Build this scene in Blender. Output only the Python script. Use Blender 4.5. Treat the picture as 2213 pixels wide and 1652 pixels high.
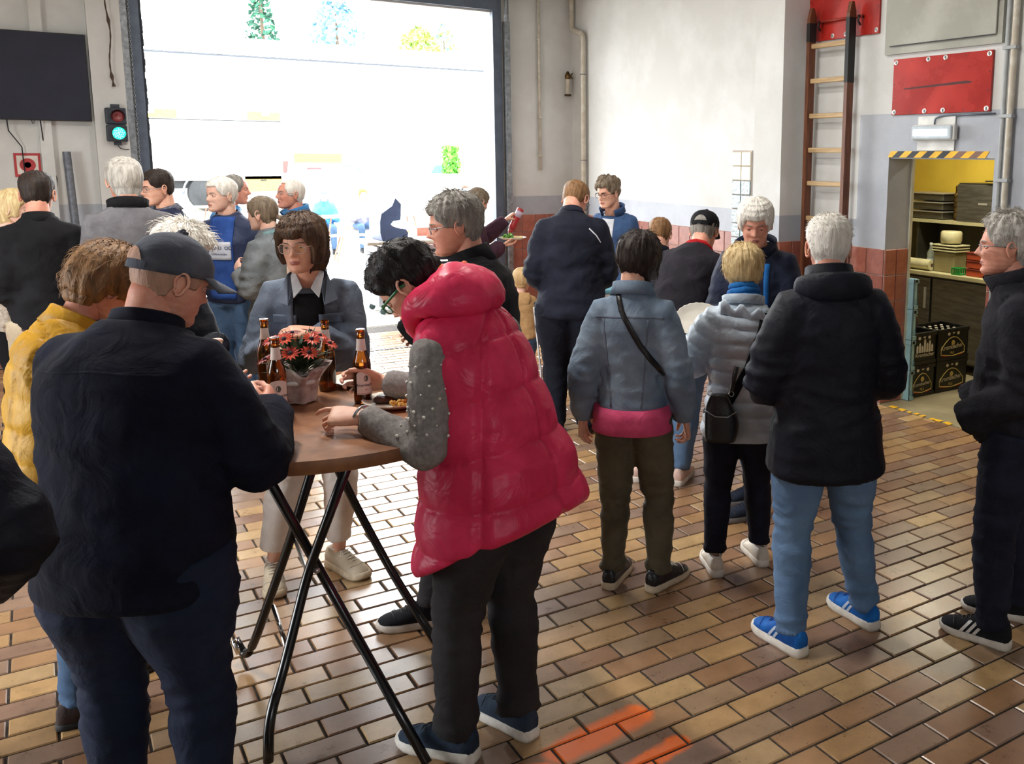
import bpy, bmesh, math, random
import numpy as np
from mathutils import Vector, Matrix, noise
from mathutils.bvhtree import BVHTree

for _o in list(bpy.data.objects):
    bpy.data.objects.remove(_o)
random.seed(7)
SC = bpy.context.scene
COL = SC.collection
rad = math.radians

# ------------------------------------------------------------------ camera
YAW, PIT, ROL = rad(34.2007), rad(9.0001), rad(0.5285)
_fw = Vector((math.sin(YAW) * math.cos(PIT), math.cos(YAW) * math.cos(PIT), -math.sin(PIT)))
_r = Vector((math.cos(YAW), -math.sin(YAW), 0))
_u = _r.cross(_fw)
_R = _r * math.cos(ROL) + _u * math.sin(ROL)
_U = -_r * math.sin(ROL) + _u * math.cos(ROL)
camd = bpy.data.cameras.new('camera')
cam = bpy.data.objects.new('camera', camd)
COL.objects.link(cam)
cam.matrix_world = Matrix(((_R.x, _U.x, -_fw.x, 0), (_R.y, _U.y, -_fw.y, 0), (_R.z, _U.z, -_fw.z, 1.97), (0, 0, 0, 1)))
camd.sensor_width = 36
camd.lens = 2001.647 / 2213 * 36
camd.shift_x = -336.06 / 2213
camd.shift_y = -173.56 / 2213
camd.clip_start = 0.05
camd.clip_end = 400
SC.camera = cam

# ------------------------------------------------------------------ sky, light, exposure
W = bpy.data.worlds.new('world')
SC.world = W
W.use_nodes = True
_bg = W.node_tree.nodes['Background']
_bg.inputs[0].default_value = (0.93, 0.97, 1.0, 1)
_bg.inputs[1].default_value = 5.0
SC.view_settings.view_transform = 'Standard'
SC.view_settings.look = 'None'
SC.view_settings.exposure = 1.62
SC.view_settings.gamma = 1
SC.view_settings.use_curve_mapping = False
try:
    SC.cycles.sample_clamp_indirect = 6.0
    SC.cycles.max_bounces = 8
    SC.cycles.diffuse_bounces = 5
    SC.cycles.caustics_reflective = False
    SC.cycles.caustics_refractive = False
except Exception:
    pass


def portal(name, loc, rot, sx, sy):
    l = bpy.data.lights.new(name, 'AREA')
    l.shape = 'RECTANGLE'
    l.size, l.size_y = sx, sy
    l.cycles.is_portal = True
    o = bpy.data.objects.new(name, l)
    o.location, o.rotation_euler = loc, rot
    COL.objects.link(o)


# guides for sampling the sky through the openings of the hall (they emit nothing themselves)
portal('sky_portal_bay', (2.69, 10.55, 1.78), (rad(-90), 0, 0), 3.6, 3.56)
portal('sky_portal_side_bay', (-3.95, 4.9, 1.45), (rad(90), 0, rad(-90)), 2.6, 2.8)
portal('sky_portal_fill_windows', (0.5, -4.25, 2.9), (rad(90), 0, 0), 2.0, 0.8)  # opening added behind the camera to let in fill


# ------------------------------------------------------------------ colour and materials
def lin(c):
    c = c / 255.0
    return c / 12.92 if c <= 0.04045 else ((c + 0.055) / 1.055) ** 2.4


def rgb(r, g, b):
    return (lin(r), lin(g), lin(b), 1)


MATS = {}


def mat(name, col, rough=0.6, col2=None, scale=8.0, amount=0.5, bump=0.0, bscale=60.0, metal=0.0, spec=0.5,
        stretch=(1, 1, 1), trans=0.0, ior=1.45, emit=None, estr=0.0, sheen=0.0, coat=0.0, alpha=1.0, bdist=0.01, rvar=0.0, sss=0.0, wrinkle=0.0):
    """procedural principled material: two colours mixed by noise in object space, plus fine relief"""
    if name in MATS:
        return MATS[name]
    m = bpy.data.materials.new(name)
    m.use_nodes = True
    nt = m.node_tree
    b = nt.nodes['Principled BSDF']
    b.inputs['Roughness'].default_value = rough
    b.inputs['Metallic'].default_value = metal
    b.inputs['Specular IOR Level'].default_value = spec
    b.inputs['IOR'].default_value = ior
    b.inputs['Transmission Weight'].default_value = trans
    b.inputs['Sheen Weight'].default_value = sheen
    b.inputs['Coat Weight'].default_value = coat
    b.inputs['Alpha'].default_value = alpha
    if sss:
        b.inputs['Subsurface Weight'].default_value = sss
        b.inputs['Subsurface Radius'].default_value = (0.012, 0.005, 0.003)
    tc = nt.nodes.new('ShaderNodeTexCoord')
    mp = nt.nodes.new('ShaderNodeMapping')
    mp.inputs['Scale'].default_value = stretch
    nt.links.new(tc.outputs['Object'], mp.inputs['Vector'])
    if col2 is None:
        col2 = (col[0] * 0.8, col[1] * 0.8, col[2] * 0.8, 1)
    n = nt.nodes.new('ShaderNodeTexNoise')
    n.inputs['Scale'].default_value = scale
    n.inputs['Detail'].default_value = 5
    n.inputs['Roughness'].default_value = 0.62
    nt.links.new(mp.outputs[0], n.inputs['Vector'])
    rp = nt.nodes.new('ShaderNodeValToRGB')
    k = 0.5 * (1 - amount) * 0.6
    rp.color_ramp.elements[0].position = 0.28 + k
    rp.color_ramp.elements[1].position = 0.72 - k * 0.5
    rp.color_ramp.elements[0].color = col2
    rp.color_ramp.elements[1].color = col
    nt.links.new(n.outputs['Fac'], rp.inputs['Fac'])
    nt.links.new(rp.outputs['Color'], b.inputs['Base Color'])
    if rvar:
        mr = nt.nodes.new('ShaderNodeMapRange')
        mr.inputs['To Min'].default_value = max(0.02, rough - rvar)
        mr.inputs['To Max'].default_value = min(1, rough + rvar)
        nt.links.new(n.outputs['Fac'], mr.inputs['Value'])
        nt.links.new(mr.outputs[0], b.inputs['Roughness'])
    if bump:
        n2 = nt.nodes.new('ShaderNodeTexNoise')
        n2.inputs['Scale'].default_value = bscale
        n2.inputs['Detail'].default_value = 3
        nt.links.new(mp.outputs[0], n2.inputs['Vector'])
        bp = nt.nodes.new('ShaderNodeBump')
        bp.inputs['Strength'].default_value = bump
        bp.inputs['Distance'].default_value = bdist
        nt.links.new(n2.outputs['Fac'], bp.inputs['Height'])
        nt.links.new(bp.outputs[0], b.inputs['Normal'])
    if wrinkle:
        n3 = nt.nodes.new('ShaderNodeTexNoise')
        n3.inputs['Scale'].default_value = 9
        n3.inputs['Detail'].default_value = 3
        n3.inputs['Distortion'].default_value = 1.2
        nt.links.new(mp.outputs[0], n3.inputs['Vector'])
        b3 = nt.nodes.new('ShaderNodeBump')
        b3.inputs['Strength'].default_value = wrinkle
        b3.inputs['Distance'].default_value = 0.03
        nt.links.new(n3.outputs['Fac'], b3.inputs['Height'])
        if bump:
            nt.links.new(b3.outputs[0], bp.inputs['Normal'])
        else:
            nt.links.new(b3.outputs[0], b.inputs['Normal'])
    if emit is not None:
        b.inputs['Emission Color'].default_value = emit
        b.inputs['Emission Strength'].default_value = estr
    MATS[name] = m
    return m


# ------------------------------------------------------------------ mesh helpers
class MB:
    """collects vertices and faces; build() links them as one mesh object"""

    def __init__(self):
        self.v, self.f, self.m = [], [], []

    def add(self, vs, fs, mi=0):
        o = len(self.v)
        self.v += [tuple(p) for p in vs]
        self.f += [tuple(i + o for i in f) for f in fs]
        self.m += [mi] * len(fs)
        return self

    def box(self, x0, x1, y0, y1, z0, z1, mi=0, bev=0.0):
        if bev <= 0:
            vs = [(x0, y0, z0), (x1, y0, z0), (x1, y1, z0), (x0, y1, z0), (x0, y0, z1), (x1, y0, z1), (x1, y1, z1), (x0, y1, z1)]
            fs = [(3, 2, 1, 0), (4, 5, 6, 7), (0, 1, 5, 4), (1, 2, 6, 5), (2, 3, 7, 6), (3, 0, 4, 7)]
            return self.add(vs, fs, mi)
        bm = bmesh.new()
        bmesh.ops.create_cube(bm, size=1)
        for v in bm.verts:
            v.co = Vector(((x0 + x1) / 2 + v.co.x * (x1 - x0), (y0 + y1) / 2 + v.co.y * (y1 - y0), (z0 + z1) / 2 + v.co.z * (z1 - z0)))
        bmesh.ops.bevel(bm, geom=list(bm.edges), offset=min(bev, 0.45 * min(x1 - x0, y1 - y0, z1 - z0)), segments=2, affect='EDGES', profile=0.5)
        return self.bm(bm, mi)

    def bm(self, bm, mi=0):
        bm.verts.index_update()
        self.add([v.co[:] for v in bm.verts], [[v.index for v in f.verts] for f in bm.faces], mi)
        bm.free()
        return self

    def tube(self, pts, r, seg=10, mi=0, caps=True, closed=False):
        """round bar along a polyline; r is one radius or a list"""
        P = [Vector(p) for p in pts]
        n = len(P)
        rs = r if isinstance(r, (list, tuple)) else [r] * n
        up = None
        rings = []
        for i in range(n):
            if closed:
                t = (P[(i + 1) % n] - P[i - 1]).normalized()
            else:
                a = (P[i] - P[i - 1]).normalized() if i else None
                c = (P[i + 1] - P[i]).normalized() if i < n - 1 else None
                t = ((a or c) + (c or a))
                t = t.normalized() if t.length > 1e-6 else (a or c)
            if up is None:
                up = t.orthogonal().normalized()
            up = (up - t * up.dot(t))
            up = up.normalized() if up.length > 1e-6 else t.orthogonal().normalized()
            s = t.cross(up)
            rings.append([P[i] + (up * math.cos(2 * math.pi * k / seg) + s * math.sin(2 * math.pi * k / seg)) * rs[i] for k in range(seg)])
        vs = [p for rg in rings for p in rg]
        fs = []
        for i in range(n if closed else n - 1):
            j = (i + 1) % n
            for k in range(seg):
                k2 = (k + 1) % seg
                fs.append((i * seg + k, i * seg + k2, j * seg + k2, j * seg + k))
        if caps and not closed:
            fs.append(tuple(range(seg))[::-1])
            fs.append(tuple((n - 1) * seg + k for k in range(seg)))
        return self.add(vs, fs, mi)

    def lathe(self, prof, seg=24, c=(0, 0, 0), mi=0, axis=None):
        """turned shape: prof = [(radius, height)...] about z (or a given 3x3 basis)"""
        vs, fs = [], []
        n = len(prof)
        for r, z in prof:
            for k in range(seg):
                a = 2 * math.pi * k / seg
                p = Vector((r * math.cos(a), r * math.sin(a), z))
                if axis is not None:
                    p = axis @ p
                vs.append(p + Vector(c))
        for i in range(n - 1):
            for k in range(seg):
                k2 = (k + 1) % seg
                fs.append((i * seg + k, i * seg + k2, (i + 1) * seg + k2, (i + 1) * seg + k))
        if prof[0][0] > 1e-5:
            fs.append(tuple(range(seg))[::-1])
        if prof[-1][0] > 1e-5:
            fs.append(tuple((n - 1) * seg + k for k in range(seg)))
        return self.add(vs, fs, mi)

    def loft(self, rings, mi=0, caps=True):
        n, s = len(rings), len(rings[0])
        vs = [p for r in rings for p in r]
        fs = []
        for i in range(n - 1):
            for k in range(s):
                k2 = (k + 1) % s
                fs.append((i * s + k, i * s + k2, (i + 1) * s + k2, (i + 1) * s + k))
        if caps:
            fs.append(tuple(range(s))[::-1])
            fs.append(tuple((n - 1) * s + k for k in range(s)))
        return self.add(vs, fs, mi)

    def ball(self, c, r, mi=0, sub=2, sc=(1, 1, 1)):
        bm = bmesh.new()
        bmesh.ops.create_icosphere(bm, subdivisions=sub, radius=1)
        for v in bm.verts:
            v.co = Vector((c[0] + v.co.x * r * sc[0], c[1] + v.co.y * r * sc[1], c[2] + v.co.z * r * sc[2]))
        return self.bm(bm, mi)

    def prism(self, poly, d0, d1, fn, mi=0):
        """polygon (u,v) extruded from d0 to d1; fn(u,v,d) -> xyz"""
        n = len(poly)
        vs = [fn(u, v, d0) for u, v in poly] + [fn(u, v, d1) for u, v in poly]
        fs = [tuple(range(n))[::-1], tuple(range(n, 2 * n))]
        fs += [(k, (k + 1) % n, n + (k + 1) % n, n + k) for k in range(n)]
        return self.add(vs, fs, mi)

    def mesh(self, name):
        me = bpy.data.meshes.new(name)
        me.from_pydata([tuple(p) for p in self.v], [], self.f)
        if any(self.m):
            me.polygons.foreach_set('material_index', self.m)
        return me

    def build(self, name, mats, parent=None, smooth=False, fix=True):
        me = self.mesh(name)
        return link(name, me, mats, parent, smooth, fix)


def link(name, me, mats, parent=None, smooth=False, fix=False):
    if fix:
        bm = bmesh.new()
        bm.from_mesh(me)
        bmesh.ops.recalc_face_normals(bm, faces=bm.faces)
        bm.to_mesh(me)
        bm.free()
    for m in (mats if isinstance(mats, (list, tuple)) else [mats]):
        me.materials.append(m)
    if smooth:
        me.polygons.foreach_set('use_smooth', [True] * len(me.polygons))
        if smooth == 'auto':
            me.set_sharp_from_angle(angle=rad(38))
    o = bpy.data.objects.new(name, me)
    COL.objects.link(o)
    if parent is not None:
        o.parent = parent
    return o


def tag(o, label=None, cat=None, group=None, kind=None):
    if label:
        o['label'] = label
    if cat:
        o['category'] = cat
    if group:
        o['group'] = group
    if kind:
        o['kind'] = kind
    return o


def empty(name, loc=(0, 0, 0), rz=0.0):
    o = bpy.data.objects.new(name, None)
    o.empty_display_size = 0.05
    o.location = loc
    o.rotation_euler = (0, 0, rz)
    COL.objects.link(o)
    return o


def dup(o, parent=None):
    c = o.copy()
    COL.objects.link(c)
    c.parent = parent
    for ch in o.children:
        dup(ch, c)
    return c


_TXT = {}


def text_polys(s, size=1.0, bold=0.0):
    """flat lettering as (verts, faces) with x from 0, baseline at 0"""
    key = (s, bold)
    if key not in _TXT:
        cu = bpy.data.curves.new('lettering', 'FONT')
        cu.body = s
        cu.size = 1
        cu.offset = bold
        cu.resolution_u = 3
        o = bpy.data.objects.new('lettering', cu)
        COL.objects.link(o)
        dg = bpy.context.evaluated_depsgraph_get()
        me = bpy.data.meshes.new_from_object(o.evaluated_get(dg))
        _TXT[key] = ([tuple(v.co) for v in me.vertices], [tuple(p.vertices) for p in me.polygons])
        bpy.data.objects.remove(o)
        bpy.data.curves.remove(cu)
        bpy.data.meshes.remove(me)
    v, f = _TXT[key]
    return [(x * size, y * size) for x, y, z in v], f


def bez(p0, p1, p2, n=8):
    p0, p1, p2 = Vector(p0), Vector(p1), Vector(p2)
    return [p0 * (1 - t) ** 2 + p1 * 2 * t * (1 - t) + p2 * t * t for t in [i / n for i in range(n + 1)]]


def path(pts, rnd=0.1, n=5):
    """polyline with rounded corners"""
    P = [Vector(p) for p in pts]
    out = [P[0]]
    for i in range(1, len(P) - 1):
        a, b, c = P[i - 1], P[i], P[i + 1]
        d1 = min(rnd, (a - b).length * 0.5)
        d2 = min(rnd, (c - b).length * 0.5)
        out += bez(b + (a - b).normalized() * d1, b, b + (c - b).normalized() * d2, n)
    out.append(P[-1])
    return out

# ================================================================== the setting
WALL = mat('painted_plaster', rgb(208, 209, 208), 0.75, rgb(197, 197, 194), 1.6, 0.5, bump=0.12, bscale=90)
GREY = mat('grey_oil_paint', rgb(172, 176, 184), 0.5, rgb(156, 160, 168), 2.0, 0.6, bump=0.1, bscale=60)
CEIL = mat('ceiling_paint', rgb(210, 208, 202), 0.8, bump=0.1)
GROUT = mat('dark_grout', rgb(70, 62, 54), 0.9, rgb(40, 34, 30), 30)
WGROUT = mat('wall_grout', rgb(190, 176, 165), 0.9, bump=0.2)
METALG = mat('grey_steel', rgb(112, 120, 132), 0.45, metal=0.5, bump=0.05)
DARKFR = mat('blue_grey_door_track', rgb(92, 102, 118), 0.45, metal=0.3)
GALV = mat('galvanised_steel', rgb(150, 154, 158), 0.45, rgb(110, 114, 118), 25, 0.7, metal=0.7)
BLACK = mat('black_plastic', rgb(22, 22, 24), 0.45)
WHITEP = mat('white_paint', rgb(222, 222, 218), 0.5)
CREAM = mat('cream_pipe_paint', rgb(205, 200, 188), 0.5, rgb(185, 176, 160), 12)


def struct(name, mb, m, parent=None, smooth=False):
    o = mb.build(name, m, parent, smooth)
    if parent is None:
        o['kind'] = 'structure'
    return o


DX0, DX1, DZ = 0.89, 4.487, 3.56          # open bay door
SY0, SY1, SZ = 3.6, 6.2, 2.85              # open side bay, left of the picture
XR, YB, XL, YF, ZC = 5.5, 10.2, -3.6, -4.0, 4.4
TH = 0.30

floor = struct('floor', MB().box(XL, XR, YF, YB + TH, -0.12, -0.006), GROUT)
struct('ceiling', MB().box(XL - 0.3, XR + 0.3, YF - 0.3, YB + TH, ZC, ZC + 0.2), CEIL)


def wallband(name, boxes, parent_done=None):
    """wall built of boxes: list of (x0,x1,y0,y1,z0,z1,material index)"""
    mb = MB()
    for b in boxes:
        mb.box(*b[:6], mi=b[6])
    return struct(name, mb, [WALL, GREY, WGROUT])


GZ, TZ = 1.47, 1.25                       # top of the grey band, top of the tiles


def bands(x0, x1, y0, y1, z1):
    return [(x0, x1, y0, y1, GZ, z1, 0), (x0, x1, y0, y1, TZ, GZ, 1), (x0, x1, y0, y1, -0.1, TZ, 2)]


wall_back = wallband('wall_back',
                     bands(DX1, XR, YB, YB + TH, ZC) + bands(XL, DX0, YB, YB + TH, ZC)
                     + [(DX0, DX1, YB, YB + TH, DZ, ZC, 0)]
                     + bands(0.50, 0.765, YB - 0.12, YB, ZC) + [(0.07, 0.165, YB - 0.05, YB, -0.1, ZC, 0)])
KY0, KY1, KZ, KX = 4.09, 5.055, 1.97, 5.78  # kitchen doorway, outer face
wall_right = wallband('wall_right',
                      bands(XR, KX, KY1 + 0.32, YB + TH, ZC)
                      + [(XR, KX, YF, KY0, 2.30, ZC, 0), (XR, KX, YF, KY0, TZ, 2.30, 1), (XR, KX, YF, KY0, -0.1, TZ, 2),
                         (XR, KX, KY0, KY1, 2.30, ZC, 0), (XR, KX, KY0, KY1, KZ, 2.30, 1),
                         (XR, KX, KY1, KY1 + 0.32, 2.30, ZC, 0), (XR, KX, KY1, KY1 + 0.32, TZ, 2.30, 1), (XR, KX, KY1, KY1 + 0.32, -0.1, TZ, 2)]
                      + bands(5.21, XR, 5.99, 6.35, ZC))
struct('wall_left', MB().box(XL - 0.3, XL, YF, SY0, -0.1, ZC).box(XL - 0.3, XL, SY1, YB + TH, -0.1, ZC).box(XL - 0.3, XL, SY0, SY1, SZ, ZC), WALL)
wf = MB()                                   # wall behind the camera; its window band is added for fill light
wf.box(XL - 0.3, XR + 0.3, YF - 0.3, YF, -0.1, 2.5)
wf.box(XL - 0.3, XR + 0.3, YF - 0.3, YF, 3.3, ZC)
wf.box(XL - 0.3, -0.5, YF - 0.3, YF, 2.5, 3.3)
wf.box(1.5, XR + 0.3, YF - 0.3, YF, 2.5, 3.3)
struct('wall_front', wf, WALL)
wn = MB()
for i in range(3):
    wn.box(-0.5 + i - 0.03, -0.5 + i + 0.03, YF - 0.2, YF - 0.12, 2.5, 3.3)
struct('added_window_1', wn, WHITEP)  # bars of the added, unseen window band

# ---- floor tiles
TL, TW = 0.252, 0.1182
NVAR = 14


def tile_material():
    m = bpy.data.materials.new('glazed_clinker_tile')
    m.use_nodes = True
    nt = m.node_tree
    N, L = nt.nodes, nt.links
    b = N['Principled BSDF']
    at = N.new('ShaderNodeAttribute')
    at.attribute_name = 'tone'
    rp = N.new('ShaderNodeValToRGB')
    e = rp.color_ramp.elements
    e[0].position, e[0].color = 0.0, rgb(136, 104, 86)
    e[1].position, e[1].color = 1.0, rgb(186, 152, 102)
    for p, c in ((0.12, rgb(140, 116, 96)), (0.25, rgb(132, 96, 72)), (0.38, rgb(168, 130, 86)), (0.5, rgb(150, 113, 80)), (0.62, rgb(178, 142, 96)), (0.74, rgb(144, 106, 78)), (0.87, rgb(156, 130, 100))):
        x = e.new(p)
        x.color = c
    L.new(at.outputs['Fac'], rp.inputs[0])
    geo = N.new('ShaderNodeNewGeometry')
    n = N.new('ShaderNodeTexNoise')
    n.inputs['Scale'].default_value = 9
    n.inputs['Detail'].default_value = 6
    n.inputs['Roughness'].default_value = 0.7
    L.new(geo.outputs['Position'], n.inputs['Vector'])
    mr = N.new('ShaderNodeMapRange')
    mr.inputs['From Min'].default_value = 0.3
    mr.inputs['From Max'].default_value = 0.7
    mr.inputs['To Min'].default_value = 0.72
    mr.inputs['To Max'].default_value = 1.1
    L.new(n.outputs['Fac'], mr.inputs['Value'])
    mx = N.new('ShaderNodeMix')
    mx.data_type = 'RGBA'
    mx.blend_type = 'MULTIPLY'
    mx.inputs[0].default_value = 1
    L.new(rp.outputs[0], mx.inputs[6])
    L.new(mr.outputs[0], mx.inputs[7])
    # dark pock marks and scuffs
    n2 = N.new('ShaderNodeTexNoise')
    n2.inputs['Scale'].default_value = 75
    n2.inputs['Detail'].default_value = 2
    L.new(geo.outputs['Position'], n2.inputs['Vector'])
    sp = N.new('ShaderNodeValToRGB')
    sp.color_ramp.elements[0].position = 0.27
    sp.color_ramp.elements[0].color = (0.25, 0.2, 0.16, 1)
    sp.color_ramp.elements[1].position = 0.33
    sp.color_ramp.elements[1].color = (1, 1, 1, 1)
    L.new(n2.outputs['Fac'], sp.inputs[0])
    mx2 = N.new('ShaderNodeMix')
    mx2.data_type = 'RGBA'
    mx2.blend_type = 'MULTIPLY'
    mx2.inputs[0].default_value = 0.8
    L.new(mx.outputs[2], mx2.inputs[6])
    L.new(sp.outputs[0], mx2.inputs[7])
    # sprayed orange marks: capsule shapes on the floor with ragged edges
    last = mx2.outputs[2]
    sx = N.new('ShaderNodeSeparateXYZ')
    L.new(geo.outputs['Position'], sx.inputs[0])

    def mth(op, a, bb=None, c=None):
        k = N.new('ShaderNodeMath')
        k.operation = op
        for i, v in enumerate((a, bb, c)):
            if v is None:
                continue
            if isinstance(v, (int, float)):
                k.inputs[i].default_value = v
            else:
                L.new(v, k.inputs[i])
        return k.outputs[0]

    tot = None
    for (ax, ay, bx, by, w) in SPRAY:
        dx, dy = bx - ax, by - ay
        ll = dx * dx + dy * dy
        px = mth('SUBTRACT', sx.outputs[0], ax)
        py = mth('SUBTRACT', sx.outputs[1], ay)
        t = mth('DIVIDE', mth('ADD', mth('MULTIPLY', px, dx), mth('MULTIPLY', py, dy)), ll)
        t = mth('MINIMUM', mth('MAXIMUM', t, 0.0), 1.0)
        qx = mth('SUBTRACT', px, mth('MULTIPLY', t, dx))
        qy = mth('SUBTRACT', py, mth('MULTIPLY', t, dy))
        d = mth('SQRT', mth('ADD', mth('MULTIPLY', qx, qx), mth('MULTIPLY', qy, qy)))
        d = mth('ADD', d, mth('MULTIPLY', mth('SUBTRACT', n.outputs['Fac'], 0.5), 0.06))
        k = mth('SUBTRACT', 1.0, mth('DIVIDE', d, w))
        k = mth('MINIMUM', mth('MAXIMUM', mth('MULTIPLY', k, 2.2), 0.0), 0.95)
        tot = k if tot is None else mth('MAXIMUM', tot, k)
    mo = N.new('ShaderNodeMix')
    mo.data_type = 'RGBA'
    L.new(tot, mo.inputs[0])
    L.new(last, mo.inputs[6])
    mo.inputs[7].default_value = rgb(255, 120, 36)
    L.new(mo.outputs[2], b.inputs['Base Color'])
    r2 = N.new('ShaderNodeMapRange')
    r2.inputs['To Min'].default_value = 0.2
    r2.inputs['To Max'].default_value = 0.4
    L.new(n.outputs['Fac'], r2.inputs['Value'])
    L.new(r2.outputs[0], b.inputs['Roughness'])
    bp = N.new('ShaderNodeBump')
    bp.inputs['Strength'].default_value = 0.12
    bp.inputs['Distance'].default_value = 0.003
    L.new(n.outputs['Fac'], bp.inputs['Height'])
    L.new(bp.outputs[0], b.inputs['Normal'])
    b.inputs['Specular IOR Level'].default_value = 0.85
    return m


SPRAY = [(1.30, 2.52, 1.62, 2.55, 0.075), (1.05, 2.52, 1.22, 2.46, 0.05), (1.36, 2.30, 1.66, 2.34, 0.05)]
TILE = tile_material()


def tile_geo(w, d, tilt=(0, 0), h=0.012, b=0.004):
    """one tile: flat top with a small chamfer, joints recessed"""
    vs = []
    for (x, y, z) in ((0, 0, -h), (1, 0, -h), (1, 1, -h), (0, 1, -h)):
        vs.append((x * w, y * d, z))
    for (x, y) in ((0, 0), (1, 0), (1, 1), (0, 1)):
        vs.append((x * w, y * d, -b))
    for (x, y) in ((0, 0), (1, 0), (1, 1), (0, 1)):
        px, py = b + x * (w - 2 * b), b + y * (d - 2 * b)
        vs.append((px, py, tilt[0] * (x - 0.5) + tilt[1] * (y - 0.5)))
    fs = [(8, 9, 10, 11)]
    for k in range(4):
        k2 = (k + 1) % 4
        fs.append((k, k2, 4 + k2, 4 + k))
        fs.append((4 + k, 4 + k2, 8 + k2, 8 + k))
    return vs, fs


def set_tone(me, tones):
    a = me.attributes.new('tone', 'FLOAT', 'FACE')
    a.data.foreach_set('value', tones)


rng = random.Random(11)
variants = []
JG = 0.009
for i in range(NVAR):
    v, f = tile_geo(TL - JG, TW - JG, (rng.uniform(-.0012, .0012), rng.uniform(-.0012, .0012)))
    mb = MB().add(v, f)
    me = mb.mesh('floor_tile')
    set_tone(me, [rng.random()] * len(f))
    me.materials.append(TILE)
    variants.append(me)
cells, cuts = [], []
n0, n1 = int((3.327 - YB) / TW) - 1, int((3.327 - YF) / TW)
for n in range(n0, n1 + 1):
    yc = 3.327 - n * TW
    if yc - TW / 2 < YF or yc + TW / 2 > YB + 0.02:
        continue
    off = 0.674 if n % 2 == 0 else 0.778
    k0 = int((XL - off) / TL) + 1
    k = k0
    while off + (k + 1) * TL < XR + 0.001:
        cells.append((off + k * TL + JG / 2, yc - TW / 2 + JG / 2))
        k += 1
    if XR - (off + k * TL) > 0.03:
        cuts.append((off + k * TL + JG / 2, yc - TW / 2 + JG / 2, XR - (off + k * TL) - JG))


def show(x, y):
    """rough size of a floor piece in the picture; 0 where it is out of the frame"""
    v = Vector((x, y, 0)) - cam.matrix_world.translation
    w = v.dot(_fw)
    if w < 0.3:
        return 0
    px, py = 1442.6 + 2001.6 * v.dot(_R) / w, 652.4 - 2001.6 * v.dot(_U) / w
    if not (-40 < px < 2253 and 300 < py < 1700):
        return 0
    return 1.0 / (w ** 3)


cells.sort(key=lambda c: -show(c[0] + 0.12, c[1] + 0.05))
for i, (x, y) in enumerate(cells[:300]):
    o = bpy.data.objects.new('floor_tile', variants[rng.randrange(NVAR)])
    o.location = (x, y, rng.uniform(-.0008, .0008))
    o.parent = floor
    COL.objects.link(o)
mb, tones = MB(), []
for (x, y) in cells[300:]:
    if x < -3.5 or y < -1.5:
        continue
    v, f = tile_geo(TL - JG, TW - JG)
    dz = rng.uniform(-.0008, .0008)
    mb.add([(a + x, b + y, c + dz) for a, b, c in v], f)
    tones += [rng.random()] * len(f)
for (x, y, wd_) in cuts:
    v, f = tile_geo(wd_, TW - JG)
    mb.add([(a + x, b + y, c) for a, b, c in v], f)
    tones += [rng.random()] * len(f)
me = mb.mesh('floor_tiles_further_off')
set_tone(me, tones)
o = link('floor_tiles_further_off', me, TILE, floor)
o['kind'] = 'stuff'

# ---- red wall tiles, one by one
RTILE = [mat('red_wall_tile_%s' % k, c, 0.3, c2, 14, 0.6, bump=0.05, bscale=30) for k, c, c2 in
         (('warm', rgb(168, 104, 88), rgb(146, 86, 72)), ('dull', rgb(156, 98, 86), rgb(138, 84, 74)), ('deep', rgb(148, 86, 72), rgb(128, 72, 60)))]
_wt = {}


def wall_tiles(parent, fixed, axis, a0, a1, face, w=0.185, zlow=0.0, name='wall_tile'):
    """square tiles on a wall: axis 'x' runs along x at y=fixed, 'y' along y at x=fixed; face is the outward sign"""
    rows = 6
    hgt = TZ / rows
    n = max(1, round((a1 - a0) / w))
    ww = (a1 - a0) / n
    key = (round(ww, 4), axis, face)
    if key not in _wt:
        ms = []
        for m in RTILE:
            mb = MB()
            g, t, b = 0.0035, 0.010, 0.003
            u0, u1, v0, v1 = g, ww - g, g, hgt - g
            q = [(u0, v0), (u1, v0), (u1, v1), (u0, v1)]
            q2 = [(u0 + b, v0 + b), (u1 - b, v0 + b), (u1 - b, v1 - b), (u0 + b, v1 - b)]
            fn = (lambda u, v, d: (u, face * d, v)) if axis == 'x' else (lambda u, v, d: (face * d, u, v))
            vs = [fn(u, v, 0) for u, v in q] + [fn(u, v, t - b) for u, v in q] + [fn(u, v, t) for u, v in q2]
            fs = [(8, 9, 10, 11)] + [(k, (k + 1) % 4, 4 + (k + 1) % 4, 4 + k) for k in range(4)] + [(4 + k, 4 + (k + 1) % 4, 8 + (k + 1) % 4, 8 + k) for k in range(4)]
            me = mb.add(vs, fs).mesh(name)
            bmm = bmesh.new()
            bmm.from_mesh(me)
            bmesh.ops.recalc_face_normals(bmm, faces=bmm.faces)
            bmm.to_mesh(me)
            bmm.free()
            me.materials.append(m)
            ms.append(me)
        _wt[key] = ms
    for r in range(rows):
        for k in range(n):
            o = bpy.data.objects.new(name, rng.choice(_wt[key]))
            o.location = (a0 + k * ww, fixed, r * hgt) if axis == 'x' else (fixed, a0 + k * ww, r * hgt)
            o.parent = parent
            COL.objects.link(o)


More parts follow.
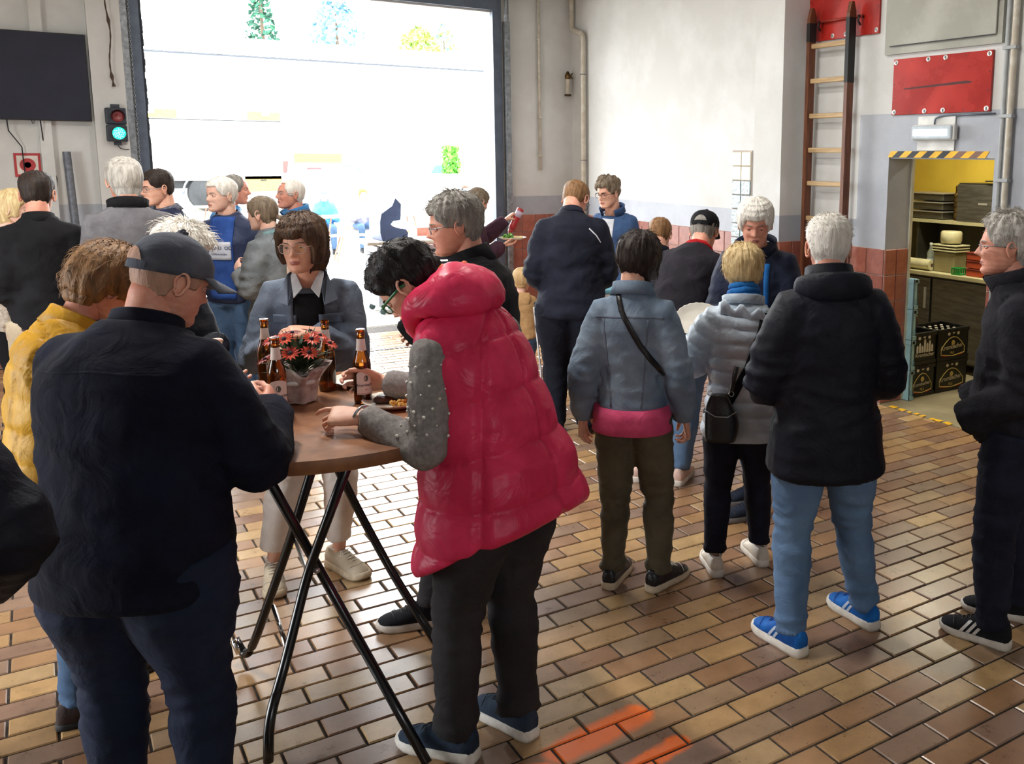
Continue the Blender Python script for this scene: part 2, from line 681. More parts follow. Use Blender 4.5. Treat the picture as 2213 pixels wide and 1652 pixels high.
wall_tiles(wall_right, XR, 'y', KY1, 5.99, -1)
wall_tiles(wall_right, XR, 'y', 6.35, 7.3, -1, 0.19)
wall_tiles(wall_right, 5.99, 'x', 5.21, XR, -1, 0.145)
wall_tiles(wall_right, 5.21, 'y', 5.99, 6.35, -1)
wall_tiles(wall_right, KY1, 'x', XR, KX - 0.02, -1, 0.13)
wall_tiles(wall_right, XR, 'y', 7.3, YB, -1, 0.193)
wall_tiles(wall_right, XR, 'y', 1.0, KY0, -1, 0.19)
wall_tiles(wall_back, YB, 'x', DX1 + 0.14, XR, -1, 0.175)
wall_tiles(wall_back, YB, 'x', -0.5, 0.5, -1, 0.2)

# ---- bay door: tracks, lintel rail, chain
fr = MB()
fr.box(DX0 - 0.05, DX0 + 0.035, YB - 0.05, YB + 0.03, 0, DZ + 0.3)
fr.box(DX1 - 0.03, DX1 + 0.075, YB - 0.05, YB + 0.03, 0, DZ + 0.3)
fr.box(DX0, DX1, YB - 0.06, YB + 0.02, DZ + 0.02, DZ + 0.16)
t1 = struct('trim_1', fr, DARKFR)
rl = MB()
for x in (DX0 - 0.10, DX1 + 0.125):
    rl.box(x - 0.03, x + 0.03, YB - 0.11, YB - 0.04, 0, DZ - 0.1)
    rl.tube(path([(x, YB - 0.08, DZ - 0.1), (x, YB - 0.08, DZ + 0.32), (x, YB - 0.6, DZ + 0.36), (x, YB - 3, DZ + 0.38)], 0.35, 8), 0.03, 8)
struct('trim_2', rl, GALV)
sl = MB()
for i in range(3):                         # raised door leaf under the ceiling
    sl.box(DX0 + 0.02, DX1 - 0.02, YB - 1.0 - i * 0.62 - 0.6, YB - 1.0 - i * 0.62, DZ + 0.36, DZ + 0.40)
d1 = struct('door_1', MB().box(DX0 + 0.02, DX1 - 0.02, YB - 0.42, YB - 0.06, DZ + 0.24, DZ + 0.30), WHITEP)
for i in range(3):
    MB().box(DX0 + 0.02, DX1 - 0.02, YB - 1.06 - i * 0.62, YB - 0.48 - i * 0.62, DZ + 0.36, DZ + 0.40).build('door_panel', WHITEP, d1)
# rubber edge, ragged, along the left jamb
e = MB()
for i in range(60):
    z = i * 0.06
    e.box(DX0 + 0.03, DX0 + 0.055 + 0.012 * rng.random(), YB + 0.01, YB + 0.03, z, z + 0.062)
struct('trim_3', e, mat('door_rubber', rgb(60, 66, 72), 0.8))
# hoist chain in front of the left track: links one by one
ch = empty('hoist_chain', (DX0 - 0.055, YB - 0.09, 1.7))
tag(ch, 'grey steel hoist chain hanging beside the left bay door track', 'chain')
lk = MB()
ring = [(0.008 * math.cos(a), 0, 0.0145 * math.sin(a)) for a in [2 * math.pi * i / 8 for i in range(8)]]
lk.tube(ring, 0.0035, 5, closed=True)
lme = lk.mesh('chain_link')
lme.materials.append(GALV)
for i in range(88):
    o = bpy.data.objects.new('chain_link', lme)
    o.location = (0, 0, 0.021 * i)
    o.rotation_euler = (0, 0, 0 if i % 2 else math.pi / 2)
    o.parent = ch
    COL.objects.link(o)

# ---- drain slot in the hall floor
dr = MB()
for i in range(60):
    x = 1.2 + i * 0.05
    dr.box(x, x + 0.028, 9.17, 9.23, -0.004, 0.0045)
tag(dr.build('floor_drain', mat('drain_slots', rgb(60, 62, 64), 0.5, metal=0.6)), 'long slotted drain set in the floor before the bay door', 'drain', kind='structure')

# ---- outside ground and low wall
PAVE = mat('outside_paving', rgb(196, 192, 184), 0.85, rgb(170, 166, 158), 1.2, 0.6, bump=0.2, bscale=30)
struct('ground_outside', MB().box(-40, 60, YB + TH, 120, -0.12, -0.012).box(-40, XL - 0.0, -20, YB + TH, -0.12, -0.012), PAVE)
pv = MB()
for j in range(22):
    for i in range(26):
        x = 0.6 + i * 0.21 + (0.1 if j % 2 else 0)
        y = YB + 0.34 + j * 0.13
        pv.box(x, x + 0.2, y, y + 0.118, -0.03, -0.002 + rng.uniform(-.001, .001))
o = pv.build('paving_stones', mat('paving_stone', rgb(188, 182, 174), 0.85, rgb(160, 154, 146), 5), bpy.data.objects['ground_outside'])
o['kind'] = 'stuff'
struct('wall_yard', MB().box(3, 40, 38, 38.4, -0.1, 1.1), mat('yard_wall_render', rgb(228, 228, 224), 0.85))

# ---- kitchen behind the doorway
YEL = mat('yellow_wall_paint', rgb(214, 184, 66), 0.7, rgb(200, 170, 58), 1.5)
KFLOOR = mat('kitchen_floor_coating', rgb(150, 140, 112), 0.5, rgb(128, 118, 92), 3)
KX1, KYA, KYB, KH = 7.75, 3.2, 7.6, 2.6
struct('floor_kitchen', MB().box(XR + 0.02, KX1, KYA, KYB, -0.1, -0.003), KFLOOR)
struct('wall_kitchen_back', MB().box(KX1, KX1 + 0.15, KYA - 0.1, KYB + 0.1, -0.1, KH), YEL)
struct('wall_kitchen_left', MB().box(KX, KX1, KYB, KYB + 0.15, -0.1, KH), YEL)
struct('wall_kitchen_right', MB().box(KX, KX1, KYA - 0.15, KYA, -0.1, KH), YEL)
struct('ceiling_kitchen', MB().box(KX, KX1, KYA, KYB, KH, KH + 0.1), WHITEP)
struct('trim_4', MB().box(XR + 0.02, KX - 0.0, KY0 + 0.0, KY1, KZ - 0.012, KZ - 0.001), GREY)
struct('trim_5', MB().box(KX - 0.018, KX + 0.012, KY1 - 0.012, KY1 + 0.004, 0, KZ), mat('jamb_bead', rgb(196, 192, 170), 0.5))
kl = bpy.data.lights.new('kitchen_tube_light', 'AREA')
kl.shape = 'RECTANGLE'
kl.size, kl.size_y = 0.25, 1.3
kl.energy = 17
kl.color = (1.0, 0.93, 0.72)
klo = bpy.data.objects.new('kitchen_tube_light', kl)
klo.location = (6.7, 5.2, KH - 0.06)
COL.objects.link(klo)

# ---- added fill lamps out of view, to brighten table, floor and heads
for (lx, ly) in ((0.4, 4.6), (2.9, 4.6), (1.6, 7.6)):
    t = empty('fill_lamp', (lx, ly, ZC - 0.02))
    tag(t, 'long white fill lamp added over %s' % {(0.4, 4.6): 'the round table', (2.9, 4.6): 'the waiting line', (1.6, 7.6): 'the bay door'}[(lx, ly)], 'lamp', 'added fill lamps')
    MB().box(-0.08, 0.08, -0.65, 0.65, -0.06, 0.0, bev=0.006).build('housing', WHITEP, t)
    MB().box(-0.07, 0.07, -0.63, 0.63, -0.075, -0.06, bev=0.006).build('diffuser', mat('fill_lamp_diffuser', rgb(240, 240, 236), 0.4, emit=(1, 0.97, 0.92, 1), estr=2.0), t)
    al = bpy.data.lights.new('fill_light', 'AREA')
    al.shape = 'RECTANGLE'
    al.size, al.size_y = 0.14, 1.25
    al.energy = 48 if lx < 1 else 17
    al.color = (1.0, 0.96, 0.9)
    alo = bpy.data.objects.new('fill_light', al)
    alo.location = (lx, ly, ZC - 0.105)
    COL.objects.link(alo)
# ================================================================== things on the walls
RED = mat('red_lacquer', rgb(186, 44, 34), 0.28, rgb(150, 30, 24), 3, 0.7, bump=0.06, bscale=12, rvar=0.1)
SCREW = mat('bright_screw', rgb(206, 204, 198), 0.3, metal=0.7)
HATCH = mat('grey_green_hatch_paint', rgb(168, 168, 158), 0.4, rgb(150, 150, 140), 3)
SCREEN = mat('tv_glass', rgb(44, 46, 60), 0.55, rgb(38, 40, 52), 2, spec=0.25)
WOOD = mat('dark_ladder_wood', rgb(122, 70, 42), 0.5, rgb(70, 38, 24), 9, 0.9, stretch=(6, 6, 0.5), bump=0.2, bscale=40)
RUNGW = mat('pale_rung_wood', rgb(196, 168, 126), 0.6, rgb(160, 130, 92), 10, 0.8, stretch=(1, 0.3, 6), bump=0.15)
BRASS = mat('old_brass', rgb(140, 112, 62), 0.4, rgb(70, 54, 32), 30, metal=0.8)

# ---- screen on the left
t = empty('wall_screen', (-0.18, YB - 0.06, 2.61))
tag(t, 'large switched-off black television on the left wall', 'television')
MB().box(-0.66, 0.66, -0.05, -0.012, -0.385, 0.385, bev=0.006).build('casing', BLACK, t)
MB().box(-0.65, 0.65, -0.053, -0.0505, -0.375, 0.375).build('screen', SCREEN, t)
MB().box(-0.2, 0.2, -0.012, 0.06, -0.15, 0.15).build('bracket', METALG, t)
for k, (x0, x1, zb) in enumerate(((0.02, 0.055, -1.25), (0.265, 0.29, -1.1))):
    mb = MB().tube([(x0, -0.03, -0.38), (x0 + 0.005, -0.01, -0.48), (x0 + (0.09 if k == 0 else 0.01), 0.03, -0.62), (x1 + 0.06, 0.035, -0.9), (x1 + 0.04, 0.035, zb)], 0.005, 6)
    mb.build('cable', BLACK, t, smooth=True)
MB().tube([(0.2, -0.03, -0.38), (0.205, -0.02, -0.41), (0.215, -0.02, -0.415), (0.222, -0.02, -0.38)], 0.003, 6).build('hook', BLACK, t)

# ---- red ring sign
t = empty('ring_sign', (-0.04, YB - 0.006, 1.83))
tag(t, 'square white sign with red border and red ring below the television', 'sign')
MB().box(-0.10, 0.10, -0.004, 0.004, -0.105, 0.105).build('plate', mat('sign_white', rgb(222, 214, 204), 0.5), t)
SRED = mat('sign_red', rgb(178, 54, 58), 0.5)
b = MB()
for x0, x1, z0, z1 in ((-0.1, 0.1, 0.083, 0.105), (-0.1, 0.1, -0.105, -0.083), (-0.1, -0.08, -0.083, 0.083), (0.08, 0.1, -0.083, 0.083)):
    b.box(x0, x1, -0.0065, -0.004, z0, z1)
b.build('border', SRED, t)
ax = Matrix.Rotation(rad(90), 3, 'X')
MB().lathe([(0.026, 0.004), (0.026, 0.0075), (0.060, 0.0075), (0.060, 0.004)], 32, (0, 0, 0), axis=ax).build('ring', SRED, t)

# ---- traffic light
t = empty('traffic_light', (0.665, YB - 0.12, 2.2))
tag(t, 'two-lamp traffic light beside the bay door showing green', 'traffic light')
TLB = mat('dark_lamp_housing', rgb(46, 52, 62), 0.5)
MB().box(-0.035, 0.035, -0.05, 0.0, 0.155, 0.185).build('top_bracket', TLB, t)
MB().box(-0.03, 0.03, -0.05, 0.0, -0.185, -0.155).build('bottom_bracket', TLB, t)
for nm, zc, lm in (('red_lamp', 0.078, mat('red_lens_off', rgb(140, 58, 58), 0.3)), ('green_lamp', -0.078, mat('green_lens_lit', rgb(20, 160, 90), 0.3, emit=(0.02, 0.85, 0.38, 1), estr=0.9))):
    p = MB().box(-0.085, 0.085, -0.09, 0.0, zc - 0.074, zc + 0.074, bev=0.012).build(nm, TLB, t)
    MB().lathe([(0.0, 0.089), (0.03, 0.101), (0.052, 0.097), (0.056, 0.088)], 24, (0.012, 0, zc), axis=ax).build('lens', lm, p, smooth=True)
    v = MB()
    rr = []
    for d0, r in ((0.085, 0.062), (0.16, 0.060), (0.16, 0.056), (0.085, 0.058)):
        rr.append([(0.012 + r * math.cos(a), -d0 + 0.03 * (1 - math.sin(a)) * 0.5 * (d0 > 0.1), zc + r * math.sin(a)) for a in [rad(-30 + 240 * j / 20) for j in range(21)]])
    for i in range(4):
        i2 = (i + 1) % 4
        v.add(rr[i] + rr[i2], [(j, j + 1, 21 + j + 1, 21 + j) for j in range(20)])
    v.build('visor', TLB, p, smooth=True)
    if nm == 'green_lamp':
        g = MB()
        for k in range(26):
            a, r = k * 2.4, 0.009 * math.sqrt(k)
            g.box(0.012 + r * math.cos(a) - 0.004, 0.012 + r * math.cos(a) + 0.004, -0.1065, -0.1030, zc + r * math.sin(a) - 0.004, zc + r * math.sin(a) + 0.004)
        o = g.build('diodes', mat('green_diode', rgb(160, 255, 220), 0.3, emit=(0.35, 1.0, 0.8, 1), estr=1.2), p)
        o['kind'] = 'stuff'
MB().tube([(0, -0.03, -0.185), (0.02, -0.02, -0.215), (0.06, -0.01, -0.225), (0.09, -0.01, -0.222)], 0.004, 6).build('cable', BLACK, t, smooth=True)

# ---- hanging rope with knots
pts = [(0.665 + 0.012 * math.sin(i * 0.5) - 0.0 * i, YB - 0.16, 4.3 - i * 0.045) for i in range(40)]
mb = MB().tube(pts, [0.0055 + 0.0022 * (i % 2) + (0.010 if i in (26, 39, 37) else 0) for i in range(40)], 6)
tag(mb.build('pull_rope', mat('brown_rope', rgb(82, 66, 54), 0.9, bump=0.4), None, smooth=True), 'knotted brown pull rope hanging above the traffic light', 'rope')

# ---- leaning pole and small lantern
t = MB().tube([(0.31, YB - 0.22, 0.02), (0.26, YB - 0.10, 1.95)], 0.034, 12)
tag(t.build('steel_pole', mat('zinc_pole', rgb(120, 124, 132), 0.5, rgb(90, 94, 102), 30, 0.8, metal=0.4), None, smooth='auto'), 'grey galvanised pole leaning against the left wall', 'pole')
t = empty('key_box', (0.655, YB - 0.12, 1.66))
tag(t, 'small dark wall box with hanger behind the tall grey-haired man', 'box')
MB().box(-0.05, 0.05, -0.06, 0, -0.1, 0.08, bev=0.008).build('housing', TLB, t)
MB().tube([(-0.02, -0.03, 0.08), (-0.02, -0.03, 0.13), (0.02, -0.03, 0.13), (0.02, -0.03, 0.08)], 0.006, 6).build('hanger', TLB, t)

# ---- conduit with clips right of the bay door, drain pipe in the corner, hose valve
t = empty('conduit', (5.045, YB - 0.03, 0))
tag(t, 'thin white conduit with clips on the wall right of the bay door', 'pipe')
MB().tube([(0, 0, 1.78), (0, 0, 4.38)], 0.016, 10).build('tube', CREAM, t, smooth=True)
for z in (1.95, 2.4, 2.85, 3.3, 3.75):
    MB().box(-0.021, 0.021, -0.019, 0.03, z - 0.012, z + 0.012, bev=0.004).build('clip', CREAM, t)
t = empty('drain_pipe', (5.42, 9.95, 0))
tag(t, 'cream drain pipe with an offset bend in the corner', 'pipe')
MB().tube(path([(0.03, 0.16, 4.38), (0.03, 0.16, 3.44), (0.03, -0.12, 3.36), (0.03, -0.12, 0.05)], 0.06), 0.030, 14).build('tube', CREAM, t, smooth=True)
for z in (2.9, 1.9):
    MB().tube([(0.03 + 0.034 * math.cos(a), -0.12 + 0.034 * math.sin(a), z) for a in [2 * math.pi * j / 14 for j in range(14)]], 0.006, 6, closed=True).build('pipe_clamp', GALV, t)
t = empty('hose_valve', (5.40, YB - 0.08, 2.66))
tag(t, 'old brass valve with short white pipe stub in the corner', 'valve')
MB().tube([(0, 0, 0.02), (0, 0, 0.20)], 0.028, 14).build('stub', CREAM, t, smooth='auto')
MB().lathe([(0.036, 0), (0.042, 0.006), (0.042, 0.018), (0.036, 0.024)], 18).build('end_ring', mat('dark_ring', rgb(84, 72, 60), 0.5, metal=0.6), t)
MB().lathe([(0.026, 0.20), (0.036, 0.215), (0.036, 0.25), (0.024, 0.265), (0.014, 0.29), (0.001, 0.295)], 18).build('body', BRASS, t, smooth='auto')
MB().tube([(0, 0, 0.245), (0.04, 0.03, 0.25), (0.06, 0.07, 0.255)], 0.014, 10).build('elbow', BRASS, t, smooth=True)
MB().tube([(0.05, -0.02, 0.27), (0.03, -0.02, 0.235), (0.05, -0.025, 0.205)], 0.008, 8).build('lever', BRASS, t, smooth=True)

# ---- glass block strip beside the pillar
w2 = struct('window_2', MB().box(5.492, 5.499, 6.715, 7.005, 0.93, 2.02), WGROUT)
GB = mat('glass_block', rgb(150, 166, 170), 0.12, rgb(104, 120, 126), 30, 0.8, bump=0.5, bscale=34, spec=0.8)
GBC = mat('cream_block', rgb(214, 208, 190), 0.35)
for i in range(8):
    for j in range(2):
        y, z = 6.722 + j * 0.139, 0.94 + i * 0.134
        m = GBC if i >= 6 else GB
        MB().box(5.478, 5.497, y, y + 0.132, z, z + 0.127, bev=0.006).build('glass_block', m, w2)

# ---- red panels with screws, steel hatch
def red_panel(y0, y1, z0, z1, label, slot=None):
    t = empty('red_board', (XR, (y0 + y1) / 2, (z0 + z1) / 2))
    tag(t, label, 'panel')
    hy, hz = (y1 - y0) / 2, (z1 - z0) / 2
    MB().box(-0.022, -0.002, -hy, hy, -hz, hz, bev=0.003).build('board', RED, t)
    ax_ = Matrix.Rotation(rad(-90), 3, 'Y')
    for (fy, fz) in ((-0.94, -0.9), (0.94, -0.9), (-0.94, 0.88), (0.94, 0.88), (0.25, 0.9), (-0.1, 0.9), (0.28, -0.9), (-0.1, -0.9)):
        s = MB().lathe([(0.019, 0.022), (0.019, 0.025), (0.011, 0.027)], 14, (0, fy * hy, fz * hz), axis=ax_)
        p = s.build('screw_washer', SCREW, t)
        MB().lathe([(0.009, 0.027), (0.007, 0.031), (0.001, 0.031)], 8, (0, fy * hy, fz * hz), axis=ax_).build('screw_head', GALV, p)
    for (fy, fz) in ((0.6, 0.9), (-0.5, 0.9), (-0.96, 0.3), (-0.96, -0.3), (0.6, -0.92), (-0.5, -0.92), (0.96, 0.1), (0.96, -0.4)):
        MB().lathe([(0.005, 0.0222), (0.005, 0.0226)], 8, (0, fy * hy, fz * hz), axis=ax_).build('drill_hole', BLACK, t)
    if slot:
        MB().prism([(0.75 * hy, -0.06 * hz), (0.75 * hy, -0.11 * hz), (-0.60 * hy, -0.03 * hz), (-0.66 * hy, 0.02 * hz), (-0.52 * hy, 0.06 * hz)], -0.0226, -0.022, lambda u, v, d: (d, u, v)).build('slot', mat('dark_slot', rgb(74, 14, 14), 0.6), t)
    return t


red_panel(4.14, 5.03, 2.288, 2.702, 'red screwed board with a long slot above the kitchen lamp', True)
rp2 = red_panel(5.20, 6.066 - 0.08, 2.914, 3.50, 'red screwed board behind the top of the ladder')
t = empty('wall_hatch', (XR, 4.6, 3.2))
tag(t, 'grey-green steel hatch door with hinge above the slotted red board', 'hatch')
MB().box(-0.03, 0, -0.53, 0.52, -0.46, 0.7).build('frame', HATCH, t)
MB().box(-0.048, -0.031, -0.49, 0.47, -0.40, 0.68, bev=0.004).build('door_leaf', HATCH, t)
h = MB().tube([(-0.055, -0.50, -0.17), (-0.055, -0.50, 0.03)], 0.013, 10).build('hinge', SCREW, t)
MB().box(-0.05, -0.03, -0.53, -0.47, -0.15, 0.01).build('hinge_leaf', HATCH, h)
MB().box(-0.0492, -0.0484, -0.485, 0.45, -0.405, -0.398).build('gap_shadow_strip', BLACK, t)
MB().box(5.24, 5.40, 5.9, 5.985, 3.60, 3.72).build('cable_bracket', BLACK).parent = None
tag(bpy.data.objects['cable_bracket'], 'small black bracket high on the pillar', 'bracket')

# ---- wooden ladder hung on the wall
t = empty('wooden_ladder', (5.40, 5.645, 0))
tag(t, 'old wooden ladder with dark stiles hanging on the right wall', 'ladder')
for sg, y0 in ((1, 0.225), (-1, -0.225)):
    poly = [(-0.035, 0.55), (0.035, 0.55), (0.035, 3.10), (0.012, 3.17), (-0.012, 3.17), (-0.035, 3.08)]
    MB().prism(poly, y0 - 0.018, y0 + 0.018, lambda u, v, d: (u, d, v)).build('stile', WOOD, t)
    MB().box(-0.037, 0.037, y0 - 0.0195, y0 + 0.0195, 2.90 if sg > 0 else 2.55, 3.05).build('burnt_wrap', mat('black_tape', rgb(26, 24, 24), 0.6), t)
for z in (2.864, 2.585, 2.301, 2.021, 1.747, 1.455, 1.17, 0.89):
    MB().box(-0.016, 0.016, -0.21, 0.21, z - 0.02, z + 0.02, bev=0.008).build('rung', RUNGW, t)
t = empty('ladder_hook', (XR - 0.024, 5.645, 3.06))
tag(t, 'steel bar with hooks carrying the ladder', 'hook')
MB().tube([(-0.03, -0.30, 0.0), (-0.03, 0.30, 0.0)], 0.010, 8).build('bar', mat('red_bar', rgb(150, 50, 36), 0.4), t, smooth=True)
for y in (-0.28, 0.17):
    MB().tube([(0.0, y, 0.0), (-0.05, y, 0.0), (-0.055, y, -0.04), (-0.03, y, -0.07)], 0.009, 8).build('hook_arm', BLACK, t, smooth=True)

# ---- emergency lamp above the kitchen door
t = empty('bulkhead_lamp', (XR - 0.003, 4.60, 2.145))
tag(t, 'lit white bulkhead lamp on a cream backing board above the kitchen doorway', 'lamp')
MB().box(-0.012, 0, -0.17, 0.17, -0.125, 0.125, bev=0.002).build('backing_board', WHITEP, t)
MB().box(-0.055, -0.012, -0.20, 0.19, -0.052, 0.062, bev=0.012).build('housing', WHITEP, t)
MB().box(-0.078, -0.055, -0.185, 0.175, -0.045, 0.055, bev=0.012).build('diffuser', mat('lamp_diffuser', rgb(176, 186, 192), 0.3, emit=(0.86, 0.95, 1, 1), estr=0.04), t)
for j in range(15):
    MB().box(-0.081, -0.0785, -0.155 + j * 0.021, -0.140 + j * 0.021, -0.018, 0.026).build('diode_bar', mat('lamp_diodes', rgb(255, 255, 255), 0.3, emit=(0.95, 1, 1, 1), estr=2.2), t)
MB().tube(path([(-0.03, 0.0, 0.062), (-0.03, 0.0, 0.11), (-0.012, -0.07, 0.125), (-0.012, -0.5, 0.128)], 0.03), 0.007, 8).build('cable', METALG, t, smooth=True)

# ---- conduits right of the doorway
t = empty('conduit', (XR - 0.016, 4.02, 0))
tag(t, 'pair of grey conduits with clips right of the kitchen doorway', 'pipe')
MB().tube([(-0.02, 0.0, 0.1), (-0.02, 0.0, 4.38)], 0.016, 10).build('tube', mat('light_grey_conduit', rgb(168, 172, 174), 0.5), t, smooth=True)
MB().tube([(-0.02, -0.055, 0.1), (-0.02, -0.055, 4.38)], 0.022, 10).build('tube', CREAM, t, smooth=True)
for z in (1.2, 1.82, 2.25, 2.7, 3.2):
    MB().box(-0.045, 0, -0.085, 0.022, z - 0.012, z + 0.012, bev=0.004).build('clip', MATS['light_grey_conduit'], t)

# ---- hazard tape over the doorway, worn tape on the sill
TYEL = mat('tape_yellow', rgb(240, 188, 40), 0.4, rgb(220, 168, 30), 20)
TBLK = mat('tape_black', rgb(40, 40, 44), 0.4)
t = empty('hazard_tape', (XR - 0.002, 4.6, 1.99))
tag(t, 'yellow and black hazard tape along the top of the kitchen doorway', 'tape')
n = 13
for i in range(n):
    a0, a1 = -0.465 + i * 0.93 / n, -0.465 + (i + 1) * 0.93 / n
    sk = 0.03
    P = [(a0 - sk, 0.026), (a1 - sk, 0.026), (a1 + sk, -0.022), (a0 + sk, -0.022)]
    P = [(max(-0.465, min(0.465, u)), v) for u, v in P]
    m = TYEL if i % 2 == 0 else (mat('tape_worn', rgb(128, 96, 80), 0.5) if i in (1, 3) else TBLK)
    MB().prism(P, -0.002, 0.0, lambda u, v, d: (d, u, v)).build('stripe', m, t)
mb = MB()
r_ = random.Random(5)
for i in range(26):
    y = 4.95 - i * 0.032
    if r_.random() < 0.25:
        continue
    mb.box(5.50 + r_.uniform(-.008, .008), 5.55 + r_.uniform(-.01, .01), y - 0.033, y, 0.0005, 0.0015)
tag(mb.build('sill_tape', TYEL), 'torn yellow tape on the kitchen doorway sill', 'tape', kind='stuff')

# ================================================================== kitchen things
STEEL = mat('brushed_steel', rgb(120, 118, 110), 0.35, rgb(96, 94, 86), 4, 0.6, metal=0.75, stretch=(1, 1, 8), bump=0.03)
DSTEEL = mat('dark_steel', rgb(70, 68, 60), 0.4, metal=0.6)
KBOARD = mat('pale_worktop', rgb(190, 182, 140), 0.5)
t = empty('kitchen_counter', (6.95, 5.9, 0))
tag(t, 'steel kitchen counter with two doors seen through the doorway', 'counter')
MB().box(0.02, 0.62, -1.6, 1.4, 0.08, 0.86).build('cabinet_body', DSTEEL, t)
MB().box(-0.02, 0.64, -1.62, 1.42, 0.86, 0.90, bev=0.006).build('worktop', KBOARD, t)
for k in range(4):
    d = MB().box(0.0, 0.02, -1.58 + k * 0.74, -0.87 + k * 0.74, 0.10, 0.84, bev=0.004).build('door', STEEL, t)
    MB().box(-0.02, 0.0, -1.54 + k * 0.74, -1.525 + k * 0.74, 0.55, 0.75).build('handle', SCREW, d)
t = empty('wall_shelf', (7.40, 5.9, 1.33))
tag(t, 'pale shelf board on brackets above the kitchen counter', 'shelf')
MB().box(-0.05, 0.34, -1.6, 1.3, 0, 0.03).build('board', KBOARD, t)
for y in (-0.55, 0.45):
    MB().box(-0.02, 0.34, y - 0.015, y + 0.015, -0.42, 0.0).build('bracket', DSTEEL, t)
MB().box(0.28, 0.34, -1.6, 1.3, -0.42, 0.0).build('back_panel', DSTEEL, t)
for k, z in enumerate((1.365, 1.455, 1.545)):
    t = empty('steel_tray', (7.55, 6.28, z))
    tag(t, ['lowest of three steel trays stacked on the kitchen shelf', 'middle of three steel trays stacked on the kitchen shelf', 'topmost of three steel trays stacked on the kitchen shelf'][k], 'tray', 'steel trays on the kitchen shelf')
    MB().box(-0.16, 0.16, -0.22, 0.22, 0, 0.066, bev=0.01).build('pan', STEEL, t)
    MB().box(-0.18, 0.18, -0.24, 0.24, 0.066, 0.078, bev=0.003).build('rim', SCREW, t)
t = empty('pump_flask', (7.50, 5.98, 1.36))
tag(t, 'brass-coloured pump flask beside the stacked trays', 'flask')
MB().lathe([(0.03, 0), (0.03, 0.18), (0.036, 0.2), (0.036, 0.25), (0.02, 0.27), (0.02, 0.33), (0.012, 0.34), (0.001, 0.34)], 16).build('body', BRASS, t, smooth='auto')
t = empty('steel_cabinet', (7.55, 5.58, 1.36))
tag(t, 'large plain steel box standing on the kitchen shelf', 'box')
MB().box(-0.18, 0.18, -0.36, 0.30, 0, 0.36, bev=0.006).build('casing', STEEL, t)
MB().box(-0.17, 0.17, -0.35, 0.29, 0.362, 0.372).build('lid', DSTEEL, t)
MB().box(-0.185, -0.18, -0.05, 0.05, 0.17, 0.19).build('handle', SCREW, t)
t = empty('baking_sheet', (7.5, 5.5, 1.75))
tag(t, 'dark baking sheet lying on top of the steel box', 'tray')
MB().box(-0.16, 0.2, -0.35, 0.05, 0.0, 0.012, bev=0.003).build('sheet', BLACK, t)
t = empty('storage_tub', (7.12, 5.72, 0.90))
tag(t, 'translucent tub with three stacked lids on the counter', 'tub')
PLY = mat('cloudy_plastic', rgb(206, 200, 160), 0.3, rgb(180, 174, 136), 6)
MB().box(-0.09, 0.09, -0.12, 0.12, 0, 0.19, bev=0.012).build('tub', mat('amber_cloudy_plastic', rgb(150, 140, 100), 0.3), t)
for k in range(3):
    MB().box(-0.105, 0.105, -0.14, 0.14, 0.195 + k * 0.026, 0.21 + k * 0.026, bev=0.005).build('lid', PLY, t)
MB().lathe([(0.09, 0.275), (0.10, 0.30), (0.10, 0.37), (0.09, 0.385), (0.001, 0.388)], 18).build('bowl', PLY, t, smooth='auto')
t = empty('water_bottle', (7.14, 5.97, 0.90))
tag(t, 'clear bottle with pale label next to the translucent tub', 'bottle')
MB().lathe([(0.035, 0), (0.035, 0.16), (0.015, 0.2), (0.013, 0.235)], 16).build('bottle_body', mat('clear_pet', rgb(180, 190, 180), 0.1, trans=0.6), t, smooth='auto')
MB().lathe([(0.036, 0.05), (0.036, 0.11)], 16).build('label', mat('pale_label', rgb(196, 210, 220), 0.5), t)
MB().lathe([(0.015, 0.235), (0.015, 0.255), (0.001, 0.256)], 12).build('bottle_cap', WHITEP, t)
t = empty('paper_roll', (7.02, 5.98, 0.955))
tag(t, 'long cream paper roll lying on the counter edge', 'paper roll')
ax_ = Matrix.Rotation(rad(90), 3, 'X')
MB().lathe([(0.018, -0.28), (0.052, -0.28), (0.052, 0.13), (0.018, 0.13)], 22, (0, 0, 0), axis=ax_).build('paper', PLY, t, smooth='auto')
MB().lathe([(0.012, -0.281), (0.018, -0.281), (0.018, 0.131), (0.012, 0.131)], 14, (0, 0, 0), axis=ax_).build('core', mat('cardboard', rgb(90, 64, 46), 0.8), t)
t = empty('green_basket', (7.0, 5.52, 0.90))
tag(t, 'small green plastic basket on the counter', 'basket')
GRN = mat('green_plastic', rgb(40, 140, 60), 0.4)
MB().box(-0.04, 0.04, -0.05, 0.05, 0, 0.012).build('bottom', GRN, t)
for s in (-1, 1):
    for k in range(5):
        MB().box(s * 0.04 - 0.004, s * 0.04 + 0.004, -0.05 + k * 0.0225, -0.04 + k * 0.0225, 0.012, 0.06).build('slat', GRN, t)
MB().tube([(-0.04, -0.05, 0.062), (0.04, -0.05, 0.062), (0.04, 0.05, 0.062), (-0.04, 0.05, 0.062)], 0.006, 6, closed=True).build('rim', GRN, t)
for k in range(3):
    t = empty('red_box', (7.12 + 0.0 * k, 5.28, 0.90 + k * 0.075))
    tag(t, ['bottom', 'middle', 'top'][k] + ' orange-red box of the small pile on the counter', 'box', 'orange-red boxes on the counter')
    MB().box(-0.12, 0.12, -0.14, 0.16, 0, 0.055, bev=0.006).build('carton', mat('orange_red_carton', rgb(176, 72, 40), 0.5), t)
    MB().box(-0.124, 0.124, -0.144, 0.164, 0.056, 0.070, bev=0.004).build('lid', mat('dark_red_carton', rgb(120, 40, 28), 0.5), t)


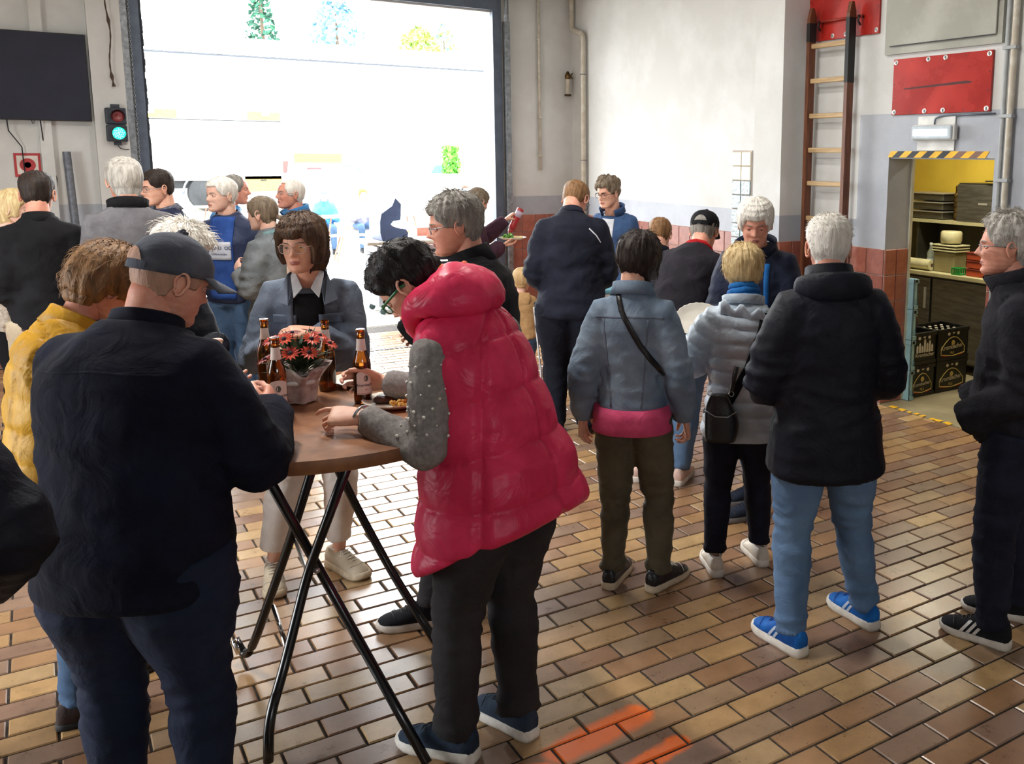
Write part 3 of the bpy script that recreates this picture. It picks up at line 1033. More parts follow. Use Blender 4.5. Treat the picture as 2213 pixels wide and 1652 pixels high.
# ---- beer crates
CRB = mat('black_crate_plastic', rgb(24, 24, 24), 0.45, rgb(16, 16, 16), 10)
CRBL = mat('pale_blue_crate_plastic', rgb(150, 186, 190), 0.5, rgb(132, 168, 174), 8)
INK = mat('white_crate_print', rgb(206, 200, 186), 0.6)
INKG = mat('gold_crate_print', rgb(190, 168, 96), 0.5)


def crate_text(parent, s, size, x, y, z, m, bold=0.0, name='lettering', slope=0.0, d=0.002):
    vs, fs = text_polys(s, size, bold)
    MB().add([(x + u, y - d, z + v + slope * u) for u, v in vs], fs).build(name, m, parent, fix=False)


def crate(loc, label, m, print_=None, L=0.40, Wd=0.30, Hh=0.27, bottles=False):
    t = empty('beer_crate', loc)
    tag(t, label, 'crate', 'crates stacked inside the kitchen doorway')
    b = MB()
    th_ = 0.012
    b.box(0, L, 0, th_, 0, Hh, bev=0.004)
    b.box(0, L, Wd - th_, Wd, 0, Hh, bev=0.004)
    b.box(0, th_, 0, Wd, 0, Hh, bev=0.004)
    b.box(L - th_, L, 0, Wd, 0, Hh, bev=0.004)
    b.box(0, L, 0, Wd, 0, 0.015)
    b.build('crate_body', m, t)
    for z in (0.0, Hh - 0.035):
        r = MB()
        r.box(-0.005, L + 0.005, -0.005, 0.0, z, z + 0.03)
        r.box(-0.005, 0.0, -0.005, Wd + 0.005, z, z + 0.03)
        r.build('rib', m, t)
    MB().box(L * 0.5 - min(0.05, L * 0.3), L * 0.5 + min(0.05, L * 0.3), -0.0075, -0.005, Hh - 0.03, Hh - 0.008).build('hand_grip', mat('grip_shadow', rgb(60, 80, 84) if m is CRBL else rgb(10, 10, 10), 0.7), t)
    if print_ == 'shield':
        sh = MB()
        out = [(u * L / 0.4, v) for u, v in ((0.05, 0.05), (0.05, 0.10), (0.10, 0.15), (0.15, 0.185), (0.20, 0.195), (0.25, 0.185), (0.30, 0.15), (0.35, 0.10), (0.35, 0.05), (0.2, 0.03))]
        pts_ = [(u, -0.003, v) for u, v in out]
        sh.tube(pts_, 0.004, 5, closed=True)
        sh.build('shield_outline', INKG, t)
        crate_text(t, 'Krombacher', 0.062 * L / 0.45, 0.05 * L / 0.4, 0, 0.085, INK, 0.012, slope=0.06)
        crate_text(t, 'PILS', 0.03, 0.42 * L, 0, 0.048, INKG, 0.01)
        for k in range(3):
            MB().lathe([(0.016, 0), (0.016, 0.003)], 12, (L * 0.5 - 0.06 + k * 0.06, -0.002, 0.225 + 0.012 * (k == 1)), axis=Matrix.Rotation(rad(90), 3, 'X')).build('printed_bottle_cap', INK, t)
        MB().lathe([(0.022, 0), (0.022, 0.002)], 12, (L * 0.5, -0.002, 0.145), axis=Matrix.Rotation(rad(90), 3, 'X')).build('printed_crest', INKG, t)
        MB().prism([(u * L / 0.4, v) for u, v in ((0.06, 0.038), (0.2, 0.018), (0.34, 0.038), (0.34, 0.045), (0.2, 0.026), (0.06, 0.045))], -0.003, 0, lambda u, v, d: (u, d, v)).build('red_ribbon', mat('ribbon_red', rgb(190, 70, 40), 0.5), t)
    elif print_ == 'skyline':
        sk = MB()
        for k, (u, hh) in enumerate(((0.06, 0.05), (0.09, 0.07), (0.12, 0.045), (0.15, 0.10), (0.18, 0.065), (0.21, 0.085), (0.24, 0.05))):
            sk.prism([(u, 0.10), (u + 0.022, 0.10), (u + 0.022, 0.10 + hh), (u + 0.011, 0.115 + hh), (u, 0.10 + hh)], -0.003, 0, lambda a, b_, d: (a, d, b_))
        sk.build('printed_skyline', INK, t)
        crate_text(t, 'Krombacher', 0.045, 0.05, 0, 0.065, INK, 0.01)
        for k in range(3):
            MB().lathe([(0.016, 0), (0.016, 0.003)], 12, (0.09 + k * 0.06, -0.002, 0.225 + 0.01 * (k == 1)), axis=Matrix.Rotation(rad(90), 3, 'X')).build('printed_bottle_cap', INK, t)
    elif print_ == 'crest':
        rg = [(0.30 + 0.03 * math.cos(a), -0.003, 0.06 + 0.03 * math.sin(a)) for a in [2 * math.pi * j / 16 for j in range(16)]]
        MB().tube(rg, 0.003, 5, closed=True).build('printed_ring', mat('crate_blue_print', rgb(70, 110, 130), 0.6), t)
        crate_text(t, 'Krombacher', 0.011, 0.272, 0, 0.056, MATS['crate_blue_print'], 0.01)
    return t


CRATES = [crate((5.842, 5.03, 0.0), 'bottom black beer crate with shield print, next to the blue crates', CRB, 'shield', 0.30, 0.40),
          crate((5.842, 5.03, 0.272), 'upper black beer crate with skyline print, next to the blue crates', CRB, 'skyline', 0.30, 0.40),
          crate((6.16, 5.03, 0.0), 'bottom black beer crate half hidden behind the smiling man', CRB, 'shield', 0.40, 0.30),
          crate((6.16, 5.03, 0.272), 'upper black beer crate half hidden behind the smiling man', CRB, 'shield', 0.40, 0.30)]
for k in range(4):
    t = crate((5.785 - 0.0, 4.985, k * 0.252), ['lowest', 'second from the bottom', 'third from the bottom', 'topmost'][k] + ' slim pale blue crate of the stack behind the door jamb', CRBL, None, 0.045, 0.30, 0.248)
    rg = [(0.023 + 0.016 * math.cos(a), -0.008, 0.06 + 0.022 * math.sin(a)) for a in [2 * math.pi * j / 14 for j in range(14)]]
    MB().tube(rg, 0.002, 5, closed=True).build('printed_ring', mat('crate_blue_print', rgb(70, 110, 130), 0.6), t)
cap_me = MB().lathe([(0.0145, 0), (0.0145, 0.006), (0.012, 0.009), (0.001, 0.009)], 12).mesh('crown_cap')
cap_me.materials.append(INK)
for i in range(5):
    for j in range(4):
        o = bpy.data.objects.new('crown_cap', cap_me)
        o.location = (0.05 + i * 0.075, 0.045 + j * 0.07, 0.236)
        o.parent = CRATES[3]
        COL.objects.link(o)
t = empty('hand_brush', (5.90, 5.12, 0.545))
tag(t, 'brown hand brush standing on the black crates', 'brush')
MB().box(0, 0.10, 0, 0.05, 0, 0.05, bev=0.01).build('bristles', mat('dark_bristles', rgb(48, 36, 30), 0.9, bump=0.6, bscale=90), t)
MB().box(0.0, 0.12, 0.0, 0.05, 0.05, 0.13, bev=0.02).build('stock', mat('brown_wood', rgb(82, 58, 42), 0.7), t)

# ================================================================== bistro table
TC, TR, TH_ = (0.75, 3.20), 0.565, 1.10
t = empty('bistro_table', (TC[0], TC[1], 0))
tag(t, 'round standing table with honey wood top and black folding legs', 'table')


def wood_top():
    m = bpy.data.materials.new('honey_table_veneer')
    m.use_nodes = True
    nt = m.node_tree
    N, L = nt.nodes, nt.links
    b = N['Principled BSDF']
    tc = N.new('ShaderNodeTexCoord')
    mp = N.new('ShaderNodeMapping')
    mp.inputs['Scale'].default_value = (14, 1.5, 4)
    mp.inputs['Rotation'].default_value = (0, 0, 0.5)
    L.new(tc.outputs['Object'], mp.inputs[0])
    n = N.new('ShaderNodeTexNoise')
    n.inputs['Scale'].default_value = 2.2
    n.inputs['Detail'].default_value = 7
    n.inputs['Distortion'].default_value = 0.6
    L.new(mp.outputs[0], n.inputs[0])
    r = N.new('ShaderNodeValToRGB')
    r.color_ramp.elements[0].position = 0.3
    r.color_ramp.elements[0].color = rgb(232, 176, 96)
    r.color_ramp.elements[1].position = 0.75
    r.color_ramp.elements[1].color = rgb(246, 204, 130)
    L.new(n.outputs[0], r.inputs[0])
    L.new(r.outputs[0], b.inputs['Base Color'])
    n2 = N.new('ShaderNodeTexNoise')
    n2.inputs['Scale'].default_value = 60
    L.new(tc.outputs['Object'], n2.inputs[0])
    mr = N.new('ShaderNodeMapRange')
    mr.inputs['To Min'].default_value = 0.2
    mr.inputs['To Max'].default_value = 0.36
    L.new(n2.outputs[0], mr.inputs[0])
    L.new(mr.outputs[0], b.inputs['Roughness'])
    bp = N.new('ShaderNodeBump')
    bp.inputs['Strength'].default_value = 0.06
    bp.inputs['Distance'].default_value = 0.002
    L.new(n2.outputs[0], bp.inputs['Height'])
    L.new(bp.outputs[0], b.inputs['Normal'])
    return m


TOPM = wood_top()
EDGE = mat('brown_edge_band', rgb(140, 92, 56), 0.5, rgb(112, 70, 42), 8)
MB().lathe([(0.0001, TH_ - 0.012), (TR - 0.004, TH_ - 0.012), (TR - 0.004, TH_), (0.0001, TH_)], 80).build('table_top', TOPM, t)
MB().lathe([(TR - 0.03, TH_ - 0.042), (TR, TH_ - 0.040), (TR + 0.003, TH_ - 0.03), (TR + 0.003, TH_ - 0.006), (TR, TH_ + 0.001), (TR - 0.006, TH_ + 0.0005)], 80).build('edge_band', EDGE, t, smooth='auto')
MB().lathe([(0.0001, TH_ - 0.038), (TR - 0.03, TH_ - 0.038)], 60).build('underside', EDGE, t)
LEGM = mat('black_lacquered_tube', rgb(20, 20, 22), 0.22, spec=0.7)


def tl(p):
    return (p[0] - TC[0], p[1] - TC[1], p[2])


# outer leg frame (single leg to the right) and inner U frame (two legs to the left)
for pts in ([(0.49, 3.02, 1.06), (0.70, 3.16, 0.56), (0.80, 3.02, 0.30), (0.90, 2.68, 0.02)],
            [(0.76, 3.50, 1.06), (0.96, 3.58, 0.56), (1.06, 3.48, 0.30), (1.18, 3.24, 0.02)]):
    MB().tube(path([tl(p) for p in pts], 0.12, 6), 0.0165, 12).build('leg', LEGM, t, smooth=True)
for pts in ([(0.80, 2.95, 1.06), (0.665, 3.14, 0.56), (0.55, 3.06, 0.26), (0.485, 2.98, 0.16), (0.475, 2.97, 0.02)],
            [(0.80, 3.30, 1.06), (0.665, 3.42, 0.56), (0.555, 3.60, 0.12), (0.53, 3.66, 0.03), (0.50, 3.70, 0.10)]):
    MB().tube(path([tl(p) for p in pts], 0.08, 6), 0.0165, 12).build('leg', LEGM, t, smooth=True)
MB().tube([tl((0.575, 3.09, 0.32)), tl((0.60, 3.44, 0.32))], 0.008, 10).build('cross_bar', mat('chrome', rgb(210, 210, 212), 0.12, metal=1.0), t, smooth=True)
MB().tube([tl((0.50, 3.70, 0.10)), tl((0.515, 3.675, 0.05))], 0.018, 10).build('foot_sleeve', MATS['chrome'], t, smooth=True)
MB().ball(tl((0.690, 3.128, 0.56)), 0.012, sub=2).build('pivot_bolt', SCREW, t, smooth=True)
MB().tube([tl((0.66, 3.14, 0.56)), tl((0.70, 3.58, 0.56))], 0.007, 8).build('pivot_rod', SCREW, t)
MB().box(-0.30, 0.10, -0.26, 0.36, TH_ - 0.055, TH_ - 0.040).build('mounting_plate', BLACK, t)

# ---- beer bottles
AMBER = mat('amber_glass', rgb(170, 98, 30), 0.06, rgb(150, 84, 24), 2, trans=0.95, ior=1.5, spec=0.6)
BEER = mat('beer', rgb(250, 190, 60), 0.1, rgb(244, 176, 46), 2, trans=0.6, ior=1.33, emit=None)
LAB = mat('white_bottle_label', rgb(226, 212, 204), 0.55, rgb(214, 198, 190), 10)
LABP = mat('pink_label_border', rgb(200, 150, 140), 0.55)
LTX = mat('label_black_ink', rgb(36, 34, 38), 0.6)
LRED = mat('label_red_ink', rgb(180, 50, 50), 0.6)


def beer_bottle(x, y, rz, label, fill=0.6):
    t = empty('beer_bottle', (x, y, TH_ + 0.001), rz)
    tag(t, label, 'bottle', 'beer bottles on the round table')
    prof = [(0.026, 0.0), (0.0295, 0.004), (0.0305, 0.012), (0.0305, 0.135), (0.0285, 0.152), (0.022, 0.172), (0.0165, 0.19), (0.0142, 0.21), (0.0132, 0.235), (0.0136, 0.238), (0.0152, 0.24), (0.0152, 0.247), (0.0136, 0.25), (0.0136, 0.256), (0.0148, 0.258), (0.0148, 0.262), (0.0105, 0.262), (0.0105, 0.25)]
    MB().lathe(prof, 28).build('glass_body', AMBER, t, smooth='auto')
    zt = 0.012 + fill * 0.16
    bp_ = [(0.0001, 0.006)] + [(max(0.001, r - 0.0035), z) for r, z in prof[1:9] if z < zt]
    bp_ += [(bp_[-1][0], zt), (0.0001, zt)]
    MB().lathe(bp_, 24).build('beer', BEER, t, smooth='auto')

    def curved(name, rr, a0, a1, z0, z1, m, parent, arch=0.0, n=16):
        vs, fs = [], []
        for i in range(n + 1):
            u = i / n
            a = a0 + (a1 - a0) * u
            zz1 = z1 + arch * (math.sin(math.pi * u) ** 0.6)
            for k in range(4):
                z = z0 + (zz1 - z0) * k / 3
                vs.append((rr(z) * math.cos(a), rr(z) * math.sin(a), z))
        for i in range(n):
            for k in range(3):
                fs.append((i * 4 + k, (i + 1) * 4 + k, (i + 1) * 4 + k + 1, i * 4 + k + 1))
        return MB().add(vs, fs).build(name, m, parent, smooth=True, fix=False)

    def rad_at(z):
        return interp1(prof, z)

    lb = curved('front_label', lambda z: 0.0309, rad(-62), rad(62), 0.035, 0.105, LAB, t, 0.016)
    curved('label_band', lambda z: 0.0310, rad(-60), rad(60), 0.0365, 0.039, LABP, lb)
    curved('neck_label', lambda z: rad_at(z) + 0.0006, rad(-178), rad(178), 0.188, 0.229, LAB, t)
    for s_, sz, z, m_, bd in (('Krombacher', 0.0135, 0.064, LTX, 0.02), ('PILS', 0.006, 0.05, LRED, 0.02)):
        vs, fs = text_polys(s_, sz, bd)
        w = max(u for u, v in vs)
        MB().add([(0.0313 * math.cos((u - w / 2) / 0.0309), 0.0313 * math.sin((u - w / 2) / 0.0309), z + v) for u, v in vs], fs).build('lettering', m_, lb, fix=False)
    nl = [c for c in t.children if c.name.startswith('neck_label')][0]
    vs, fs = text_polys('Krombacher', 0.0056, 0.02)
    w = max(u for u, v in vs)
    MB().add([(0.0150 * math.cos((u - w / 2) / 0.0145), 0.0150 * math.sin((u - w / 2) / 0.0145), 0.199 + v) for u, v in vs], fs).build('lettering', LTX, nl, fix=False)
    # crest: small oval
    vs = []
    for j in range(14):
        a = 2 * math.pi * j / 14
        vs.append((0.0312 * math.cos(0.008 * math.cos(a) / 0.031), 0.0312 * math.sin(0.008 * math.cos(a) / 0.031), 0.092 + 0.011 * math.sin(a)))
    MB().add(vs, [tuple(range(14))]).build('crest', mat('crest_grey', rgb(90, 96, 90), 0.5), lb, fix=False)
    return t


def interp1(prof, z):
    for (r0, z0), (r1, z1) in zip(prof, prof[1:]):
        if z0 <= z <= z1 and z1 > z0:
            return r0 + (r1 - r0) * (z - z0) / (z1 - z0)
    return prof[-1][0]


beer_bottle(0.895, 3.215, rad(-82), 'half-full amber beer bottle beside the pointing hand', 0.78)
beer_bottle(0.615, 3.215, rad(-95), 'amber beer bottle nearest the cap man, left of the flowers', 0.15)
beer_bottle(0.835, 3.455, rad(-70) + 2.0, 'dark amber beer bottle right of the flowers', 0.7)
beer_bottle(0.655, 3.60, rad(-40), 'amber beer bottle at the back left of the flowers', 0.55)

# ---- potted flowers
t = empty('potted_daisies', (0.715, 3.345, TH_ + 0.0045))
tag(t, 'pot of orange daisies in marbled wrapping paper on the round table', 'flower pot')
WRAP = mat('marbled_paper', rgb(206, 196, 186), 0.5, rgb(120, 84, 84), 16, 0.9, bump=0.2)
POT = mat('dull_pot', rgb(120, 96, 88), 0.7)
MB().lathe([(0.048, 0), (0.060, 0.09), (0.064, 0.095), (0.060, 0.098), (0.050, 0.09)], 24).build('pot', POT, t, smooth='auto')
wr = MB()
rings = []
for z, r, am in ((0.0, 0.052, 0.003), (0.04, 0.058, 0.004), (0.075, 0.066, 0.006), (0.10, 0.080, 0.012), (0.118, 0.092, 0.018), (0.116, 0.089, 0.018), (0.08, 0.066, 0.006)):
    rings.append([((r + am * math.sin(7 * a + 1) + am * 0.6 * math.sin(11 * a)) * math.cos(a), (r + am * math.sin(7 * a + 1)) * math.sin(a), z + am * 0.8 * math.sin(5 * a)) for a in [2 * math.pi * j / 44 for j in range(44)]])
wr.loft(rings, caps=False)
wr.build('wrapping_paper', WRAP, t, smooth=True)
MB().lathe([(0.0635, 0.066), (0.067, 0.070), (0.069, 0.078), (0.066, 0.082)], 30).build('white_ribbon', WHITEP, t, smooth=True)
LEAF = mat('daisy_leaf', rgb(58, 78, 48), 0.6, rgb(36, 52, 32), 20)
LEAF2 = mat('daisy_leaf_pale', rgb(120, 128, 96), 0.6, rgb(84, 96, 66), 20)
lr = random.Random(4)
lv = MB()
for k in range(240):
    a, el = lr.uniform(0, 2 * math.pi), lr.uniform(0.15, 1.35)
    L_ = lr.uniform(0.06, 0.115)
    b0 = Vector((lr.uniform(0, .035) * math.cos(a), lr.uniform(0, .035) * math.sin(a), 0.10 + lr.uniform(0, 0.06)))
    d = Vector((math.cos(a) * math.cos(el), math.sin(a) * math.cos(el), math.sin(el)))
    s = Vector((-math.sin(a), math.cos(a), 0))
    w = lr.uniform(0.006, 0.011)
    p1, p2, p3 = b0 + d * L_ * 0.5 + Vector((0, 0, 0.006)), b0 + d * L_, b0
    lv.add([b0, p1 - s * w, p1 + Vector((0, 0, -0.002)), p1 + s * w, p2], [(0, 2, 1), (0, 3, 2), (1, 2, 4), (2, 3, 4)], k % 3 == 0)
o = lv.build('leaves', [LEAF, LEAF2], t, fix=False)
o['kind'] = 'stuff'
PET = mat('orange_petal', rgb(216, 84, 40), 0.5, rgb(160, 40, 40), 30, 0.7)
PET2 = mat('dark_orange_petal', rgb(150, 52, 44), 0.5, rgb(120, 36, 40), 30, 0.7)
EYE = mat('daisy_eye', rgb(40, 26, 40), 0.7)
fsp = [(-0.055, -0.05, 0.235, 0), (0.03, -0.07, 0.230, 0), (-0.01, 0.03, 0.238, 1), (0.075, 0.0, 0.225, 0), (-0.085, 0.01, 0.222, 0), (0.055, 0.05, 0.235, 1), (-0.045, -0.085, 0.190, 0), (0.015, -0.095, 0.188, 0), (-0.10, 0.05, 0.15, 1), (0.10, -0.03, 0.20, 0), (-0.03, 0.075, 0.225, 1)]
for (x, y, z, kd) in fsp:
    c0 = Vector((x, y, z))
    up = Vector((x * 3.5, y * 3.5 - 0.15, 0.6)).normalized()
    q = up.to_track_quat('Z', 'Y').to_matrix()
    f = MB().lathe([(0.007, 0.0), (0.007, 0.004), (0.004, 0.007), (0.0005, 0.008)], 10, c0, axis=q)
    fo = f.build('flower', EYE, t)
    for j in range(13):
        a = 2 * math.pi * j / 13
        pm = MB()
        e, s = Vector((math.cos(a), math.sin(a), 0)), Vector((-math.sin(a), math.cos(a), 0))
        P = [e * 0.006, e * 0.02 - s * 0.0058 + Vector((0, 0, 0.003)), e * 0.034, e * 0.02 + s * 0.0058 + Vector((0, 0, 0.003))]
        pm.add([c0 + q @ p for p in P], [(0, 1, 2, 3)])
        pm.build('petal', PET2 if kd else PET, fo, fix=False)
    MB().tube([c0 - up * 0.001, c0 - up * 0.05 + Vector((0, 0, -0.03)), Vector((x * 0.3, y * 0.3, 0.10))], 0.002, 5).build('stem', LEAF, fo)

# ---- plates on the table
PLATE = mat('white_card_plate', rgb(226, 222, 212), 0.45, rgb(214, 208, 196), 6)


def plate(loc, r, label, tilt=(0, 0), cat='plate', group='plates'):
    t = empty('paper_plate', loc)
    t.rotation_euler = (tilt[0], tilt[1], 0)
    tag(t, label, cat, group)
    mb = MB()
    rings = []
    n = 48
    for rr, z in ((0.001, 0.003), (r * 0.66, 0.003), (r * 0.74, 0.007), (r * 0.98, 0.019), (r, 0.021), (r * 0.99, 0.0175), (r * 0.74, 0.003), (r * 0.66, 0.0), (0.001, 0.0)):
        rings.append([((rr + (0.0015 * math.cos(24 * a) if rr > r * 0.9 else 0)) * math.cos(a), (rr + (0.0015 * math.cos(24 * a) if rr > r * 0.9 else 0)) * math.sin(a), z) for a in [2 * math.pi * j / n for j in range(n)]])
    mb.loft(rings, caps=False)
    mb.build('dish', PLATE, t, smooth=True)
    return t


plate((0.985, 3.49, TH_ + 0.001), 0.125, 'empty white paper plate with a fork behind the half-full bottle')
t = empty('plastic_fork', (0.99, 3.47, TH_ + 0.026), rad(28))
tag(t, 'white plastic fork lying across the empty paper plate', 'fork')
mb = MB().box(-0.02, 0.13, -0.004, 0.004, 0, 0.003, bev=0.001)
mb.build('fork_handle', WHITEP, t)
for k in range(4):
    MB().box(-0.075, -0.03, -0.009 + k * 0.0055, -0.0062 + k * 0.0055, 0, 0.0025).build('tine', WHITEP, t)
MB().box(-0.032, -0.018, -0.0095, 0.0105, 0, 0.003).build('fork_neck', WHITEP, t)
plate((0.985, 3.13, TH_ + 0.001), 0.115, 'paper plate with grilled steak and salad in front of the pink vest')
t = MB()
sr = random.Random(2)
rings = []
for z, k in ((0.0, 0.85), (0.006, 1.0), (0.016, 0.98), (0.022, 0.8)):
    rings.append([(0.05 * k * math.cos(a) * (1 + 0.15 * math.sin(2 * a)), 0.035 * k * math.sin(a) * (1 + 0.1 * math.sin(3 * a)), z) for a in [2 * math.pi * j / 20 for j in range(20)]])
t.loft(rings)
o = t.build('grilled_steak', mat('grilled_meat', rgb(96, 52, 34), 0.5, rgb(50, 26, 18), 30, 0.9, bump=0.6, bscale=60), None, smooth=True)
o.location = (0.965, 3.165, TH_ + 0.006)
tag(o, 'brown grilled steak on the plate by the pink vest', 'steak')
t = MB()
for k in range(70):
    a, r = sr.uniform(0, 6.28), sr.uniform(0, 0.05)
    t.ball((r * math.cos(a), r * math.sin(a) * 0.7, sr.uniform(0.004, 0.02)), sr.uniform(0.005, 0.009), sub=1)
o = t.build('pasta_salad', mat('pasta', rgb(220, 178, 96), 0.5, rgb(196, 150, 70), 20))
o.location = (1.0, 3.075, TH_ + 0.006)
tag(o, 'heap of yellow pasta salad on the plate by the pink vest', 'salad', kind='stuff')

# ================================================================== serving table hidden behind the crowd
t = empty('serving_table', (3.98, 5.35, 0))
tag(t, 'white serving table behind the waiting people', 'table')
MB().box(-0.42, 0.42, -1.15, 1.15, 0.72, 0.75, bev=0.004).build('table_top', WHITEP, t)
for x in (-0.38, 0.38):
    for y in (-1.1, 1.1):
        MB().box(x - 0.022, x + 0.022, y - 0.022, y + 0.022, 0, 0.72).build('leg', mat('light_grey_leg', rgb(190, 188, 184), 0.5), t)
t = empty('cool_box', (3.62, 6.25, 0.75))
tag(t, 'white cool box with light blue lid on the serving table near the toddler', 'box')
MB().box(-0.14, 0.14, -0.15, 0.15, 0, 0.16, bev=0.012).build('box_body', WHITEP, t)
MB().box(-0.148, 0.148, -0.158, 0.158, 0.16, 0.19, bev=0.01).build('lid', mat('aqua_lid', rgb(110, 170, 190), 0.5), t)

# ================================================================== yard outside
GWH = mat('white_coachwork', rgb(232, 232, 230), 0.4)
TYRE = mat('tyre_rubber', rgb(40, 42, 44), 0.8)
YELB = mat('yellow_marking', rgb(236, 186, 60), 0.5)
t = empty('box_truck', (5.0, 34, 0))
tag(t, 'white box truck with yellow locker parked across the yard', 'truck')
MB().box(-4.2, 2.1, 0, 2.4, 1.0, 3.45, bev=0.04).build('box_body', GWH, t)
MB().box(-4.2, 2.1, -0.02, 0.0, 2.955, 2.985).build('gutter', TYRE, t)
MB().box(-4.2, 2.1, 0.2, 2.2, 0.75, 1.0).build('chassis', TYRE, t)
for x0, x1 in ((-1.9, -1.05), (1.05, 2.1)):
    p = MB().box(x0, x1, -0.03, 0.0, 3.0, 3.28).build('warning_stripe', YELB, t)
for x in (-1.8, 1.62):
    MB().box(x - 0.12, x + 0.12, -0.07, -0.03, 3.14, 3.27, bev=0.02).build('marker_lamp', WHITEP, t)
ax_ = Matrix.Rotation(rad(-90), 3, 'X')
for x in (-0.3, -3.0):
    p = MB().lathe([(0.30, 0.0), (0.34, 0.03), (0.56, 0.03), (0.58, 0.08), (0.58, 0.28)], 28, (x, 0.0, 0.585), axis=ax_).build('wheel', TYRE, t, smooth='auto')
    MB().lathe([(0.001, 0.06), (0.12, 0.0), (0.28, 0.06), (0.32, 0.02)], 20, (x, 0, 0.585), axis=ax_).build('rim', GALV, p, smooth='auto')
    MB().tube([(x + 0.72 * math.cos(a), 0.0, 0.58 + 0.70 * math.sin(a)) for a in [math.pi * j / 14 for j in range(15)]], 0.035, 8).build('mudguard', METALG, p, smooth=True)
p = MB().box(0.85, 2.05, 0, 0.5, 0.62, 1.16, bev=0.02).build('side_locker', YELB, t)
MB().box(1.35, 1.55, -0.02, 0.0, 0.98, 1.03).build('handle', TYRE, p)
t = empty('fire_engine', (11.0, 42.3, 0))
tag(t, 'pale fire engine with yellow markings facing left in the far yard', 'truck')
MB().prism([(-2.2, 1.0), (-2.3, 1.5), (-2.15, 2.2), (-1.7, 3.1), (2.3, 3.2), (2.3, 1.0)], 0, 2.4, lambda u, v, d: (u, d, v)).build('body', GWH, t)
MB().box(1.3, 1.95, -0.02, 0.0, 2.4, 3.0).build('window', mat('blue_glass', rgb(96, 116, 150), 0.15), t)
MB().box(-1.4, -0.9, -0.02, 0.0, 2.1, 2.9).build('window', MATS['blue_glass'], t)
MB().box(-1.7, 0.3, -0.02, 0, 1.5, 1.9).build('warning_stripe', YELB, t)
MB().box(-1.2, -0.6, -0.02, 0, 1.22, 1.3).build('reflector', SRED, t)
for x in (0.55,):
    p = MB().lathe([(0.30, 0.0), (0.34, 0.03), (0.56, 0.03), (0.58, 0.08), (0.58, 0.28)], 28, (x, 0.0, 0.57), axis=ax_).build('wheel', TYRE, t, smooth='auto')
    MB().tube([(x + 0.72 * math.cos(a), 0.0, 0.72 + 0.70 * math.sin(a)) for a in [math.pi * j / 14 for j in range(15)]], 0.06, 8).build('mudguard', METALG, p, smooth=True)
MB().box(-1.9, 2.3, 0.1, 2.2, 0.75, 1.0).build('chassis', TYRE, t)
t = empty('red_trailer', (7.6, 39.4, 0))
tag(t, 'low trailer with red and white rear board between the trucks', 'trailer')
MB().box(-0.7, 0.9, 0, 0.05, 1.15, 1.6).build('tail_board', WHITEP, t)
for k in range(4):
    MB().prism([(-0.7 + k * 0.42, 1.15), (-0.49 + k * 0.42, 1.15), (-0.42 + k * 0.42, 1.6), (-0.63 + k * 0.42, 1.6)], -0.012, 0, lambda u, v, d: (u, d, v)).build('red_stripe', mat('trailer_red', rgb(200, 60, 56), 0.5), t)
MB().box(-0.7, 0.9, 0.05, 2.6, 0.8, 1.15).build('bed', METALG, t)
for s in (-0.5, 0.7):
    MB().lathe([(0.02, 0), (0.4, 0.0), (0.42, 0.05), (0.42, 0.2)], 20, (s, 0.6, 0.42), axis=ax_).build('wheel', TYRE, t, smooth='auto')
t = empty('parked_car', (16.2, 44, 0))
tag(t, 'small blue-grey car parked at the far right of the yard', 'car')
MB().prism([(-1.0, 0.4), (-1.0, 0.9), (-0.7, 1.0), (-0.3, 1.45), (0.9, 1.45), (1.5, 0.95), (1.9, 0.85), (1.9, 0.4)], 0, 1.7, lambda u, v, d: (u, d, v)).build('body', mat('grey_blue_car', rgb(170, 190, 204), 0.4), t)
MB().prism([(-0.25, 1.0), (0.0, 1.38), (0.8, 1.38), (1.2, 1.0)], -0.01, 0, lambda u, v, d: (u, d, v)).build('window', MATS['blue_glass'], t)
for s in (-0.5, 1.3):
    MB().lathe([(0.02, 0), (0.32, 0.0), (0.33, 0.05), (0.33, 0.2)], 20, (s, -0.02, 0.33), axis=ax_).build('wheel', TYRE, t, smooth='auto')
t = empty('yard_hall', (14, 52, 0))
tag(t, 'long white hall with dark eaves line behind the trucks', 'building')
MB().box(-16, 16, 0, 12, 0, 6.74).build('wall', mat('white_render', rgb(236, 236, 232), 0.8), t)
MB().box(-16.3, 16.3, -0.15, 12.4, 6.75, 7.6).build('roof', mat('pale_roof', rgb(216, 218, 218), 0.7), t)
MB().box(-16.3, 16.3, -0.12, -0.02, 6.66, 6.72).build('gutter', mat('dark_gutter', rgb(50, 56, 66), 0.6), t)
for k in range(3):
    p = MB().box(-6.0 + k * 3.2, -4.6 + k * 3.2, -0.03, 0, 2.6, 3.9).build('window', mat('striped_blind', rgb(190, 180, 204), 0.6), t)
    for j in range(6):
        MB().box(-6.0 + k * 3.2 + j * 0.23, -5.93 + k * 3.2 + j * 0.23, -0.04, -0.03, 2.6, 3.9).build('blind_slat', mat('blind_slat', rgb(120, 110, 140), 0.6), p)


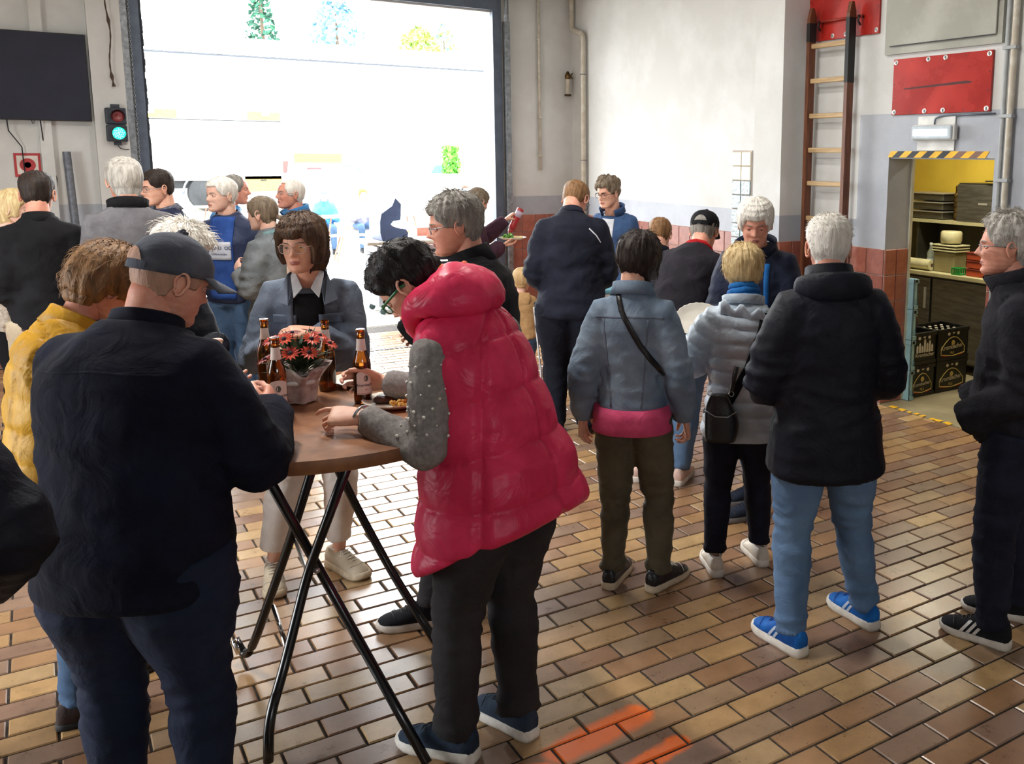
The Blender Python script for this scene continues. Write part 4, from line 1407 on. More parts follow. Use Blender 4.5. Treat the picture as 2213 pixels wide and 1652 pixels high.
def tree(x, y, h, r, label, conifer=False, m1=None, m2=None, seed=0, z0=0.0):
    t = empty('tree', (x, y, 0))
    tag(t, label, 'tree', 'trees behind the yard')
    MB().tube([(0, 0, 0), (0.1, 0, h * 0.5), (0, 0, h * 0.9)], [r * 0.1, r * 0.07, r * 0.03], 8).build('trunk', mat('bark', rgb(92, 76, 62), 0.9), t)
    tr = random.Random(seed)
    mb = MB()
    for k in range(900):
        if conifer:
            u = tr.random() ** 0.7
            z = h * (0.12 + 0.88 * (1 - u))
            rr = r * u * tr.uniform(0.6, 1.05)
        else:
            u = tr.random()
            z = h * (0.3 + 0.7 * u)
            rr = r * math.sin(math.pi * (0.12 + 0.8 * u)) * math.sqrt(tr.random())
        a = tr.uniform(0, 6.283)
        c = Vector((rr * math.cos(a), rr * math.sin(a), z))
        s = tr.uniform(0.18, 0.42) * r * 0.35
        n1 = Vector((tr.uniform(-1, 1), tr.uniform(-1, 1), tr.uniform(-1, 1))).normalized()
        n2 = n1.orthogonal().normalized()
        n3 = n1.cross(n2)
        mb.add([c + n2 * s, c + n3 * s * 0.6 + n1 * s * 0.3, c - n2 * s, c - n3 * s * 0.6 + n1 * s * 0.3], [(0, 1, 2), (0, 2, 3)], k % 2)
    o = mb.build('foliage', [m1, m2], t, fix=False)
    o['kind'] = 'stuff'


CON1, CON2 = mat('conifer_green', rgb(52, 104, 78), 0.9), mat('conifer_dark_green', rgb(30, 72, 56), 0.9)
DEC1, DEC2 = mat('leaf_green', rgb(130, 160, 80), 0.9), mat('leaf_yellow_green', rgb(170, 186, 90), 0.9)
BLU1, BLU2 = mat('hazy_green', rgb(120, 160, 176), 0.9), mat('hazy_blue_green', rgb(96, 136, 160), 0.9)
tree(13.7, 70, 15.5, 2.3, 'tall dark conifer above the roof of the hall', True, CON1, CON2, 1)
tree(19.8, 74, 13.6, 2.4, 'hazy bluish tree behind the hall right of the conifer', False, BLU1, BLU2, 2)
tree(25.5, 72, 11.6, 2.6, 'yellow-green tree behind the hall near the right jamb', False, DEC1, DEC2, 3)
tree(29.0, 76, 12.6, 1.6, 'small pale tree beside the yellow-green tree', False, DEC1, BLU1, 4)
t = empty('hedge_block', (16.6, 43.0, 0))
tag(t, 'narrow clipped green hedge standing by the parked car', 'hedge')
mb = MB()
hr = random.Random(8)
for k in range(500):
    c = Vector((hr.uniform(-0.35, 0.35), hr.uniform(-0.3, 0.3), hr.uniform(0.1, 2.3)))
    n1 = Vector((hr.uniform(-1, 1), hr.uniform(-1, 1), hr.uniform(-1, 1))).normalized()
    n2 = n1.orthogonal().normalized() * 0.12
    n3 = n1.cross(n2.normalized()) * 0.09
    mb.add([c + n2, c + n3, c - n2, c - n3], [(0, 1, 2, 3)])
o = mb.build('foliage', mat('hedge_green', rgb(96, 176, 60), 0.9), t, fix=False)
o['kind'] = 'stuff'
MB().box(-0.3, 0.3, -0.25, 0.25, 0, 0.3).build('planter', METALG, t)

# ---- beer tables and benches in the yard
BEERW = mat('pale_bench_wood', rgb(206, 178, 140), 0.6, rgb(180, 150, 110), 6)


def beer_set(kind, x, y, L_, w, hgt, label, rz=0.0):
    t = empty('beer_' + kind, (x, y, 0), rz)
    tag(t, label, kind, 'beer garden furniture in the yard')
    n = 4 if kind == 'table' else 2
    for k in range(n):
        MB().box(-L_ / 2, L_ / 2, -w / 2 + k * w / n + 0.006, -w / 2 + (k + 1) * w / n - 0.006, hgt - 0.028, hgt, bev=0.004).build('plank', BEERW, t)
    for sx in (-1, 1):
        for sy in (-1, 1):
            MB().tube([(sx * L_ * 0.42, sy * w * 0.42, 0), (sx * L_ * 0.36, sy * w * 0.36, hgt - 0.03)], 0.014, 8).build('leg', mat('orange_brown_leg', rgb(150, 92, 70), 0.5), t)
        MB().tube([(sx * L_ * 0.40, -w * 0.40, hgt * 0.35), (sx * L_ * 0.40, w * 0.40, hgt * 0.35)], 0.01, 6).build('stretcher', MATS['orange_brown_leg'], t)
    return t


beer_set('table', 5.35, 18.2, 2.2, 0.6, 0.77, 'pale beer table in the yard in front of the seated woman')
beer_set('bench', 5.35, 17.3, 2.2, 0.26, 0.48, 'pale beer bench nearest the hall')
beer_set('bench', 5.55, 19.1, 2.2, 0.26, 0.48, 'pale beer bench under the seated woman')
beer_set('table', 3.9, 22.6, 2.2, 0.6, 0.77, 'pale beer table further back in the yard')
t = empty('glass_jug', (5.75, 17.3, 0.48))
tag(t, 'glass jug on an orange dish on the nearest bench', 'jug')
MB().lathe([(0.075, 0), (0.08, 0.02), (0.075, 0.2), (0.07, 0.2), (0.07, 0.02)], 18).build('jug_body', mat('grey_jug', rgb(120, 120, 126), 0.2), t, smooth='auto')
MB().lathe([(0.11, -0.0), (0.12, 0.03), (0.11, 0.03)], 18).build('dish', mat('orange_dish', rgb(214, 110, 60), 0.5), t)
MB().tube([(0.075, 0, 0.17), (0.13, 0, 0.15), (0.13, 0, 0.08), (0.078, 0, 0.05)], 0.01, 8).build('handle', MATS['grey_jug'], t, smooth=True)

# ---- gas grill outside the door
SLATE = mat('slate_lid_enamel', rgb(64, 78, 108), 0.45, rgb(54, 66, 94), 5)
GRG = mat('grill_grey', rgb(150, 154, 162), 0.5)
t = empty('gas_grill', (3.36, 11.2, 0))
tag(t, 'grey gas grill cart with open slate-blue lid outside the bay door', 'grill')
MB().box(0.0, 1.10, 0.0, 0.55, 0.10, 0.50).build('cabinet', GRG, t)
MB().box(0.0, 0.06, 0.0, 0.55, 0.50, 0.84).build('side_frame', GRG, t)
MB().box(1.04, 1.10, 0.0, 0.55, 0.50, 0.84).build('side_frame', GRG, t)
MB().box(0.06, 1.04, 0.25, 0.53, 0.5, 0.70).build('inner_tray', mat('dark_blue_steel', rgb(36, 44, 60), 0.5), t)
MB().box(-0.12, 1.20, -0.02, 0.58, 0.86, 0.90, bev=0.008).build('side_shelf', mat('speckled_shelf', rgb(176, 166, 150), 0.6, rgb(120, 112, 100), 40, 0.9), t)
cp = MB().box(0.05, 1.05, -0.05, 0.02, 0.70, 0.85, bev=0.01).build('control_panel', mat('panel_taupe', rgb(140, 126, 124), 0.4), t)
for k in range(5):
    MB().lathe([(0.022, 0), (0.02, 0.03), (0.001, 0.03)], 14, (0.18 + k * 0.17, -0.05, 0.775), axis=Matrix.Rotation(rad(90), 3, 'X')).build('knob', BLACK, cp)
MB().tube([(0.06, -0.07, 0.64), (1.04, -0.07, 0.64)], 0.012, 8).build('towel_rail', SCREW, t, smooth=True)
LID = [(3.619, 1.423), (3.685, 1.35), (3.675, 1.155), (3.582, 1.142), (3.552, 1.105), (3.583, 1.077), (3.664, 1.052), (3.734, 1.038), (3.764, 0.994), (3.754, 0.908), (3.527, 0.879), (3.441, 0.91), (3.42, 1.009), (3.421, 1.139), (3.443, 1.236), (3.577, 1.329)]
for y0 in (0.04, 0.46):
    MB().prism([(u - 3.36, v) for u, v in LID], y0, y0 + 0.03, lambda u, v, d: (u, d, v)).build('lid_cheek', SLATE, t)
ld = MB()
a_ = [LID[i] for i in (11, 12, 13, 14, 15, 0)]
ld.add([(u - 3.36, 0.07, v) for u, v in a_] + [(u - 3.36, 0.46, v) for u, v in a_] + [(u - 3.35, 0.07, v - 0.01) for u, v in a_] + [(u - 3.35, 0.46, v - 0.01) for u, v in a_],
       [(k, k + 1, 7 + k, 6 + k) for k in range(5)] + [(12 + k, 13 + k, 19 + k, 18 + k) for k in range(5)])
ld.build('lid_shell', SLATE, t, smooth=True)
for x in (0.06, 1.04):
    for y in (0.05, 0.5):
        c = MB().lathe([(0.001, -0.012), (0.04, -0.012), (0.04, 0.012), (0.001, 0.012)], 14, (x, y, 0.04), axis=Matrix.Rotation(rad(90), 3, 'X')).build('caster', mat('caster_rubber', rgb(70, 90, 90), 0.6), t)
        MB().box(x - 0.02, x + 0.02, y - 0.02, y + 0.02, 0.05, 0.10).build('caster_fork', GALV, c)
t = empty('red_tile_counter', (4.35, 11.9, 0))
tag(t, 'low red-tiled block behind the grill', 'wall block')
MB().box(-0.25, 0.5, 0, 0.3, 0, 1.0).build('core', WGROUT, t)
for i in range(4):
    for j in range(4):
        MB().box(-0.25 + i * 0.1875 + 0.003, -0.25 + (i + 1) * 0.1875 - 0.003, -0.01, 0, j * 0.25 + 0.003, (j + 1) * 0.25 - 0.003).build('tile', RTILE[(i + j) % 3], t)
# ================================================================== people: generator
V = Vector


def vox(mb, size, smooth=2, adaptive=0.0):
    """fuse overlapping closed shapes into one continuous surface"""
    me = mb.mesh('fused')
    bm = bmesh.new()
    bm.from_mesh(me)
    bmesh.ops.recalc_face_normals(bm, faces=bm.faces)
    bm.to_mesh(me)
    bm.free()
    o = bpy.data.objects.new('fused', me)
    COL.objects.link(o)
    md = o.modifiers.new('r', 'REMESH')
    md.mode = 'VOXEL'
    md.voxel_size = size
    md.adaptivity = adaptive
    if smooth:
        sm = o.modifiers.new('s', 'SMOOTH')
        sm.factor = 0.5
        sm.iterations = smooth
    dg = bpy.context.evaluated_depsgraph_get()
    out = bpy.data.meshes.new_from_object(o.evaluated_get(dg))
    bpy.data.objects.remove(o)
    bpy.data.meshes.remove(me)
    return out


def get_co(me):
    a = np.empty(len(me.vertices) * 3)
    me.vertices.foreach_get('co', a)
    return a.reshape(-1, 3)


def set_co(me, a):
    me.vertices.foreach_set('co', a.reshape(-1))
    me.update()


def get_no(me):
    a = np.empty(len(me.vertices) * 3)
    me.vertices.foreach_get('normal', a)
    return a.reshape(-1, 3)


def fold_noise(p, seed, fx, fy, fz):
    q = V((p[0] * fx + seed * 3.1, p[1] * fy + seed * 1.7, p[2] * fz + seed))
    return noise.noise(q)


def ellipse(c, ux, uy, w, d, n=26, sq=0.9):
    out = []
    for k in range(n):
        a = 2 * math.pi * k / n
        ca, sa = math.cos(a), math.sin(a)
        out.append(c + ux * (w * math.copysign(abs(ca) ** sq, ca)) + uy * (d * math.copysign(abs(sa) ** sq, sa)))
    return out


def interp(tab, x):
    if x <= tab[0][0]:
        return tab[0][1:]
    for a, b in zip(tab, tab[1:]):
        if x <= b[0]:
            t = (x - a[0]) / (b[0] - a[0])
            t = t * t * (3 - 2 * t)
            return tuple(p + (q - p) * t for p, q in zip(a[1:], b[1:]))
    return tab[-1][1:]


# ---------------------------------------------------------------- head
HEAD = [  # z, front, back, half width
    (0.000, 0.072, 0.030, 0.018), (0.006, 0.082, 0.012, 0.034), (0.018, 0.087, -0.012, 0.046), (0.034, 0.087, -0.040, 0.0545),
    (0.050, 0.088, -0.062, 0.0600), (0.072, 0.089, -0.080, 0.0655), (0.094, 0.088, -0.092, 0.0700), (0.112, 0.087, -0.098, 0.0725),
    (0.130, 0.090, -0.101, 0.0745), (0.150, 0.089, -0.102, 0.0755), (0.170, 0.082, -0.098, 0.0735), (0.190, 0.067, -0.086, 0.0665),
    (0.206, 0.048, -0.068, 0.0530), (0.217, 0.026, -0.046, 0.0350), (0.2235, 0.004, -0.022, 0.0150), (0.225, -0.006, -0.010, 0.003)]


def head_pt(phi, z, grow=0.0):
    f, b, w = interp(HEAD, z)
    c, s = math.cos(phi), math.sin(phi)
    yc, hd = (f + b) / 2, (f - b) / 2
    e = 0.86 if c > 0 else 1.0
    return V(((w + grow) * math.copysign(abs(s) ** 0.95, s), yc + (hd + grow) * math.copysign(abs(c) ** e, c), z))


def gauss(x, s):
    return math.exp(-0.5 * (x / s) ** 2)


def face_push(x, z, fat=0.0, nose=1.0, smile=0.0):
    d = 0.0
    # nose
    if 0.068 < z < 0.135:
        if z > 0.082:
            t = (0.135 - z) / 0.053
            d += nose * (0.002 + 0.021 * t ** 1.2) * gauss(x, 0.0065 + 0.004 * t)
        else:
            t = (z - 0.068) / 0.014
            d += nose * 0.023 * t * gauss(x, 0.0115)
    d -= 0.010 * (gauss(x - 0.031, 0.012) + gauss(x + 0.031, 0.012)) * gauss(z - 0.112, 0.009)
    d += 0.005 * gauss(abs(x) - 0.024, 0.02) * gauss(z - 0.132, 0.007)
    d += 0.006 * (gauss(x - 0.042, 0.014) + gauss(x + 0.042, 0.014)) * gauss(z - 0.088, 0.014) * (1 + smile)
    d += 0.0055 * gauss(x, 0.018) * gauss(z - 0.0535, 0.0038) + 0.006 * gauss(x, 0.016) * gauss(z - 0.0445, 0.0042)
    d -= 0.003 * gauss(x, 0.022) * gauss(z - 0.049, 0.0018)
    d -= 0.0035 * gauss(x, 0.018) * gauss(z - 0.035, 0.005)
    d += 0.005 * gauss(x, 0.014) * gauss(z - 0.016, 0.009)
    d -= 0.004 * (gauss(abs(x) - 0.031, 0.006)) * gauss(z - 0.058 + 0.02 * 0, 0.012)
    return d


def head_mesh(mb, M, nose=1.0, smile=0.0, detail=1.0, eyes='open', old=0.3):
    nphi, nz = (72, 62) if detail >= 1 else ((48, 40) if detail >= 0.6 else (28, 22))
    vs, fs = [], []
    for i in range(nz + 1):
        t = i / nz
        z = 0.225 * (0.5 - 0.5 * math.cos(math.pi * t)) * 0.35 + 0.225 * t * 0.65
        for k in range(nphi):
            phi = 2 * math.pi * k / nphi
            # crowd columns to the face
            phi = phi - 0.45 * math.sin(phi)
            p = head_pt(phi, z)
            if math.cos(phi) > 0.15:
                p.y += face_push(p.x, z, 0, nose, smile) * min(1, (math.cos(phi) - 0.15) / 0.25)
            vs.append(M @ p)
    mats_ = []
    for i in range(nz):
        for k in range(nphi):
            k2 = (k + 1) % nphi
            fs.append((i * nphi + k2, i * nphi + k, (i + 1) * nphi + k, (i + 1) * nphi + k2))
    fs.append(tuple(range(nphi)))
    fs.append(tuple(nz * nphi + k for k in range(nphi))[::-1])
    o = len(mb.v)
    mb.add(vs, fs, 0)
    Mi = M.inverted()
    for q in range(len(fs)):
        f = fs[q]
        c = Mi @ (sum((V(vs[i]) for i in f), V((0, 0, 0))) / len(f))
        if c.y > 0.06 and abs(c.x) < 0.0235 and 0.0405 < c.z + 0.0 < 0.0575 - 0.12 * abs(c.x) + 0.0:
            if abs(c.x) < 0.024 - abs(c.z - 0.049) * 1.2:
                mb.m[len(mb.m) - len(fs) + q] = 1
    if detail >= 0.6:
        for s in (-1, 1):
            e0 = M @ V((0.031 * s, 0.0685, 0.112))
            k = M.to_scale().x
            if eyes != 'shut':
                ball = MB().ball((0, 0, 0), 0.0125 * k, sub=2)
                mb.add([e0 + V(p) for p in ball.v], ball.f, 2)
                iris = MB().ball((0, 0, 0), 0.0062 * k, sub=2)
                ax = (M.to_3x3() @ V((0, 1, 0))).normalized()
                ic = e0 + ax * 0.0085 * k
                if eyes == 'down':
                    ic = ic - (M.to_3x3() @ V((0, 0, 1))).normalized() * 0.004 * k
                mb.add([ic + V(p) for p in iris.v], iris.f, 3)
            # lids: two small arcs of skin over the ball
            up = 0.0055 if eyes == 'open' else 0.0005
            for sign, zz in ((1, up), (-1, -0.0062)):
                lid = []
                for j in range(9):
                    a = math.pi * (j / 8)
                    lid.append(M @ V((0.031 * s + 0.0150 * math.cos(a) * -1, 0.0785 - 0.007 * abs(math.cos(a)) ** 2 + (0.0016 if eyes != 'open' and sign > 0 else 0), 0.112 + sign * abs(zz) * math.sin(a) if sign * zz > 0 else 0.112 + zz * math.sin(a))))
                mb.tube(lid, [0.0018 * k] + [0.0032 * k] * 7 + [0.0018 * k], 6, 0)
                if eyes != 'open' and sign > 0:
                    lid2 = [p + (M.to_3x3() @ V((0, -0.001, 0.005))) for p in lid]
                    mb.tube(lid2, [0.002 * k] + [0.004 * k] * 7 + [0.002 * k], 6, 0)
    # ears: bowl-shaped shell
    nE = 14 if detail >= 0.6 else 10
    for s in (-1, 1):
        rim = []
        for j in range(nE + 1):
            a = -0.6 + (2 * math.pi - 0.5) * j / nE
            rx, rz = 0.0165, 0.031
            taper = 0.72 if math.sin(a) < 0 else 1.0
            rim.append(M @ V((s * (0.0715 + 0.010 + 0.008 * math.cos(a) * -1 * 0.6), -0.012 + -rx * taper * math.cos(a) * -1 * -1, 0.103 + rz * math.sin(a) * 0.95 + 0.002)))
        kk = M.to_scale().x
        mb.tube(rim, [0.003 * kk] + [0.0042 * kk] * (nE - 1) + [0.0045 * kk], 6, 0)
        ins = MB().ball((0, 0, 0), 1, sub=2)
        mb.add([M @ V((s * 0.0745 + p[0] * 0.0055, -0.011 + p[1] * 0.0150, 0.101 + p[2] * 0.028)) for p in ins.v], ins.f, 0)


def hair_mesh(M, st, seed=0, detail=1.0):
    """hair shell grown from the skull, with locks and loose strands"""
    rg = random.Random(seed)
    top, side, back = st.get('top', 0.018), st.get('side', 0.012), st.get('back', 0.014)
    zf, zt, zs, zb = st.get('front', 0.165), st.get('temple', 0.135), st.get('ear', 0.10), st.get('nape', 0.035)
    hang = st.get('hang', 0.07)
    part = st.get('part', 0)
    prof = [(0, zf), (st.get('fw', 34), zf + st.get('fup', 0.004)), (st.get('fw', 34) + 20, zt), (st.get('fw', 34) + 34, zs), (100, zs - 0.004), (118, (zs + zb) / 2 - 0.012), (138, zb), (180, zb - 0.004)]
    nphi, nv = (120, 36) if detail >= 1 else ((84, 26) if detail >= 0.6 else (40, 14))
    amp = st.get('rough', 0.0035)
    flow = st.get('flow', 1.0)
    pts = []
    cen = V((0, -0.008, 0.11))
    for i in range(nv + 1):
        v = i / nv
        for k in range(nphi):
            phi = 2 * math.pi * k / nphi
            dg = abs(math.degrees(phi if phi <= math.pi else phi - 2 * math.pi))
            zbt = interp([(a, b) for a, b in prof], dg)[0] + 0.004 * noise.noise(V((phi * 9, seed, 0))) * st.get('jag', 1)
            z = zbt + (0.2249 - zbt) * math.cos(min(v, 0.999) * math.pi / 2) ** 1.0
            ze = max(z, hang) if dg > 45 else z
            p = head_pt(phi, min(ze, 0.2248))
            th = side if 50 < dg < 115 else back
            bl = min(1, max(0, (dg - 35) / 30)) if dg < 75 else 1
            th = th * bl + st.get('fringe', top * 0.8) * (1 - bl)
            if 95 < dg < 125:
                q = (dg - 95) / 30
                th = side * (1 - q) + back * q
            tz = min(1, max(0, (z - 0.13) / 0.07))
            th = th * (1 - tz) + top * tz
            edge = min(1, (1 - v) / 0.16)
            th *= 0.25 + 0.75 * edge ** 0.6
            cl = noise.noise(V((phi * 6.5 * flow, v * 2.2, seed * 1.3))) * 1.2 + noise.noise(V((phi * 19 * flow, v * 3.0 + 4, seed))) * 0.8
            cl += noise.noise(V((p.x * 40, p.y * 40, z * 30 + seed))) * st.get('curl', 0.25) * 2
            th += amp * cl * (0.4 + 0.6 * edge)
            d = (p - cen)
            d = V((d.x, d.y, d.z * 0.9)).normalized()
            q = p + d * max(0.002, th)
            if ze > z:
                q.z = z - 0.0 + d.z * th * 0.3
                inn = st.get('inward', 0.0) * (ze - z)
                q.x *= 1 - inn * 2
                q.y = q.y + inn * 0.5
            pts.append(q)
    # tuck-in ring
    for k in range(nphi):
        q = pts[nv * nphi + k].copy()
        base = head_pt(2 * math.pi * k / nphi, min(0.22, max(0.01, q.z + 0.004)))
        pts.append(V((base.x * 0.93, base.y * 0.95 - 0.002, q.z + 0.006)))
    mb = MB()
    fs = []
    for i in range(nv + 1):
        for k in range(nphi):
            k2 = (k + 1) % nphi
            fs.append((i * nphi + k, i * nphi + k2, (i + 1) * nphi + k2, (i + 1) * nphi + k))
    mb.add([M @ p for p in pts], fs)
    ns = int(st.get('strands', 160) * (1 if detail >= 1 else 0.5 if detail >= 0.6 else 0.15))
    lift, ln = st.get('lift', 0.35), st.get('slen', 0.035)
    for _ in range(ns):
        k, i = rg.randrange(nphi), int(nv * rg.uniform(0.03, 0.92))
        p = pts[i * nphi + k]
        q = pts[min(nv, i + 2) * nphi + (k + rg.choice((-2, -1, 0, 1, 2))) % nphi]
        fl = (q - p)
        fl = fl.normalized() if fl.length > 1e-6 else V((0, 0, -1))
        ou = (p - cen).normalized()
        L = ln * rg.uniform(0.5, 1.2)
        if st.get('up', 0) and p.z > 0.15:
            fl = (fl * (1 - st['up']) + ou * st['up'] + V((rg.uniform(-.4, .4), rg.uniform(-.4, .4), 0)))
        a = p - ou * 0.002
        b_ = a + fl * L * 0.5 + ou * L * lift * 0.6
        c = a + fl * L + ou * L * lift * rg.uniform(0.2, 0.9)
        w = 0.0011 * st.get('sw', 1.0)
        mb.tube([M @ a, M @ b_, M @ c], [w * 1.3, w, w * 0.25], 3, caps=False)
    return mb


# ---------------------------------------------------------------- hand
def hand_mesh(M, curl=28, right=True, thumb=0.0, spread=3.0, size=0.0042, curls=None):
    """palm, four fingers of unequal length and a thumb leaving the side of the palm, fused into one surface"""
    mb = MB()
    sx = 1 if right else -1
    rings = []
    for y, w, t in ((-0.03, 0.026, 0.020), (0.0, 0.027, 0.019), (0.03, 0.036, 0.017), (0.065, 0.042, 0.0155), (0.092, 0.042, 0.0135), (0.104, 0.038, 0.010)):
        rings.append(ellipse(V((0, y, 0)), V((1, 0, 0)), V((0, 0, 1)), w, t, 16, 0.8))
    mb.loft(rings)
    for j, (x, L, r, y0) in enumerate(((-0.031, 0.072, 0.0088, 0.094), (-0.0105, 0.081, 0.0091, 0.098), (0.0105, 0.075, 0.0087, 0.096), (0.0305, 0.059, 0.0078, 0.088))):
        cu = (curls[j] if curls else curl + j * 3)
        a = math.radians(cu * 0.55)
        sp = math.radians((j - 1.5) * spread)
        p = V((x, y0 - 0.012, -0.001))
        pts, rs = [p], [r * 1.05]
        for ph, (fr_, mul) in enumerate(((0.45, 1.0), (0.3, 1.15), (0.25, 0.8))):
            d = V((math.sin(sp) * math.cos(a), math.cos(a) * math.cos(sp), -math.sin(a)))
            stp = L * fr_ + (0.012 if ph == 0 else 0)
            pts += [p + d * stp * 0.55, p + d * stp]
            rs += [r * (0.95 - 0.08 * ph), r * (0.98 - 0.1 * ph)]
            p = p + d * stp
            a += math.radians(cu * mul)
        rs[-1] = r * 0.72
        mb.tube(pts, rs, 8)
        mb.ball(p, r * 0.74, sub=1)
    t0 = V((-0.026, 0.022, -0.006))
    d1 = V((-0.62 + thumb * 0.35, 0.62, -0.32 - thumb * 0.5)).normalized()
    t1 = t0 + d1 * 0.042
    d2 = V((-0.20 + thumb * 0.5, 0.88, -0.22 - thumb * 0.3)).normalized()
    t2 = t1 + d2 * 0.032
    t3 = t2 + (d2 + V((0.15, 0, -0.05))).normalized() * 0.024
    mb.tube([t0, t1, t2, t3], [0.0145, 0.0115, 0.0105, 0.0078], 8)
    mb.ball(t3, 0.0078, sub=1)
    mb.ball(t0, 0.016, sub=1)
    me = vox(mb, size, 2)
    co = get_co(me)
    out = MB()
    out.add([M @ V((c[0] * sx, c[1], c[2])) for c in co], [tuple(p.vertices) if sx > 0 else tuple(p.vertices)[::-1] for p in me.polygons])
    bpy.data.meshes.remove(me)
    return out


_HANDS = {}


def hand_frame(w, d, back):
    y = V(d).normalized()
    z = V(back)
    z = (z - y * z.dot(y)).normalized()
    x = y.cross(z)
    return Matrix(((x.x, y.x, z.x, w[0]), (x.y, y.y, z.y, w[1]), (x.z, y.z, z.z, w[2]), (0, 0, 0, 1)))


# ---------------------------------------------------------------- shoe
def shoe(parent, M, style, L=0.285):
    """sneaker or street shoe: upper, sole, laces; local y forward, origin under the ankle"""
    k = L / 0.285
    ups, sol = style['upper'], style['sole']
    sh = style.get('sole_h', 0.03)
    mb = MB()
    secs = [  # y, half width, top height
        (-0.080, 0.020, 0.080), (-0.072, 0.032, 0.104), (-0.05, 0.037, 0.108), (-0.015, 0.038, 0.102), (0.02, 0.039, 0.108),
        (0.05, 0.041, 0.104), (0.085, 0.045, 0.088), (0.12, 0.048, 0.072), (0.155, 0.047, 0.063), (0.18, 0.041, 0.056), (0.198, 0.029, 0.048), (0.206, 0.012, 0.040)]
    rings = []
    for y, w, t in secs:
        if style.get('low'):
            t = 0.03 + (t - 0.03) * 0.72
        rg = []
        for j in range(16):
            a = 2 * math.pi * j / 16
            ca, sa = math.cos(a), math.sin(a)
            x = w * math.copysign(abs(ca) ** 0.7, ca)
            zc = sh * 0.55 + (t - sh * 0.55) * (0.5 + 0.5 * math.copysign(abs(sa) ** (0.75 if sa > 0 else 0.4), sa))
            if sa > 0:
                x *= 1 - 0.32 * sa
            rg.append(M @ V((x * k, y * k, zc * k)))
        rings.append(rg)
    mb.loft(rings)
    up = mb.build('shoe', ups, parent, smooth=True)
    outl = []
    for y, w in ((-0.086, 0.014), (-0.08, 0.030), (-0.055, 0.040), (-0.01, 0.040), (0.04, 0.041), (0.09, 0.048), (0.13, 0.052), (0.165, 0.049), (0.19, 0.040), (0.208, 0.026), (0.216, 0.010)):
        outl.append((w, y))
    poly = outl + [(-w, y) for w, y in outl[::-1]]
    sm = MB()
    fl = style.get('flare', 0.0)
    rs = []
    for zz, g in ((0.0, 0.95 + fl), (sh * 0.3, 1.0 + fl), (sh * 0.9, 0.98), (sh * 1.05, 0.90)):
        rs.append([M @ V((x * g * k, (y * (1 + (g - 1) * 0.4)) * k, (zz + (0.012 * max(0, (y - 0.14) / 0.07) ** 2 if zz < sh * 0.5 else 0.006 * max(0, (y - 0.14) / 0.07)) + (0.004 if (y < -0.05 and zz > 0.01) else 0)) * k)) for x, y in poly])
    sm.loft(rs)
    sm.build('sole', sol, up, smooth=True)
    if style.get('laces'):
        lm = MB()
        for j in range(5):
            y = 0.045 + j * 0.017
            z = interp([(s_[0], s_[2]) for s_ in secs], y)[0] + 0.003
            lm.tube([M @ V((-0.02 * k, y * k, (z - 0.006) * k)), M @ V((0, (y + 0.004) * k, (z + 0.001) * k)), M @ V((0.02 * k, y * k, (z - 0.006) * k))], 0.0024 * k, 5)
        if style.get('bow'):
            for s in (-1, 1):
                z = 0.108
                lm.tube([M @ V((0, 0.05 * k, z * k)), M @ V((s * 0.03 * k, 0.06 * k, (z + 0.01) * k)), M @ V((s * 0.045 * k, 0.075 * k, (z - 0.012) * k)), M @ V((s * 0.02 * k, 0.062 * k, z * k))], 0.0018 * k, 5)
        lm.build('laces', style['laces'], up)
    if style.get('stripes'):
        st = MB()
        for j in range(style.get('nstripes', 3)):
            for s in (-1, 1):
                y = 0.012 + j * 0.026
                rows_ = []
                for q in range(6):
                    zz = 0.034 + 0.05 * q / 5
                    rw = []
                    for dy in (0.0, 0.014):
                        yy = y + dy + 0.034 - 0.034 * q / 5
                        w = interp([(c_[0], c_[1]) for c_ in secs], yy)[0]
                        t = interp([(c_[0], c_[2]) for c_ in secs], yy)[0]
                        f = (zz - sh * 0.55) / (t - sh * 0.55) * 2 - 1
                        sa = math.copysign(min(1, abs(f)) ** (1 / (0.75 if f > 0 else 0.4)), f)
                        x = w * max(0.0, 1 - sa * sa) ** 0.35 * (1 - 0.32 * max(0, sa))
                        rw.append(V((s * (x + 0.0018), yy, zz)))
                    rows_.append(rw)
                st.add([M @ (p * k) for rw in rows_ for p in rw], [(q * 2, q * 2 + 1, q * 2 + 3, q * 2 + 2) for q in range(5)])
        st.build('stripe', style['stripes'], up)
    if not style.get('low'):
        tp = MB()
        for yy in (0.135,):
            w = interp([(q[0], q[1]) for q in secs], yy)[0]
            tt = interp([(q[0], q[2]) for q in secs], yy)[0]
            tp.tube([M @ (V((w * 0.99 * math.cos(a_), yy + 0.02 * (1 - abs(math.cos(a_))), sh + (tt - sh) * max(0, math.sin(a_)) ** 0.8 + 0.001)) * k) for a_ in [math.pi * j / 12 for j in range(13)]], 0.0016 * k, 4)
        tp.build('toe_seam', style.get('laces', ups), up)
    if style.get('collar'):
        cm = MB()
        rg = [M @ V((0.031 * k * math.cos(a), (-0.018 + 0.044 * math.sin(a)) * k, (0.107 + 0.004 * math.cos(2 * a)) * k)) for a in [2 * math.pi * j / 16 for j in range(16)]]
        cm.tube(rg, 0.006 * k, 6, closed=True)
        cm.build('shoe_collar', style['collar'], up, smooth=True)
    return up


